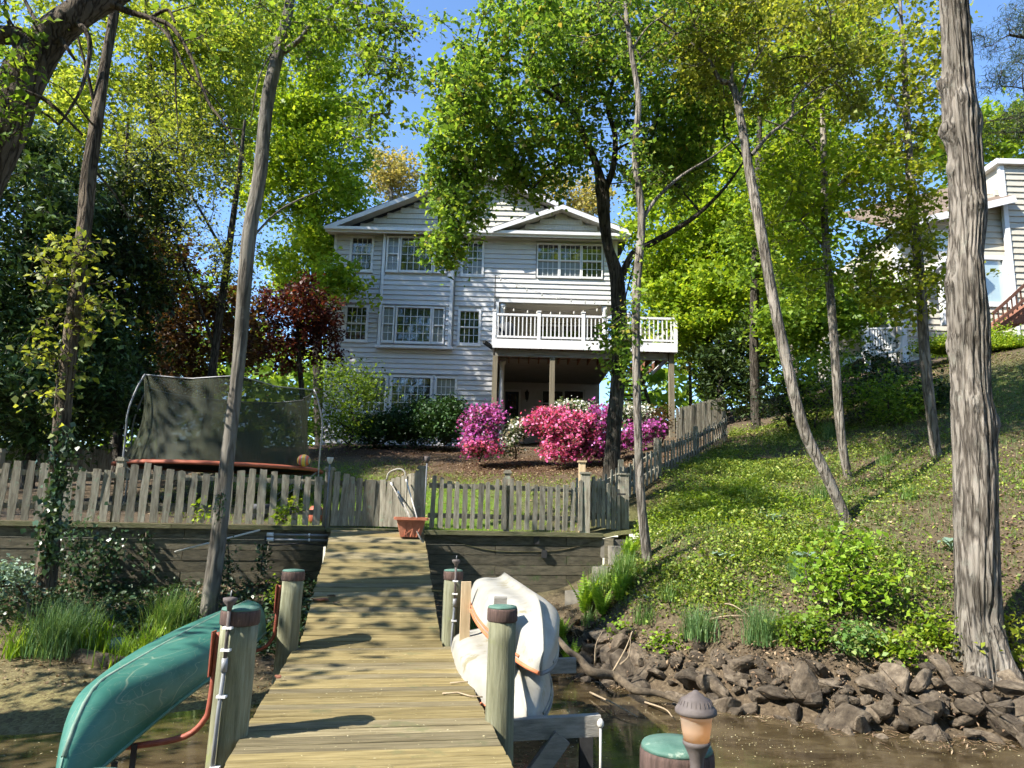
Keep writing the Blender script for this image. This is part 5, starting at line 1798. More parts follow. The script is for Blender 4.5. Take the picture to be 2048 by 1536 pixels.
L(mx_.outputs[0], out.inputs['Surface'])
M['net'] = m
npol = 6
nr2 = TR - .2
ztop = P(330, 768, 15.0).z
pa = [R(-125) + 2 * math.pi * k / npol for k in range(npol)]
V, F = [], []
n_ = 72
for j in range(9):
    for i in range(n_):
        a = 2 * math.pi * i / n_
        f = j / 8
        near = min(abs((a - p + math.pi) % (2 * math.pi) - math.pi) for p in pa) / (math.pi / npol)
        r_ = nr2 - .10 * math.sin(math.pi * f) - .3 * near * f + .012 * math.sin(9 * a + 3 * f)
        sag = -.06 * math.sin(math.pi * near * .5) * f
        V.append((TC.x + r_ * math.cos(a), TC.y + r_ * math.sin(a), tz_ + .03 + (ztop - tz_) * f + sag))
F = [(j * n_ + i, j * n_ + (i + 1) % n_, (j + 1) * n_ + (i + 1) % n_, (j + 1) * n_ + i) for j in range(8) for i in range(n_)]
MB().add(V, F, True).build('net', M['net'], tramp)
for p in pa:
    d = Vector((math.cos(p), math.sin(p), 0))
    c = Vector((TC.x, TC.y, 0))
    pts = [c + d * (TR + .06) + Vector((0, 0, tg_ - .05)), c + d * (TR + .07) + Vector((0, 0, tz_ + .4)), c + d * (TR + .08) + Vector((0, 0, tz_ + .95)), c + d * (TR - .04) + Vector((0, 0, tz_ + 1.45)), c + d * (nr2 + .03) + Vector((0, 0, ztop + .05))]
    MB().tube(smooth_path([tuple(x) for x in pts], 4), .019, 8).build('pole', M['steel'], tramp)
    MB().tube([c + d * (TR - .9) * 1 + Vector((0, 0, tg_ + .02)), c + d * (TR + .02) + Vector((0, 0, tz_ - .06))], .018, 6).build('leg_brace', M['steel'], tramp)
MB().tube([(V[8 * n_ + i % n_][0], V[8 * n_ + i % n_][1], V[8 * n_ + i % n_][2] + .01) for i in range(n_ + 1)], .014, 5).build('top_cord', M['steel'], tramp)
bp_ = P(607, 931, 14.9)
o = MB().lathe((bp_.x, bp_.y, tz_ + .03), [(.012 + .125 * math.sin(t), .125 - .125 * math.cos(t)) for t in np.linspace(0.05, math.pi - .05, 11)], 14).build('play_ball', M['brownrail'])
m, nt, b, out = _nodes('ball_panels')
tc = N(nt, 'ShaderNodeTexCoord')
wv_ = N(nt, 'ShaderNodeTexWave', Scale=2.2, Distortion=1.0)
nt.links.new(tc.outputs['Object'], wv_.inputs['Vector'])
rp_ = ramp(nt, [(.0, (.65, .42, .08)), (.45, (.65, .36, .08)), (.5, (.08, .25, .35)), (.75, (.6, .12, .06))])
rp_.color_ramp.interpolation = 'CONSTANT'
nt.links.new(wv_.outputs['Fac'], rp_.inputs[0])
nt.links.new(rp_.outputs[0], b.inputs['Base Color'])
o.data.materials.clear()
o.data.materials.append(m)
tag(o, 'small multicoloured ball on the right rim of the trampoline', 'ball')

# ------------------------------------------------------------------ small things about the ramp and wall
u_ = .86
pl = DK(SJ + (ST - SJ) * .90, .46, 0)
zr = DECK + (ZT - DECK) * .90
pla = thing('terracotta_planter', 'flared terracotta trough planter at the top of the ramp', 'planter', (pl.x, pl.y, zr))


def trough(w0, d0, w1, d1, z0, z1):
    v = []
    for w, d, z in ((w0, d0, z0), (w1, d1, z1)):
        for sx, sy in ((-1, -1), (1, -1), (1, 1), (-1, 1)):
            q = Vector((pl.x, pl.y, z)) + DP * (sx * w / 2) + DD * (sy * d / 2)
            v.append(q)
    return v
mb = MB()
v0 = trough(.30, .24, .44, .30, zr + .01, zr + .28)
v1 = trough(.26, .20, .40, .26, zr + .05, zr + .281)
mb.add(v0 + v1, [(3, 2, 1, 0)] + [(i, (i + 1) % 4, (i + 1) % 4 + 4, i + 4) for i in range(4)] + [(4 + i, 4 + (i + 1) % 4, 12 + (i + 1) % 4, 12 + i) for i in range(4)] + [(8 + (i + 1) % 4, 8 + i, 12 + i, 12 + (i + 1) % 4) for i in range(4)] + [(8, 9, 10, 11)])
mb.build('body', M['terracotta'], pla)
rim = trough(.46, .32, .48, .34, zr + .25, zr + .285)
for i in range(4):
    a, b2_ = rim[4 + i], rim[4 + (i + 1) % 4]
    MB().beam(a, b2_, .035, .04).build('rim', M['terracotta'], pla)
for i in range(7):
    f = (i + .5) / 7
    a = v0[0].lerp(v0[1], f)
    b2_ = v0[4].lerp(v0[5], (f + (.12 if i % 2 else -.12)) % 1.0)
    MB().beam(a - DD * .004, b2_ - DD * .004, .012, .012).build('weave_rib', M['terracotta'], pla)
MB().add(trough(.37, .24, .372, .242, zr + .2, zr + .24), [(0, 1, 2, 3), (4, 5, 6, 7), (0, 4, 5, 1), (1, 5, 6, 2), (2, 6, 7, 3), (3, 7, 4, 0)]).build('soil', M['mosstimber'], pla)
for i, (x0, y0, x1, y1, r_, mt, lb) in enumerate(((783, 968, 846, 1086, .012, 'oldwood', 'long thin pole leaning across the gate past the planter'), (813, 962, 838, 1050, .011, 'rope', 'pale pole leaning against the right gate leaf'),
                                              (797, 985, 842, 1080, .012, 'oldwood', 'shorter grey stick lying over the planter to the ramp'))):
    a, b2_ = P(x0, y0, 11.72 - .1 * i), P(x1, y1, 10.95 + .25 * (i == 1))
    t = thing('leaning_pole', lb, 'pole', b2_, 'poles leaning on the gate')
    MB().tube([a, b2_], [r_, r_ * 1.1], 7).build('shaft', M[mt], t)
    MB().tube([a + (a - b2_).normalized() * .03, a + (b2_ - a).normalized() * .05], r_ * 1.25, 7).build('tip', M['white'], t)
hp = [P(773, 960, 11.8), P(777, 947, 11.8), P(788, 940, 11.78), P(800, 938, 11.76), P(809, 943, 11.74), P(811, 954, 11.72), P(813, 1000, 11.72)]
o = MB().tube(smooth_path([tuple(x) for x in hp], 4), .014, 6).build('bent_pipe', M['oldwood'])
tag(o, 'thin bent pipe hooked over the right gate leaf', 'pipe')
for i, (y_, D) in enumerate(((1069, 11.25), (1079, 11.22))):
    t = thing('wall_conduit', ['upper', 'lower'][i] + ' horizontal grey conduit clipped along the left timber wall', 'conduit', P(535, y_, D), 'conduits on the wall')
    MB().tube([P(536, y_, D - .28), P(600, y_ + 1, D - .17), P(656, y_ + 2, D - .03)], .016, 8).build('pipe', M['pipe'], t)
    MB().tube([P(534, y_, D - .28), P(547, y_, D - .27)], .028, 8).build('fitting', M['white'], t)
    MB().tube([P(617, y_ + 1, D - .13), P(620, y_ + 1, D - .13)], .024, 8).build('clip', M['white'], t)
o = MB().tube(smooth_path([tuple(P(*q)) for q in ((531, 1072, 10.95), (533, 1086, 10.95), (548, 1091, 10.98), (600, 1087, 11.05), (650, 1092, 11.2))], 4), .012, 6).build('black_cable', M['black'])
tag(o, 'black cable looping along the left timber wall below the conduits', 'cable')
o = MB().tube([P(349, 1104, 10.45), P(430, 1083, 10.65), P(520, 1060, 10.9)], [.012, .014, .014], 6).build('white_rod', M['rope'])
tag(o, 'thin white rod slanting across the left timber wall', 'rod')
# red ornament and pot behind the fence
q = P(632, 1022, 12.3)
o = MB().lathe((q.x, q.y, 1.82), [(.09, 0), (.13, .08), (.13, .22), (.09, .30), (.03, .32)], 14).build('red_pot', M['orange'])
tag(o, 'rounded red pot behind the fence by the lamp post', 'pot')
q = P(520, 1020, 12.4)
o = MB().lathe((q.x, q.y, 1.84), [(.13, 0), (.17, .02), (.19, .26), (.17, .3)], 14).build('dark_pot', M['tarp'])
tag(o, 'dark round pot behind the left picket fence', 'pot')
q = P(245, 1216, 9.35)
o = MB().lathe((q.x, q.y, gz(q.x, q.y) - .02), [(.10, 0), (.15, .05), (.14, .11), (.07, .16), (.02, .17)], 9).build('green_stone', M['pilecap'])
tag(o, 'mottled green rounded stone among the shore grasses', 'stone')
# stone steps by the side gate
stp = thing('stone_steps', 'flat stone slabs stepping down from the side gate', 'steps', P(1190, 1100, 11.9))
for i, (px, py, D, w, d, a) in enumerate(((1222, 1080, 12.35, .75, .4, .1), (1246, 1094, 12.0, .5, .35, .4), (1218, 1108, 11.75, .6, .35, -.2), (1172, 1134, 11.35, .6, .3, .15), (1036, 1160, 11.0, .5, .25, .1))):
    c = P(px, py, D)
    zg = gz(c.x, c.y) if i > 1 else c.z - .04
    poly = [(c.x + (w / 2) * math.cos(t) * (1 + .2 * math.sin(3 * t + i)), c.y + (d / 2) * math.sin(t) * (1 + .2 * math.cos(2 * t + i)), zg - .25) for t in np.linspace(0, 2 * math.pi, 9, endpoint=False)]
    MB().prism(poly, (0, .01, .30)).build('slab', M['stone'], stp)

# ------------------------------------------------------------------ rock bank, logs, driftwood
def rock_mesh(k):
    rs = np.random.default_rng(500 + k)
    bm = bmesh.new()
    pts = rs.normal(size=(16, 3))
    pts /= np.linalg.norm(pts, axis=1)[:, None]
    pts *= np.array([.5, .4, .34]) * rs.uniform(.85, 1.1, (16, 1))
    for p in pts:
        bm.verts.new(p)
    bmesh.ops.convex_hull(bm, input=bm.verts)
    loose = [v for v in bm.verts if not v.link_faces]
    bmesh.ops.delete(bm, geom=loose, context='VERTS')
    bmesh.ops.bevel(bm, geom=list(bm.edges), offset=.035, segments=1, affect='EDGES')
    me = bpy.data.meshes.new('rock')
    bm.to_mesh(me)
    bm.free()
    return me


RK = [rock_mesh(k) for k in range(9)]
bank = thing('rock_bank', 'bank of dark angular rocks along the right water edge', 'rock bank', (3.0, 8.3, 0))
shore = np.array([(.75, 10.55), (1.4, 9.75), (2.32, 8.95), (3.0, 8.45), (3.7, 8.08), (4.5, 7.85), (5.25, 7.7), (6.2, 7.55), (7.2, 7.45)])
seglen = np.concatenate([[0], np.cumsum(np.linalg.norm(np.diff(shore, axis=0), axis=1))])
rr_ = random.Random(4)
for row, (off, zz, n_, sz) in enumerate(((-.12, .03, 32, .32), (.04, .17, 34, .36), (.2, .31, 36, .36), (.34, .43, 36, .32), (.5, .53, 28, .24), (-.26, -.02, 24, .2), (.1, .26, 34, .2))):
    for i in range(n_):
        u = (i + rr_.uniform(.15, .85)) / n_ * seglen[-1]
        x, y = np.interp(u, seglen, shore[:, 0]), np.interp(u, seglen, shore[:, 1])
        w = 1.0 * sz * rr_.choice((.5, .7, .85, 1.0, 1.15, 1.5))
        o_ = off - .07 + rr_.uniform(-.06, .06)
        put('rock', RK[rr_.randrange(9)], M['rock'], bank, (x + o_ * .42, y + o_ * .9, zz + .01 + rr_.uniform(-.05, .05)), (rr_.uniform(-.7, .7), rr_.uniform(-.7, .7), rr_.uniform(0, 6.28)),
            (w * rr_.uniform(.9, 1.4), w, w * rr_.uniform(.6, 1.0)))


def log(name, label, pts, rad, mat, cat='log', n=10, wob=.05, twigs=()):
    t = thing(name, label, cat, pts[0])
    q = smooth_path([(*p, r) for p, r in zip(pts, rad)], 6)
    MB().tube(q[:, :3], q[:, 3], n, wob=wob, seed=3).build('stem', M[mat], t)
    for tw in twigs:
        qq = smooth_path([tuple(p) for p in tw], 4)
        MB().tube(qq, np.linspace(.014, .004, len(qq)), 5).build('twig', M['twig'], t)
    return t


log('shore_log', 'long dark log lying along the muddy left shore', [PZ(-60, 1285, .27), PZ(60, 1300, .27), PZ(170, 1318, .25), PZ(310, 1338, .22)], [.12, .125, .11, .075], 'dead')
log('driftwood_branch', 'crooked driftwood branch sloping down the rocks into the water', [PZ(1108, 1268, .62), PZ(1135, 1300, .50), PZ(1160, 1318, .42), PZ(1185, 1345, .30), PZ(1230, 1352, .24), PZ(1270, 1380, .16), PZ(1320, 1388, .12), PZ(1385, 1415, .04)], [.03, .04, .045, .055, .05, .045, .035, .02], 'dead',
    twigs=[[P(1240, 1330, 9.3), P(1258, 1310, 9.3), P(1262, 1265, 9.3)], [P(1225, 1345, 9.2), P(1250, 1300, 9.1), P(1265, 1262, 9.1)], [P(1190, 1330, 9.3), P(1192, 1290, 9.2), P(1205, 1262, 9.2)]])
for i, rows in enumerate((((1432, 1213), (1465, 1222), (1500, 1240)), ((1405, 1252), (1450, 1246), (1490, 1240)), ((1296, 1296), (1330, 1293), (1372, 1300)), ((1180, 1390), (1230, 1420), (1275, 1440)), ((1290, 1410), (1330, 1430), (1345, 1440)), ((1590, 1175), (1640, 1150), (1690, 1130)), ((1480, 1000), (1500, 1030), (1540, 1045)))):
    pts = [bank_pt(a, b2_) if b2_ < 1350 else PZ(a, b2_, .01) for a, b2_ in rows]
    pts = [Vector((p.x, p.y, max(p.z, 0) + .03 + .03 * (k == 1))) for k, p in enumerate(pts)]
    o = MB().tube(smooth_path([tuple(p) for p in pts], 4), np.linspace(.012, .005, 9), 5).build('fallen_twig', M['twig'])
    tag(o, ['pale fallen twig on the soil above the grass tufts', 'short fallen twig between the two grass tufts', 'thin fallen twig lying on top of the rocks', 'thin twig floating near the rack arm', 'forked thin twig floating behind the lantern',
            'fallen twig beside the leafy sapling', 'fallen twig high on the leafy bank'][i], 'twig', 'fallen twigs')
# bark chips and twigs on the planks
for i, (px, py, sz) in enumerate(((640, 1203, .16), (662, 1196, .09), (672, 1210, .08), (556, 1360, .05))):
    u = None
    s_lo = 6.9
    z_ = DECK
    if py < 1290:
        # ramp surface: walk down the ray until it meets the slope
        for D in np.linspace(7.4, 11.4, 400):
            q = P(px, py, D)
            s_ = (q - DC).dot(DD)
            zz = DECK + (ZT - DECK) * (s_ - SJ) / (ST - SJ)
            if q.z <= zz + .01:
                break
    else:
        q = PZ(px, py, DECK + .01)
    mb = MB()
    rs = np.random.default_rng(i)
    poly = [(q.x + sz * .7 * math.cos(t) * rs.uniform(.6, 1.1), q.y + sz * .35 * math.sin(t) * rs.uniform(.6, 1.1), q.z + .012 + .02 * rs.random()) for t in np.linspace(0, 6.28, 8, endpoint=False)]
    mb.prism(poly, (0, 0, .012))
    o = mb.build('bark_chip', M['brick'] if i in (0, 3) else M['dead'])
    tag(o, ['largest reddish bark chip lying on the ramp', 'small dark bark chip beside the large one on the ramp', 'smallest bark chip nearest the camera on the ramp', 'reddish chip at the left edge of the dock'][i], 'bark', 'bark chips on the planks')
for i, rows in enumerate((((900, 1366), (925, 1364), (948, 1362)), ((885, 1387), (915, 1385), (940, 1392), (965, 1394)))):
    pts = [PZ(a, b2_, DECK + .012) for a, b2_ in rows]
    o = MB().tube([tuple(p) for p in pts], .006, 5).build('fallen_twig', M['twig'])
    tag(o, ['short straight twig overhanging the right dock edge', 'longer crooked twig at the right dock edge by the pile'][i], 'twig', 'fallen twigs')

# ------------------------------------------------------------------ trees in front of and beside the house
def gp(px, py, D):
    """Surveyed point dropped onto the ground."""
    p = P(px, py, D)
    return Vector((p.x, p.y, gz(p.x, p.y)))


tree('slender_tree', 'slender pale-barked tree standing right of the side gate',
     [(1294, 1118, 11, 36), (1281, 980, 11, 32), (1274, 800, 11, 30), (1272, 600, 11.1, 30), (1283, 440, 11.2, 28), (1270, 310, 11.2, 24), (1277, 200, 11.3, 22), (1262, 100, 11.4, 18), (1250, 0, 11.5, 15), (1245, -160, 11.6, 10)],
     [[(1284, 440, 11.2, 16), (1315, 395, 11.3, 13), (1365, 350, 11.5, 10), (1430, 310, 11.8, 7), (1480, 270, 12, 4)], [(1262, 100, 11.4, 10), (1300, 50, 11.6, 7), (1350, 20, 11.9, 4)], [(1255, 50, 11.4, 9), (1210, 0, 11.3, 6), (1150, -40, 11.2, 4)]],
     [(1290, 30, 11.8, 170, 110, 1.6, 70), (1270, 640, 11, 30, 160, .25, 9), (1265, 330, 11.2, 40, 90, .3, 8)], leaf=.085, per=36, cr=.26, mat='maple', bark='grey', ws=.55, seed=11, from_top=.1)

tree('forked_maple', 'large dark forked maple with dense green crown before the deck',
     [(1222, 962, 15.5, 56), (1228, 850, 15.5, 48), (1240, 700, 15.5, 50), (1237, 600, 15.5, 48), (1232, 545, 15.5, 44), (1215, 490, 15.5, 34), (1208, 430, 15.5, 38), (1205, 385, 15.5, 42), (1193, 330, 15.4, 26), (1170, 280, 15.2, 22), (1150, 230, 15, 18), (1105, 190, 14.8, 13), (1050, 160, 14.5, 8)],
     [[(1238, 565, 15.5, 26), (1265, 508, 15.4, 22), (1300, 488, 15.3, 20), (1350, 460, 15.2, 17), (1400, 425, 15.2, 14), (1450, 375, 15.2, 10), (1490, 320, 15.2, 6)],
      [(1206, 390, 15.5, 26), (1226, 335, 15.6, 20), (1230, 270, 15.7, 17), (1216, 210, 15.7, 14), (1235, 130, 15.7, 11), (1255, 50, 15.8, 7)],
      [(1165, 272, 15.2, 14), (1080, 235, 14.8, 11), (1010, 262, 14.4, 9), (965, 315, 14.1, 7), (930, 370, 13.9, 5)],
      [(1150, 230, 15, 12), (1080, 150, 14.7, 9), (1000, 110, 14.4, 6), (930, 90, 14.2, 4)],
      [(1180, 300, 15.3, 12), (1120, 320, 15, 8), (1060, 350, 14.7, 5)]],
     [(1080, 120, 14.6, 210, 150, 2.4, 150), (930, 240, 14, 110, 130, 1.4, 85), (905, 400, 13.9, 55, 110, .7, 40), (1300, 170, 15.6, 170, 190, 2.0, 110), (1060, 320, 14.5, 130, 80, 1.1, 60), (1390, 240, 15.8, 110, 150, 1.6, 55), (1180, 30, 15, 260, 110, 2.2, 90), (890, 500, 13.9, 30, 55, .3, 10), (1400, 120, 15.8, 120, 130, 1.6, 60), (1340, 330, 15.6, 90, 80, 1.0, 34), (1235, 690, 15.3, 34, 60, .4, 12)],
     leaf=0.125, per=64, cr=0.3, mat='maple', bark='dark', ws=.62, seed=12, up=.35, droop=.5, from_top=.45, burls=[(1190, 375, 15.3, .12, .10), (1228, 830, 15.3, .15, .05)])

tree('leaning_tree', 'grey tree leaning left over the leafy bank with a snapped stub',
     [(1697, 1048, 11.5, 36), (1650, 945, 11.5, 36), (1602, 840, 11.5, 36), (1555, 640, 11.6, 36), (1525, 480, 11.7, 34), (1500, 350, 11.8, 30), (1480, 230, 11.9, 26), (1464, 170, 12, 22), (1440, 160, 12, 15), (1412, 110, 12, 12), (1380, 85, 12, 8), (1330, 60, 12, 4)],
     [[(1464, 178, 12, 14), (1463, 150, 12, 11), (1467, 124, 12, 9)],
      [(1503, 310, 11.8, 15), (1540, 268, 11.9, 12), (1582, 235, 12, 9), (1590, 195, 12.1, 7), (1640, 150, 12.2, 6), (1720, 80, 12.4, 4)],
      [(1478, 200, 11.9, 12), (1500, 140, 12, 9), (1530, 90, 12.1, 6), (1560, 40, 12.2, 4)], [(1582, 235, 12, 7), (1640, 190, 12.2, 5), (1700, 140, 12.4, 3)]],
     [(1560, 90, 12.3, 200, 140, 1.8, 85), (1420, 40, 12.2, 110, 90, 1.2, 40), (1650, 170, 12.6, 120, 110, 1.2, 35), (1380, 130, 12.3, 70, 80, .8, 16)],
     leaf=0.1, per=56, cr=0.3, mat='olive', bark='grey', ws=.6, seed=13, from_top=.7)

tree('middle_tree', 'straight slim tree on the bank between leaning tree and big trunk',
     [(1697, 962, 14.5, 26), (1680, 850, 14.5, 26), (1665, 640, 14.5, 24), (1650, 450, 14.6, 22), (1648, 330, 14.6, 20), (1645, 220, 14.7, 14), (1640, 100, 14.8, 9), (1636, 0, 15, 5)],
     [[(1648, 318, 14.6, 10), (1600, 270, 14.6, 8), (1530, 240, 14.5, 5)], [(1650, 400, 14.6, 8), (1700, 350, 14.8, 6), (1760, 330, 15, 3)], [(1652, 500, 14.6, 8), (1600, 440, 14.5, 5)]],
     [(1650, 150, 15, 120, 130, 1.7, 60), (1640, 330, 15, 130, 130, 1.7, 50), (1640, 500, 15, 120, 120, 1.5, 40), (1560, 380, 14.6, 70, 120, 1.0, 30)],
     leaf=0.12, per=60, cr=0.36, mat='lime', bark='grey', ws=.66, seed=14, from_top=.35)

tree('far_right_tree', 'mottled tree with golden leaves in front of the cream house',
     [(1874, 922, 14.5, 30), (1852, 740, 14.5, 30), (1840, 560, 14.5, 27), (1822, 380, 14.6, 24), (1815, 250, 14.7, 20), (1808, 130, 14.8, 14), (1800, 0, 15, 8)],
     [[(1815, 250, 14.7, 9), (1770, 170, 14.8, 7), (1730, 165, 14.8, 4)], [(1812, 200, 14.7, 9), (1860, 140, 14.9, 6), (1900, 80, 15, 4)], [(1825, 420, 14.6, 8), (1770, 480, 14.5, 6), (1720, 520, 14.4, 3)], [(1820, 330, 14.6, 7), (1850, 430, 14.5, 5), (1880, 520, 14.4, 3)]],
     [(1790, 80, 15, 140, 110, 1.7, 55), (1830, 230, 15, 120, 90, 1.3, 32), (1760, 330, 14.7, 80, 80, 1.0, 22), (1810, 440, 14.5, 110, 80, 1.0, 34), (1860, 560, 14.3, 80, 90, .7, 24), (1780, 580, 14.3, 60, 70, .7, 16)],
     leaf=0.12, per=48, cr=0.3, mat='yellow', bark='grey', ws=.68, seed=15, from_top=.35)

big = tree('big_trunk_tree', 'massive ridged grey trunk with burls at the right by the rocks',
     [(1966, 1335, 8.6, 128), (1962, 1280, 8.6, 116), (1956, 1200, 8.6, 102), (1951, 1000, 8.6, 98), (1946, 850, 8.6, 102), (1941, 760, 8.6, 88), (1936, 640, 8.6, 94), (1931, 520, 8.6, 82), (1936, 420, 8.6, 84), (1931, 330, 8.6, 76), (1920, 230, 8.6, 82), (1916, 150, 8.6, 72), (1912, 60, 8.6, 64), (1905, -60, 8.6, 60), (1900, -300, 8.8, 46), (1895, -520, 9.1, 20)],
     [[(1905, -60, 8.6, 30), (1990, -200, 9, 18), (2120, -330, 9.8, 8)], [(1902, -160, 8.6, 28), (1780, -300, 9.4, 16), (1640, -420, 10.2, 6)]],
     [(1900, -560, 9.4, 300, 160, 2.2, 50)], leaf=.11, per=40, cr=.4, mat='mid', bark='grey', ws=.74, ridge=.014, seed=16, sides=110, wob=.03, flare=.06, from_top=.8,
     burls=[(1888, 168, 8.58, .07, .11), (1893, 262, 8.58, .085, .12), (1956, 402, 8.38, .07, .07), (1945, 805, 8.37, .07, .05), (1901, 560, 8.58, .07, .07), (1984, 850, 8.58, .10, .07), (1904, 690, 8.58, .07, .07), (1925, 190, 8.38, .07, .06), (1903, 335, 8.58, .06, .07), (1953, 240, 8.56, .1, .05), (1990, 1240, 8.3, .1, -.09), (1910, 1290, 8.4, .14, .05)])
kc = P(1957, 402, 8.30)
MB().lathe((0, 0, 0), [(.018, -.01), (.05, -.006), (.055, .012), (.036, .026), (.016, .008)], 14).build('knot_ring', BARK['smooth'], big, at=WL[big.name])
k_ = bpy.data.objects['knot_ring']
k_.location = kc - WL[big.name]
k_.rotation_euler = (R(78), 0, R(28))
c3 = P(1944, 806, 8.315)
k2 = put('knot_ring', k_.data, None, big, c3, (R(88), 0, R(-4)), (1.15, 1.3, .8))

tree('left_trunk_tree', 'tall bare grey trunk forking high, growing before the left fence',
     [(420, 1196, 10.2, 48), (440, 1050, 10.2, 44), (462, 850, 10.2, 40), (480, 700, 10.2, 38), (497, 480, 10.2, 40), (520, 350, 10.3, 40), (535, 200, 10.4, 38), (560, 90, 10.5, 33), (580, 0, 10.6, 27), (592, -120, 10.8, 18), (600, -300, 11, 8)],
     [[(562, 108, 10.5, 17), (600, 78, 10.4, 15), (630, 40, 10.3, 13), (680, 8, 10.1, 12), (740, 15, 9.9, 10), (790, 45, 9.7, 7), (840, 85, 9.5, 4)], [(740, 15, 9.9, 6), (765, 90, 9.8, 4), (780, 200, 9.7, 3)], [(705, 10, 10, 6), (722, 60, 9.9, 4), (735, 150, 9.8, 3)],
      [(500, 480, 10.2, 8), (560, 420, 10.6, 6), (640, 380, 11, 4)], [(585, -30, 10.6, 14), (480, -120, 11, 8), (380, -160, 11.2, 4)], [(560, 80, 10.5, 6), (520, 150, 10.3, 4), (500, 250, 10.3, 2)]],
     [(770, 130, 9.7, 80, 120, .7, 36), (700, 30, 10, 130, 60, .8, 34), (560, -60, 10.8, 260, 80, 1.6, 60), (720, 230, 9.9, 50, 80, .5, 10), (610, 100, 10.5, 60, 60, .6, 10)],
     leaf=0.085, per=36, cr=0.24, mat='mid', bark='smooth', ws=.68, seed=17, from_top=.6, burls=[(530, 330, 10.15, .07, .05)])

tree('ivy_clad_tree', 'rough ivy-wrapped trunk at the far left before the fence',
     [(100, 1095, 9.6, 50), (113, 950, 9.6, 40), (128, 800, 9.6, 37), (150, 600, 9.6, 36), (172, 420, 9.7, 37), (180, 330, 9.7, 32), (200, 200, 9.8, 29), (215, 100, 9.9, 25), (232, 0, 10, 19), (245, -140, 10.2, 10)],
     [[(195, 240, 9.8, 9), (178, 160, 9.7, 8), (160, 90, 9.6, 6), (150, 50, 9.5, 5)], [(205, 180, 9.8, 8), (190, 250, 9.7, 6), (130, 180, 9.4, 4), (60, 150, 9.2, 3)], [(180, 330, 9.7, 8), (230, 390, 9.9, 5), (260, 440, 10, 3)]],
     [(130, 500, 9.45, 100, 40, .4, 14), (150, 560, 9.5, 90, 60, .35, 16), (120, 690, 9.45, 60, 90, .35, 16), (200, 640, 9.6, 70, 60, .35, 9), (110, 790, 9.45, 50, 50, .3, 8), (230, -60, 10.2, 240, 90, 1.4, 40)],
     leaf=.10, per=12, cr=.13, mat='olive', bark='brown', ws=.78, seed=18, from_top=.05, droop=1.2, sides=16, wob=.07)

tree('arching_tree', 'thick dark trunk arching across the upper left corner with drooping twigs',
     [(-330, 1150, 6.4, 110), (-260, 900, 6.5, 104), (-150, 600, 6.8, 96), (-50, 400, 7, 88), (10, 270, 7, 82), (45, 165, 7, 86), (95, 80, 7, 80), (165, 22, 7, 66), (240, -20, 7.1, 50), (340, -70, 7.2, 30), (460, -120, 7.4, 12)],
     [[(80, 95, 7, 50), (20, 70, 6.9, 46), (-60, 80, 6.8, 40), (-160, 60, 6.6, 26)],
      [(215, 5, 7.05, 16), (255, 22, 7.1, 14), (300, 36, 7.1, 12), (345, 55, 7.1, 10), (385, 120, 7.1, 8), (415, 200, 7.1, 6), (450, 250, 7.1, 4), (495, 330, 7.1, 2)],
      [(300, 36, 7.1, 9), (335, 20, 7.1, 8), (350, 45, 7.1, 6)], [(300, 36, 7.1, 8), (345, 90, 7.0, 6), (352, 200, 7.0, 4), (356, 260, 7, 2)], [(330, 50, 7.1, 6), (380, 150, 7.2, 5), (440, 210, 7.2, 3), (470, 290, 7.2, 2)],
      [(140, 40, 7, 18), (170, 60, 6.9, 14), (180, 100, 6.9, 11), (165, 170, 6.85, 8), (145, 210, 6.8, 6), (118, 250, 6.8, 4)], [(110, 60, 7, 12), (130, 90, 6.9, 10), (150, 120, 6.9, 6)],
      [(60, 180, 7, 12), (110, 215, 6.95, 9), (165, 270, 6.9, 5)], [(95, 80, 7, 14), (60, 20, 7, 9), (30, -40, 7, 6)], [(45, 165, 7, 10), (20, 60, 6.8, 8), (10, 0, 6.7, 6)], [(165, 22, 7, 10), (200, -40, 7.2, 6)]],
     [(30, 180, 6.6, 40, 110, .35, 16), (25, 40, 6.6, 60, 60, .4, 8), (-330, -160, 6.3, 200, 160, 1.2, 22), (100, -160, 7.2, 300, 90, 1.5, 34), (380, 60, 7.2, 60, 60, .3, 5)],
     leaf=.085, per=18, cr=.15, mat='mid', bark='brown', ws=.85, seed=19, from_top=.5, sides=22, wob=.06, droop=1.0)

# trees off to the left, beyond the picture edge; they shade dock, wall and house
S_OFF = [('tall_shade_tree', 'tall tree beyond the left picture edge shading the dock', -9.4, 5.0, 11.0, 2.5, 70, 31), ('tall_shade_tree', 'second tall tree left of the picture shading the ramp', -16.0, 9.5, 11.5, 3.0, 90, 32),
         ('tall_shade_tree', 'third tall tree left of the picture shading the yard', -19.0, 11.0, 13.5, 3.6, 110, 33), ('tall_shade_tree', 'fourth tall tree left of the picture shading the house', -24.0, 17.0, 17.5, 3.6, 80, 34)]


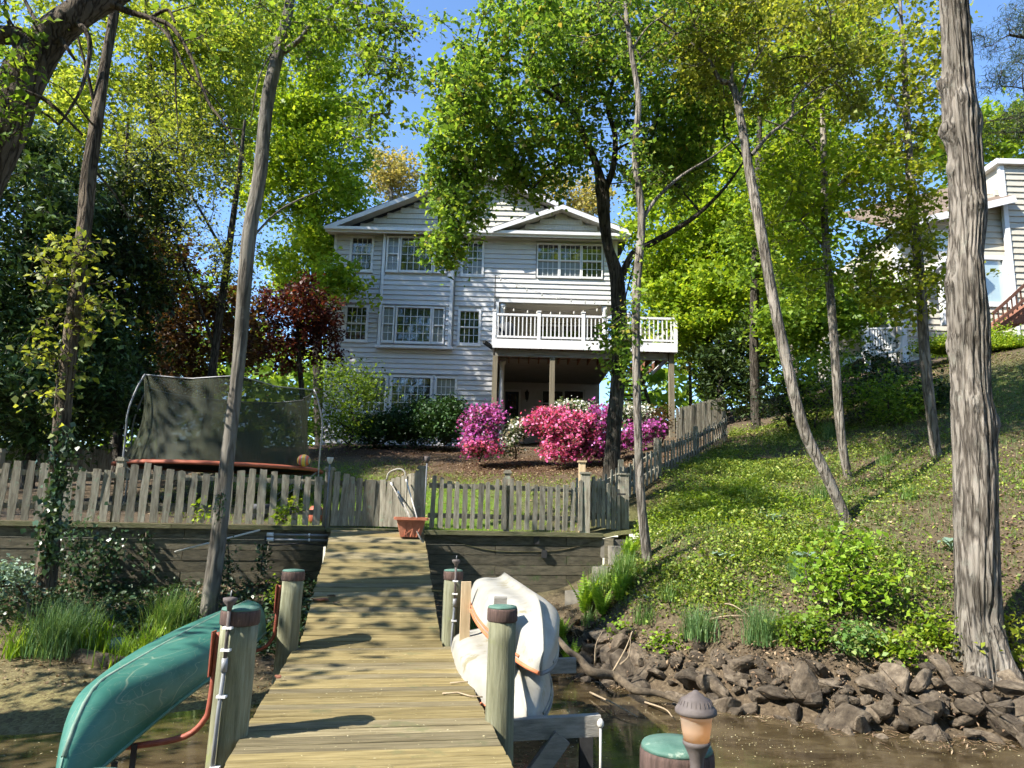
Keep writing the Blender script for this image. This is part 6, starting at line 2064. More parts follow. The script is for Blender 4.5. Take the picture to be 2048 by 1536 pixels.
def free_tree(name, label, x, y, h, r, k, seed, mat='mid', leaf=.14, per=34, cr=.4, bark='grey', group=None, low=.45):
    """Tree given by its foot, height and crown radius."""
    rs = np.random.default_rng(seed)
    z = gz(x, y)
    base = Vector((x, y, z))
    root = thing(name, label, 'tree', base, group)
    tp = smooth_path([(x, y, z - .4), (x + rs.normal() * .15, y + rs.normal() * .15, z + h * .3), (x + rs.normal() * .4, y + rs.normal() * .4, z + h * .65), (x + rs.normal() * .5, y + rs.normal() * .5, z + h)], 6)
    tr = np.linspace(.02 * h + .05, .02, len(tp))
    V0, F0 = tube_arrays(tp, tr, 12, .05, seed)
    d = rs.normal(size=(k, 3))
    d /= np.linalg.norm(d, axis=1)[:, None]
    cc = np.array([x, y, z + h * (1 + low) / 2]) + d * (rs.uniform(.15, 1, k) ** .5)[:, None] * np.array([r, r, h * (1 - low) * .55])
    V1, F1, _ = grow(tp[len(tp) // 3:], cc, rs, rk=.007)
    put('trunk', mesh_np('trunk', np.vstack([V0, V1]) - np.array(base), np.vstack([F0, F1 + len(V0)]), True), BARK[bark], root, base)
    C = np.repeat(cc, per, 0)
    C = C + rs.normal(size=C.shape) * cr * np.array([1, 1, .7])
    put('crown', leaf_mesh('crown', C - np.array(base), leaf, rs, .7, .5), LF[mat], root, base)
    return root


for a in S_OFF:
    free_tree(*a[:7], a[7], leaf=.16, group='shade trees left of the picture')
# far bank behind the camera, seen only as reflections in the window panes
proto_far = free_tree('far_bank_tree', 'far bank tree left behind the viewer, near the water, mirrored in windows', -9, -20, 36, 8, 170, 35, leaf=.8, per=34, cr=1.3, group='far bank trees mirrored in windows', low=.12)
for i, (x, y, sc_) in enumerate(((-19, -24, 1.0), (1, -24, .8), (10, -20, 1.05), (-3, -32, 1.15), (21, -26, 1.0), (-30, -30, 1.1), (15, -34, 1.2))):
    r_ = proto_far.copy()
    COL.objects.link(r_)
    r_.location = (x, y, -.2)
    r_.scale = (sc_, sc_, sc_)
    r_.rotation_euler = (0, 0, i * 1.1)
    r_['label'] = ['far bank tree left of the nearest one behind the viewer', 'smallest far bank tree straight behind the viewer', 'far bank tree right behind the viewer, near the water', 'taller second-row tree straight behind the viewer', 'far bank tree well to the right behind the viewer', 'farthest left tree on the bank behind the viewer', 'tallest second-row tree on the right behind the viewer'][i]
    for ch_ in proto_far.children:
        c_ = ch_.copy()
        COL.objects.link(c_)
        c_.parent = r_

# ------------------------------------------------------------------ background trees
tree('lime_tree_background', 'tall bright lime-green tree rising left of the house',
     [(640, 900, 31, 20), (632, 600, 31, 18), (625, 300, 31.5, 14), (615, 60, 32, 8), (610, -80, 32, 4)], [],
     [(610, 120, 31, 130, 190, 3.0, 120), (650, 330, 30.5, 110, 160, 2.6, 100), (620, 520, 30, 80, 100, 2.2, 55), (540, 300, 30, 70, 160, 2, 50), (672, 570, 26.6, 34, 40, .8, 14)],
     leaf=0.21, per=120, cr=0.5, mat='lime', bark='dark', twigs=6, tl=1.3, seed=41, from_top=.3)
tree('lime_tree_background', 'dense lime-green tree behind the deck at the right of the house',
     [(1420, 860, 27, 22), (1415, 640, 27, 18), (1400, 420, 27.5, 14), (1390, 260, 28, 8)], [],
     [(1370, 460, 27.5, 120, 130, 2.6, 100), (1400, 620, 26.5, 120, 100, 2.4, 90), (1480, 520, 27, 100, 160, 2.4, 80), (1320, 560, 28.5, 60, 80, 1.6, 36), (1440, 340, 28, 110, 110, 2.4, 60)],
     leaf=0.2, per=115, cr=0.45, mat='lime', bark='dark', twigs=6, tl=1.3, seed=42, from_top=.3)
tree('green_tree_background', 'mid-green tree filling the gap between leaning and middle trees',
     [(1512, 850, 22, 20), (1508, 640, 22, 18), (1515, 400, 22.5, 14), (1520, 200, 23, 8)], [],
     [(1560, 500, 22.5, 100, 160, 2.0, 75), (1590, 330, 23, 100, 140, 2.0, 65), (1600, 640, 21.5, 110, 80, 1.6, 50), (1720, 600, 22, 70, 80, 1.4, 26)],
     leaf=0.185, per=100, cr=0.42, mat='mid', bark='dark', twigs=6, tl=1.3, seed=43, from_top=.3)
tree('yellow_tree_background', 'high yellow-green crown spreading behind the leaning tree',
     [(1590, 800, 34, 20), (1580, 400, 34.5, 16), (1570, 80, 35, 9), (1565, -100, 35, 5)], [],
     [(1520, 160, 34, 180, 200, 3.4, 80), (1700, 40, 34, 90, 80, 3, 22), (1480, 40, 35, 160, 110, 3, 50), (1600, 330, 34, 80, 120, 3, 24)],
     leaf=0.25, per=105, cr=0.6, mat='yellow', bark='grey', twigs=6, tl=1.3, seed=44, from_top=.3)
tree('pale_tree_background', 'pale blossoming tree far behind the roof left of the peak',
     [(785, 470, 46, 12), (782, 380, 46, 9), (778, 320, 46, 5)], [], [(780, 340, 46, 55, 55, 2.2, 70), (840, 380, 47, 50, 40, 2, 30)], leaf=.25, per=40, cr=.5, mat='pale', bark='grey', seed=45, from_top=.2)
tree('pale_tree_background', 'pale blossoming tree far behind the roof right of the peak',
     [(1175, 480, 46, 12), (1172, 420, 46, 9), (1170, 370, 46, 5)], [], [(1180, 400, 46, 55, 35, 2.2, 55), (1120, 370, 47, 60, 40, 2, 34)], leaf=.25, per=36, cr=.5, mat='pale', bark='grey', seed=46, from_top=.2)
tree('green_tree_background', 'green tree rising behind the neighbouring cream house',
     [(1960, 700, 38, 18), (1955, 450, 38, 12), (1950, 300, 38, 6)], [], [(1940, 300, 38, 90, 90, 2.5, 60), (2020, 260, 38, 60, 70, 2.2, 36), (1790, 330, 37, 60, 50, 2, 20)], leaf=0.3, per=60, cr=0.6, mat='lime', bark='dark', twigs=6, tl=1.3, seed=47, from_top=.3)
tree('sparse_tree_background', 'sparse yellowish tree high behind the arching trunk at upper left',
     [(330, 860, 24, 24), (320, 500, 24, 20), (305, 200, 24.5, 15), (290, -40, 25, 8)], [],
     [(230, 110, 24, 220, 150, 3, 170), (420, 150, 24, 130, 170, 2.6, 130), (120, 260, 23, 120, 130, 2, 80), (480, 40, 25, 120, 110, 2.4, 80), (330, 320, 24, 150, 110, 2.4, 90)],
     leaf=0.15, per=92, cr=0.45, mat='yellowgreen', bark='dark', twigs=6, tl=1.3, seed=48, from_top=.3)
tree('twiggy_tree', 'twiggy understorey tree with fresh pale leaves above the trampoline',
     [(410, 880, 19.5, 18), (430, 700, 19.5, 16), (455, 520, 19.4, 13), (480, 330, 19.3, 9), (490, 240, 19.3, 5)], [[(430, 700, 19.5, 8), (380, 560, 19, 6), (340, 450, 18.8, 4)], [(455, 520, 19.4, 7), (400, 420, 19, 5), (340, 330, 18.6, 3)]],
     [(370, 360, 18.5, 140, 110, 1.8, 120), (400, 520, 18.5, 130, 90, 1.6, 90), (330, 250, 18.5, 120, 110, 1.6, 60)], leaf=0.085, per=24, cr=0.32, mat='olive', bark='dark', seed=49, from_top=.2, rk=.005)
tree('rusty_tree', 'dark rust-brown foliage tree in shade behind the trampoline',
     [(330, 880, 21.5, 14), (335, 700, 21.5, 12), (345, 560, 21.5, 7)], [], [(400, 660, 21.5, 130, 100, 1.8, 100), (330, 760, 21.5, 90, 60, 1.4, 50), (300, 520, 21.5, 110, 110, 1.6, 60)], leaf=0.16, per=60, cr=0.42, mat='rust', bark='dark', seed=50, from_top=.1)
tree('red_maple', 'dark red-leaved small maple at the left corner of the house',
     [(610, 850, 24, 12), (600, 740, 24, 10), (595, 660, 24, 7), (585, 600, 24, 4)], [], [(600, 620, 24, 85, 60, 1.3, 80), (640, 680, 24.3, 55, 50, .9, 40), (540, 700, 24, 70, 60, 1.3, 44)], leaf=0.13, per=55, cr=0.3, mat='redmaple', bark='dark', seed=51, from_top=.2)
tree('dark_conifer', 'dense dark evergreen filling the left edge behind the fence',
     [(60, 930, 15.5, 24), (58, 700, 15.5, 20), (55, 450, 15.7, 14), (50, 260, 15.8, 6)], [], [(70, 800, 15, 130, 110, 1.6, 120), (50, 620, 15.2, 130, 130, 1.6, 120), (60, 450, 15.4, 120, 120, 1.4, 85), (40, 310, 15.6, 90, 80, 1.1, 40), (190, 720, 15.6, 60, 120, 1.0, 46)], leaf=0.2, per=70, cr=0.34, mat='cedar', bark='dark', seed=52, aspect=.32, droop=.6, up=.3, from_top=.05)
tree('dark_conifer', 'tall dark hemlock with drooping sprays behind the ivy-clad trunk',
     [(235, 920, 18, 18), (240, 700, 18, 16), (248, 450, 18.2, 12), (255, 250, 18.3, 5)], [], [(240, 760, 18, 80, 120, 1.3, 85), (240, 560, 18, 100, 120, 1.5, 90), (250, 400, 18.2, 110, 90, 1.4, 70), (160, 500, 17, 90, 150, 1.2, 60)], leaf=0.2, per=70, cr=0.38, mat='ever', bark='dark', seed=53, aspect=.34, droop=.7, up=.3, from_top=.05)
tree('dark_conifer', 'slim dark evergreen at the foot of the bank right of the deck',
     [(1440, 850, 25, 14), (1440, 760, 25, 10), (1438, 680, 25, 4)], [], [(1440, 760, 25, 45, 80, 1.0, 50), (1500, 730, 24, 40, 110, .9, 46)], leaf=0.2, per=60, cr=0.34, mat='ever', bark='dark', seed=54, aspect=.4, from_top=.05)
# pine at the upper right corner: needles
tree('pine_tree', 'dark pine branches reaching in at the upper right corner',
     [(2240, 900, 15, 40), (2230, 500, 15, 36), (2220, 100, 15.2, 26), (2215, -200, 15.5, 12)], [[(2222, 120, 15.2, 12), (2120, 90, 14.8, 8), (2020, 70, 14.5, 5)], [(2224, 260, 15.2, 12), (2120, 230, 14.8, 8), (1990, 240, 14.5, 4)], [(2224, 330, 15.2, 10), (2110, 270, 14.8, 7), (2000, 265, 14.5, 3)]],
     [(2020, 60, 14.5, 60, 40, .8, 22), (2010, 150, 14.5, 50, 30, .7, 14), (2010, 255, 14.5, 50, 40, .8, 26), (2110, 160, 15, 90, 160, 1.2, 50)], leaf=.16, per=70, cr=.17, mat='ever', bark='brown', seed=55, aspect=.07, up=.0, from_top=.4)

# far wood closing the view behind fence and houses
rs = np.random.default_rng(290)
n_ = 26000
xw = np.concatenate([rs.uniform(-46, -9.5, n_ * 6 // 10), rs.uniform(6.5, 40, n_ * 4 // 10)])
yw = rs.uniform(36, 50, n_)
hw = 8.5 + 2.5 * np.sin(xw * .55) + 1.6 * np.sin(xw * 1.3 + 1)
zw = ground(xw, yw) + hw * rs.random(n_) ** .8
o = put('far_wood', leaf_mesh('far_wood', np.column_stack([xw, yw, zw]), .55, rs, .7, .4), LF['mid'])
tag(o, 'mass of green woodland closing the view far behind the houses', 'wood', kind='stuff')

# ------------------------------------------------------------------ shrubs and flower beds at the house
shrub('clipped_boxwood', 'larger dark clipped boxwood under the lower left windows', gp(775, 890, 25.5), [(760, 858, 25.5, 70, 34, .8, 60), (830, 845, 25.5, 60, 38, .8, 60)], leaf=.1, per=120, cr=.22, mat='box', seed=61)
shrub('clipped_boxwood', 'rounded dark boxwood beside the magenta azalea', gp(890, 890, 25), [(885, 845, 25, 55, 44, .8, 75)], leaf=.1, per=120, cr=.22, mat='box', seed=62)
shrub('house_corner_shrub', 'open leafy green shrub against the left corner of the house', gp(690, 900, 23.5), [(680, 790, 23.5, 60, 80, 1.0, 70), (735, 775, 24, 40, 40, .8, 30), (660, 850, 23, 60, 50, .8, 36)], leaf=.10, per=36, cr=.26, mat='mid', seed=63, bark='dark')
shrub('azalea_bush', 'magenta azalea in bloom beside the boxwood', gp(965, 920, 20.5), [(962, 845, 20.5, 38, 26, .55, 40), (955, 880, 20.3, 30, 28, .5, 30), (985, 835, 20.7, 24, 20, .4, 14)], leaf=.055, per=48, cr=.10, mat='box', extra=('magenta', 1.0, .08), seed=64, cat='bush', group='azaleas')
shrub('azalea_bush', 'small coral red azalea at the foot of the magenta one', gp(960, 918, 20.0), [(965, 898, 20.0, 34, 14, .4, 24)], leaf=.055, per=32, cr=.10, mat='box', extra=('pink', 1.0, .08), seed=65, cat='bush', group='azaleas')
shrub('azalea_bush', 'small white azalea between the magenta and pink bushes', gp(1030, 915, 20.5), [(1030, 862, 20.5, 20, 22, .35, 24), (1018, 885, 20.4, 18, 18, .3, 14)], leaf=.055, per=35, cr=.10, mat='box', extra=('whiteflower', 1.0, .075), seed=66, cat='bush', group='azaleas')
shrub('azalea_bush', 'largest hot pink azalea in the middle of the bed', gp(1130, 925, 20), [(1115, 850, 20, 55, 32, .7, 70), (1150, 870, 19.8, 55, 34, .7, 70), (1085, 848, 20.2, 34, 24, .5, 34), (1130, 900, 19.7, 50, 18, .5, 30)], leaf=.055, per=48, cr=.10, mat='box', extra=('pink', 1.0, .08), seed=67, cat='bush', group='azaleas')
shrub('azalea_bush', 'violet azalea behind the forked maple trunk', gp(1195, 925, 20.2), [(1195, 850, 20.2, 24, 36, .5, 36), (1192, 890, 20, 24, 24, .5, 26)], leaf=.055, per=44, cr=.10, mat='box', extra=('magenta', 1.0, .08), seed=68, cat='bush', group='azaleas')
shrub('azalea_bush', 'magenta azalea right of the forked maple trunk', gp(1265, 905, 20.2), [(1262, 878, 20.2, 34, 22, .5, 40), (1295, 865, 20.4, 22, 18, .4, 20)], leaf=.055, per=43, cr=.10, mat='box', extra=('magenta', 1.0, .08), seed=69, cat='bush', group='azaleas')
shrub('azalea_bush', 'cream azalea behind the hot pink one', gp(1150, 880, 21.6), [(1150, 822, 21.6, 42, 14, .5, 40)], leaf=.055, per=40, cr=.10, mat='box', extra=('whiteflower', 1.0, .075), seed=70, cat='bush', group='azaleas')
shrub('azalea_bush', 'white azalea right of the slender tree below the deck', gp(1285, 880, 21.5), [(1275, 832, 21.5, 34, 22, .5, 40), (1240, 826, 21.6, 20, 16, .4, 16)], leaf=.055, per=44, cr=.10, mat='box', extra=('whiteflower', 1.0, .075), seed=71, cat='bush', group='azaleas')
shrub('rusty_shrub', 'reddish brown shrub at the right end of the flower bed', gp(1320, 880, 21.3), [(1318, 840, 21.3, 26, 28, .5, 40)], leaf=.06, per=40, cr=.14, mat='rust', seed=72)
shrub('neighbour_hedge', 'clipped bright green hedge below the neighbouring house', gp(1990, 790, 22.5), [(1905, 730, 22.5, 70, 55, 1.0, 110), (2010, 720, 22.3, 60, 60, 1.0, 100), (1960, 690, 22.6, 60, 34, .8, 50)], leaf=.075, per=70, cr=.2, mat='lime', seed=73)
for i, (px, py, D, rx, ry, mt, lb) in enumerate(((1640, 770, 19, 70, 60, 'mid', 'dark leafy thicket behind the middle tree'), (1740, 760, 19.5, 60, 70, 'ever', 'shaded shrub left of the mottled tree'), (1790, 800, 18, 50, 50, 'mid', 'low shrub at the foot of the hedge slope'),
                                                 (1580, 800, 20, 50, 50, 'ever', 'dark low shrub behind the leaning tree'), (1850, 790, 18.5, 40, 50, 'ever', 'grassy dark shrub behind the mottled tree trunk'))):
    shrub('thicket_shrub', lb, gp(px, py + ry, D), [(px, py, D, rx, ry, .9, 60)], leaf=.09, per=40, cr=.28, mat=mt, seed=80 + i, group='shrubs on the bank')
tree('rusty_sapling', 'orange-leaved sapling beyond the right corner of the deck', [(1382, 850, 30, 8), (1380, 740, 30, 6), (1378, 660, 30, 3)], [], [(1378, 700, 30, 28, 55, .8, 34)], leaf=.13, per=34, cr=.3, mat='pale', bark='dark', seed=86, from_top=.1)

# ------------------------------------------------------------------ plants on the right bank
q = bank_pt(1690, 1225)
shrub('leafy_sapling', 'fresh green sapling in front of the leaning tree base', q, [(1690, 1090, q.y, 45, 60, .35, 20), (1730, 1150, q.y - .1, 80, 55, .4, 30), (1645, 1140, q.y, 50, 60, .35, 20), (1700, 1200, q.y - .15, 85, 30, .3, 18)], leaf=.085, per=12, cr=.13, mat='fern', seed=90, cat='sapling')
for i, (px, py, rx, ry, k, mt, lb) in enumerate(((1610, 1262, 55, 36, 42, 'mid', 'dense green vine clump above the rocks'), (1720, 1280, 55, 34, 34, 'grass', 'low green creeper beside the sapling foot'), (1800, 1295, 45, 36, 26, 'lime', 'bright leaf creeper spilling over the rocks'), (1860, 1262, 40, 34, 24, 'lime', 'leafy seedlings left of the big trunk'),
                                                 (1945, 1300, 28, 26, 16, 'yellow', 'yellow-leaved seedling at the foot of the big trunk'), (2035, 1290, 18, 50, 14, 'yellow', 'yellow-green shoots at the right picture edge'), (1330, 1290, 30, 14, 10, 'fern', 'small bright creeper on top of the rocks'), (1240, 1270, 30, 10, 8, 'fern', 'small creeper by the driftwood twigs'))):
    q = bank_pt(px, py + ry)
    shrub('bank_creeper', lb, q, [(px, py, q.y, rx, ry, .22, k)], leaf=.06, per=24, cr=.09, mat=mt, seed=100 + i, group='creepers on the bank', cat='plant')
for i, (px, py, h, n_, mt, lb) in enumerate(((1398, 1278, .46, 420, 'bluegrass', 'rounded blue-green grass tuft above the rocks'), (1525, 1285, .58, 360, 'bluegrass', 'taller loose grass tuft beside the vine clump'), (1250, 1165, .52, 420, 'grass', 'broad grass clump by the slender tree foot'),
                                             (1205, 1185, .46, 300, 'grass', 'smaller grass clump left of the broad one'), (1500, 1010, .4, 120, 'grass', 'thin dry grass tuft high on the bank'), (1640, 1000, .45, 120, 'grass', 'thin grass tuft by the leaning tree'), (1660, 880, .6, 200, 'bluegrass', 'long grass tuft below the thicket'),
                                             (1290, 1250, .34, 110, 'grass', 'wispy grass tuft on the low bank'), (1590, 1160, .45, 120, 'bluegrass', 'thin grass clump left of the sapling'), (1180, 1250, .34, 100, 'grass', 'wispy tuft behind the white boats'), (1340, 1200, .3, 110, 'grass', 'small grass tuft right of the pale seedling'),
                                             (1420, 1030, .36, 130, 'grass', 'sunlit grass tuft left of the higher hosta'), (1770, 930, .4, 120, 'grass', 'grass tuft between middle tree and mottled tree'), (1820, 1000, .36, 110, 'grass', 'grass tuft left of the big trunk, high on the bank'))):
    q = bank_pt(px, py)
    tuft('grass_tuft', lb, q, h, .07 + .03 * (n_ > 200), n_, mt, 120 + i, 'grass tufts on the bank', lean=.6, width=.011)
tuft('grass_tuft', 'grass clump behind the upright pale board', gp(960, 1200, 10.6), .55, .09, 380, 'bluegrass', 138, 'grass tufts on the bank', lean=.6, width=.011)
for i, (px, py, D, h, lb) in enumerate(((1085, 1190, 10.7, .5, 'bright fern behind the upper white boat'), (1118, 1196, 10.5, .44, 'smaller bright fern next to the first one'), (1170, 1190, 10.8, .6, 'tallest bright fern at the wall foot'), (1205, 1200, 10.6, .5, 'fern at the front of the fern group'),
                                        (1040, 1176, 10.9, .42, 'fern nearest the grass clump by the ramp'), (1258, 1140, 11.2, .42, 'fern beside the slender tree foot'), (1140, 1222, 10.2, .4, 'low fern right of the white boats'), (1238, 1195, 10.6, .46, 'fern at the right end of the fern group'))):
    q = gp(px, py, D)
    fern('fern_plant', lb, q, h, 13, 140 + i, 'ferns at the wall foot')
for i, (px, py, lb) in enumerate(((1452, 1128, 'grey-green hosta on bare soil right of the slender tree'), (1548, 1045, 'grey-green hosta higher on the bank'), (1905, 1105, 'pale hosta left of the big trunk'), (1620, 1130, 'hosta half hidden by the sapling'), (1300, 1205, 'small pale seedling on the low bank'))):
    q = bank_pt(px, py)
    t = thing('hosta_plant', lb, 'plant', q, 'hostas on the bank')
    rs = np.random.default_rng(160 + i)
    for k in range(9):
        a = rs.uniform(0, 6.28)
        ln_ = .2 * rs.uniform(.7, 1.2) * (.5 if i == 4 else 1)
        d = Vector((math.cos(a), math.sin(a), 0))
        sd = Vector((-math.sin(a), math.cos(a), 0))
        rows = []
        for u, w, z in ((0, .006, 0), (.35, .012, .5), (.55, .075, .75), (.8, .07, .78), (1.0, .004, .62)):
            rows.append((q + d * ln_ * u * 1.1 + Vector((0, 0, ln_ * z)), w * ln_ * 5))
        V, F = [], []
        for p_, w in rows:
            V += [p_ - sd * w, p_ + Vector((0, 0, -.012)), p_ + sd * w]
        for j in range(4):
            F += [(j * 3, j * 3 + 1, j * 3 + 4, j * 3 + 3), (j * 3 + 1, j * 3 + 2, j * 3 + 5, j * 3 + 4)]
        MB().add(V, F, True).build('leaf', LF['hosta'], t)

# ------------------------------------------------------------------ left shore garden
for i, (px, py, D, h, n_, r_, mt, wd, lb) in enumerate(((125, 1262, 9.15, .8, 700, .17, 'bluegrass', .011, 'big fine-bladed grass clump on the left shore'), (345, 1205, 9.9, .66, 520, .13, 'grass', .011, 'fine grass clump against the timber wall by the bare trunk'), (200, 1250, 9.3, .55, 110, .11, 'fern', .02, 'broad-bladed lily clump behind the big grass'),
                                                        (300, 1260, 9.2, .58, 130, .13, 'fern', .02, 'lily clump in the middle of the shore'), (390, 1262, 9.1, .6, 130, .13, 'fern', .02, 'lily clump by the canoe far end'), (245, 1290, 9.0, .42, 100, .1, 'fern', .02, 'low lily clump above the log'), (40, 1262, 9.0, .5, 100, .1, 'fern', .018, 'lily clump at the far left edge'), (440, 1245, 9.4, .5, 110, .1, 'fern', .02, 'lily clump in front of the bare trunk'), (510, 1230, 9.9, .4, 60, .08, 'fern', .016, 'small lily tuft right of the bare trunk'))):
    p_ = gp(px, py, D)
    tuft('shore_grass', lb, p_, h, r_, n_, mt, 180 + i, 'shore grasses', lean=.7 if wd > .01 else .6, width=wd)
shrub('shore_shrub', 'pale-leaved ivy mound at the far left shore', gp(40, 1230, 9.3), [(25, 1160, 9.5, 60, 26, .35, 40)], leaf=.06, per=26, cr=.13, mat='hosta', seed=190)
shrub('shore_shrub', 'small yellow-green shrub below the conduits', gp(555, 1230, 10.4), [(560, 1185, 10.4, 16, 26, .15, 12)], leaf=.05, per=20, cr=.08, mat='lime', seed=191)
for i, (px, py, D, rx, ry, lb) in enumerate(((395, 1025, 11.1, 22, 22, 'yellow-green weed growing through the pickets by the bare trunk'), (560, 1035, 11.35, 18, 22, 'green weed growing through the pickets near the ramp'), (590, 1010, 11.4, 10, 30, 'spindly weed beside the gate post'))):
    shrub('fence_weed', lb, Vector((*P(px, py, D).xy, 1.8)), [(px, py, D, rx, ry, .12, 12)], leaf=.055, per=14, cr=.07, mat='lime', seed=195 + i, group='weeds in the fence', cat='plant')


def ivy(label, pts, n, size, seed, spread=.07):
    """Ivy leaves hugging a path (trunk or wall face)."""
    rs = np.random.default_rng(seed)
    q = smooth_path([tuple(p) for p in pts], 8)
    C = q[rs.integers(0, len(q), n)] + rs.normal(size=(n, 3)) * np.array([spread, spread * .45, spread])
    b0 = Vector(pts[0])
    t = thing('ivy_vine', label, 'ivy', b0, 'ivy vines')
    dirs = np.tile(np.array([0, -.3, -1.0]), (n, 1))
    me = leaf_mesh('foliage', C - np.array(b0), size, rs, .9, -.2, dirs=dirs)
    put('foliage', me, LF['ivy'], t, b0)
    MB().tube(q, .01, 5).build('stem', BARK['brown'], t)


ivy('dense ivy climbing the lower part of the far left trunk', [P(95, 1120, 9.42), P(100, 1060, 9.42), P(112, 1000, 9.42), P(122, 940, 9.42), P(128, 860, 9.44)], 900, .07, 201, .10)
ivy('ivy curtain hanging on the timber wall right of the far left trunk', [P(160, 1070, 10.25), P(150, 1110, 10.2), P(170, 1160, 10.1)], 500, .06, 202, .16)
ivy('ivy patch on the timber wall between the two left trunks', [P(230, 1080, 10.5), P(215, 1120, 10.45), P(200, 1160, 10.4)], 420, .06, 203, .14)
ivy('thin ivy strand on the timber wall by the slanting rod', [P(292, 1065, 10.7), P(295, 1110, 10.68), P(300, 1150, 10.6)], 150, .05, 204, .06)
ivy('ivy strand on the wall just right of the bare trunk', [P(456, 1085, 10.75), P(458, 1130, 10.7), P(455, 1160, 10.7)], 170, .05, 205, .06)
ivy('ivy strand on the wall below the conduits', [P(528, 1095, 11.0), P(524, 1120, 11.0), P(522, 1150, 10.95)], 170, .05, 206, .06)
ivy('small ivy growing up the bare trunk at fence height', [P(437, 1040, 10.0), P(440, 1010, 10.0), P(443, 985, 10.02)], 90, .04, 207, .04)

# ------------------------------------------------------------------ stuff: ground cover, litter, lawn, floating bits
def scatter(n, x0, x1, y0, y1, keep, rs):
    out = []
    tot = 0
    while tot < n:
        x = rs.uniform(x0, x1, n)
        y = rs.uniform(y0, y1, n)
        k = rs.random(n) < keep(x, y)
        out.append(np.stack([x[k], y[k]], -1))
        tot += k.sum()
    return np.vstack(out)[:n]


def patch(x, y, f=1.0, s=0.0):
    v = np.sin(x * 1.7 * f + s + 1.3 * np.sin(y * 1.1 * f)) + np.sin(y * 2.1 * f + s * 2 + 1.1 * np.sin(x * 1.3 * f)) + .6 * np.sin((x + y) * 4.1 * f + s)
    return np.clip(.5 + .3 * v, 0, 1)


rs = np.random.default_rng(300)
shx, shy = shore[:, 0], shore[:, 1]


def keep_bank(x, y):
    s_ = np.interp(x, shx, shy)
    far = np.clip((y - s_ - .75) / .3, 0, 1) * np.clip((y - s_ - .2) / 2.4, .12, 1)
    side = x - np.interp(y, [10, 12.6, 15.4, 20, 24], [1.0, 2.2, 3.3, 6.1, 7.5])
    dens = np.clip((15.5 - y) / 12 + .35, .25, 1)
    bare = np.clip(1.25 - .25 * (x - 2) + .13 * (y - 11), .12, 1)
    return far * (side > 0) * dens * bare * (.06 + .94 * patch(x, y) ** 1.5) * np.clip(.25 + 1.6 * patch(x, y, .55, 5), 0, 1) * (y < 23)


xy = scatter(92000, .9, 15, 8.0, 22, keep_bank, rs)
z = ground(xy[:, 0], xy[:, 1]) + rs.random(len(xy)) ** 2 * (.08 + .22 * patch(xy[:, 0], xy[:, 1], 2.3, 1)) + .01
o = put('ground_cover', leaf_mesh('ground_cover', np.column_stack([xy, z]), .05, rs, .6, .5), LF['cover'])
tag(o, 'low leafy green ground cover spreading over the right bank', 'ground cover', kind='stuff')
xy = scatter(42000, .9, 15, 8.0, 22, lambda x, y: keep_bank(x, y) * .3 + .25 * ((y - np.interp(x, shx, shy)) > .6) * (x > np.interp(y, [10, 12.6, 20], [.9, 2.3, 6.1])), rs)
o = put('leaf_litter', leaf_mesh('leaf_litter', np.column_stack([xy, ground(xy[:, 0], xy[:, 1]) + .012 + .02 * rs.random(len(xy))]), .05, rs, .5, 2.0), LF['litter'])
tag(o, 'dry brown leaf litter scattered over the right bank', 'leaf litter', kind='stuff')
xy = scatter(9000, 1.8, 9, 9.5, 17, lambda x, y: keep_bank(x, y) * patch(x, y, .8, 3) ** 2 * np.clip(1.5 - np.hypot((x - 3.8) / 2.2, (y - 12.2) / 2.4), 0, 1), rs)
z = ground(xy[:, 0], xy[:, 1]) + rs.random(len(xy)) * (.06 + .3 * patch(xy[:, 0], xy[:, 1], 3.1, 2) ** 2) + .01
o = put('ground_cover', leaf_mesh('ground_cover', np.column_stack([xy, z]), .055, rs, .6, .5), LF['lime'])
tag(o, 'sunlit yellow-green leafy patch in the middle of the right bank', 'ground cover', kind='stuff')
# tall grasses through the bank cover
xy = scatter(8000, 1.3, 13, 8.6, 20, lambda x, y: np.clip(keep_bank(x, y) + .12 * (y - np.interp(x, shx, shy) > .6) * (x - np.interp(y, [10, 12.6, 15.4, 20, 24], [1.0, 2.2, 3.3, 6.1, 7.5]) > 0), 0, 1), rs)
Vs, Fs, off = [], [], 0
for p_ in xy:
    V, F = blades((p_[0], p_[1], 0.0), 5, .17, .03, rs, .007, .7, 3)
    Vs.append(V)
    Fs.append(F + off)
    off += len(V)
V = np.vstack(Vs)
base_z = ground(xy[:, 0], xy[:, 1])
V[:, 2] += np.repeat(base_z, len(V) // len(xy))
o = put('bank_grass', mesh_np('bank_grass', V, np.vstack(Fs), True), LF['grass'])
tag(o, 'loose wild grass blades among the bank ground cover', 'grass', kind='stuff')
# yard lawn
def keep_lawn(x, y):
    g = np.clip(1.5 - np.hypot((x + 2.2) / 3.2, (y - 15) / 3.3), 0, 1) + .6 * np.clip(1.4 - np.hypot((x + 5.5) / 3, (y - 19) / 3), 0, 1) + np.clip(1.3 - np.hypot((x + 1.5) / 2.6, (y - 12.8) / 1.3), 0, 1)
    return np.clip(g, 0, 1) * (y > yb(x) + .35) * (.35 + .65 * patch(x, y, 1.4, 2))
xy = scatter(9000, -9, 3, 11, 22, keep_lawn, rs)
Vs, Fs, off = [], [], 0
for p_ in xy:
    V, F = blades((p_[0], p_[1], 0.0), 4, .10, .03, rs, .009, .5, 2)
    Vs.append(V)
    Fs.append(F + off)
    off += len(V)
V = np.vstack(Vs)
V[:, 2] += np.repeat(ground(xy[:, 0], xy[:, 1]), len(V) // len(xy))
o = put('lawn_grass', mesh_np('lawn_grass', V, np.vstack(Fs), True), LF['fern'])
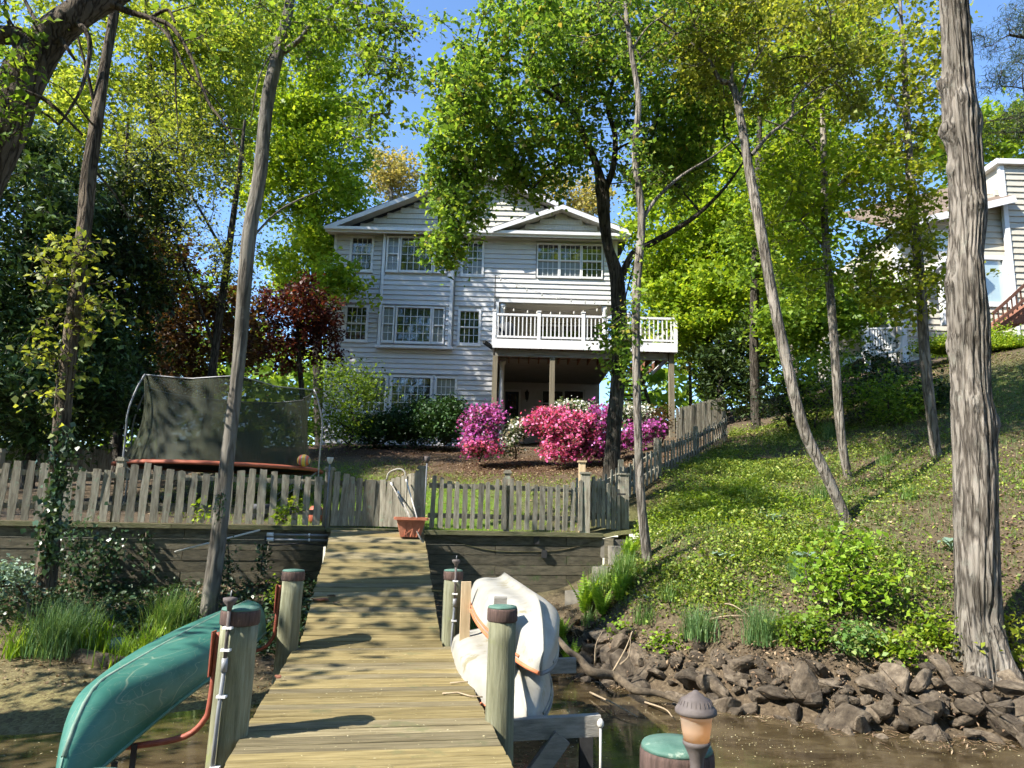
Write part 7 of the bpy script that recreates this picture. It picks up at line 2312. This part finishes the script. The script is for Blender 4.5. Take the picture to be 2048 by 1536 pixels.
tag(o, 'short patchy lawn grass in the yard behind the fence', 'grass', kind='stuff')
# mulch and fallen leaves in the yard
xy = scatter(16000, -9, 6, 12, 27, lambda x, y: (y > yb(x) + .3) * (.2 + .8 * np.clip(1.4 - np.hypot((x - 1) / 4.4, (y - 20.5) / 4.5), 0, 1)), rs)
o = put('yard_litter', leaf_mesh('yard_litter', np.column_stack([xy, ground(xy[:, 0], xy[:, 1]) + .012 + .02 * rs.random(len(xy))]), .06, rs, .45, 2.0), LF['litter'])
tag(o, 'brown mulch chips and fallen leaves in the yard beds', 'leaf litter', kind='stuff')
# left shore undergrowth
xy = scatter(12000, -9, -1.2, 8.7, 11.4, lambda x, y: (y < yb(x) - .06) * np.clip((y - (9.15 + .05 * (x + 9))) / .3, 0, 1) * (.3 + .7 * patch(x, y, 1.5, 4)), rs)
o = put('shore_undergrowth', leaf_mesh('shore_undergrowth', np.column_stack([xy, ground(xy[:, 0], xy[:, 1]) + .01 + .15 * rs.random(len(xy)) ** 2]), .055, rs, .8, .6), LF['ivy'])
tag(o, 'dark ivy undergrowth below the left timber wall', 'ground cover', kind='stuff')
xy = scatter(5000, -9, 1.2, 8.2, 11.6, lambda x, y: (y < yb(x) - .06) * .6, rs)
o = put('shore_litter', leaf_mesh('shore_litter', np.column_stack([xy, ground(xy[:, 0], xy[:, 1]) + .012]), .05, rs, .4, 2.0), LF['litter'])
tag(o, 'dry leaf litter and twigs on the left shore', 'leaf litter', kind='stuff')
# bits floating on the water and lying on mud
xy = scatter(5000, -6, 9, 3.6, 10.4, lambda x, y: (ground(x, y) < .06) * (.15 + .85 * patch(x * 1.2, y * 2.5, 1.3, 1) ** 2) * np.where(x > -.5, 1, .35), rs)
o = put('floating_bits', leaf_mesh('floating_bits', np.column_stack([xy, np.full(len(xy), .006)]), .016, rs, .6, 8.0, fold=.02), LF['pollen'])
tag(o, 'pale catkin bits and pollen floating on the water', 'floating debris', kind='stuff')
xy = scatter(1400, -.2, 8, 6.2, 10.4, lambda x, y: (ground(x, y) < .05) * np.clip(1 - (np.interp(x, shx, shy) - y) / .9, 0, 1) ** 2, rs)
o = put('shore_debris', leaf_mesh('shore_debris', np.column_stack([xy, np.full(len(xy), .012)]), .09, rs, .12, 8.0, fold=.02), LF['litter'])
tag(o, 'reed straw and dead leaves washed up along the rocks', 'floating debris', kind='stuff')
xy = scatter(2600, .6, 7.5, 7.2, 10.8, lambda x, y: np.exp(-((y - np.interp(x, shx, shy) - .25) / .3) ** 2), rs)
o = put('rock_litter', leaf_mesh('rock_litter', np.column_stack([xy, np.maximum(ground(xy[:, 0], xy[:, 1]), 0) + .05 + .2 * rs.random(len(xy))]), .045, rs, .4, 1.0), LF['litter'])
tag(o, 'dead leaves and bits caught among the rocks', 'leaf litter', kind='stuff')
n_ = 900
s_ = rs.uniform(-2, 7.2, n_)
t_ = np.clip(rs.normal(0, .4, n_), -.72, .70)
zz = np.where(s_ < SJ, DECK, DECK + (ZT - DECK) * (s_ - SJ) / (ST - SJ)) + .012
xyz = np.array([tuple(DK(a, b2_, c_)) for a, b2_, c_ in zip(s_, t_, zz)])
o = put('dock_catkins', leaf_mesh('dock_catkins', xyz, .016, rs, .35, 6.0, fold=.05), LF['pollen'])
tag(o, 'tiny fallen catkins strewn over the dock planks', 'debris', kind='stuff')
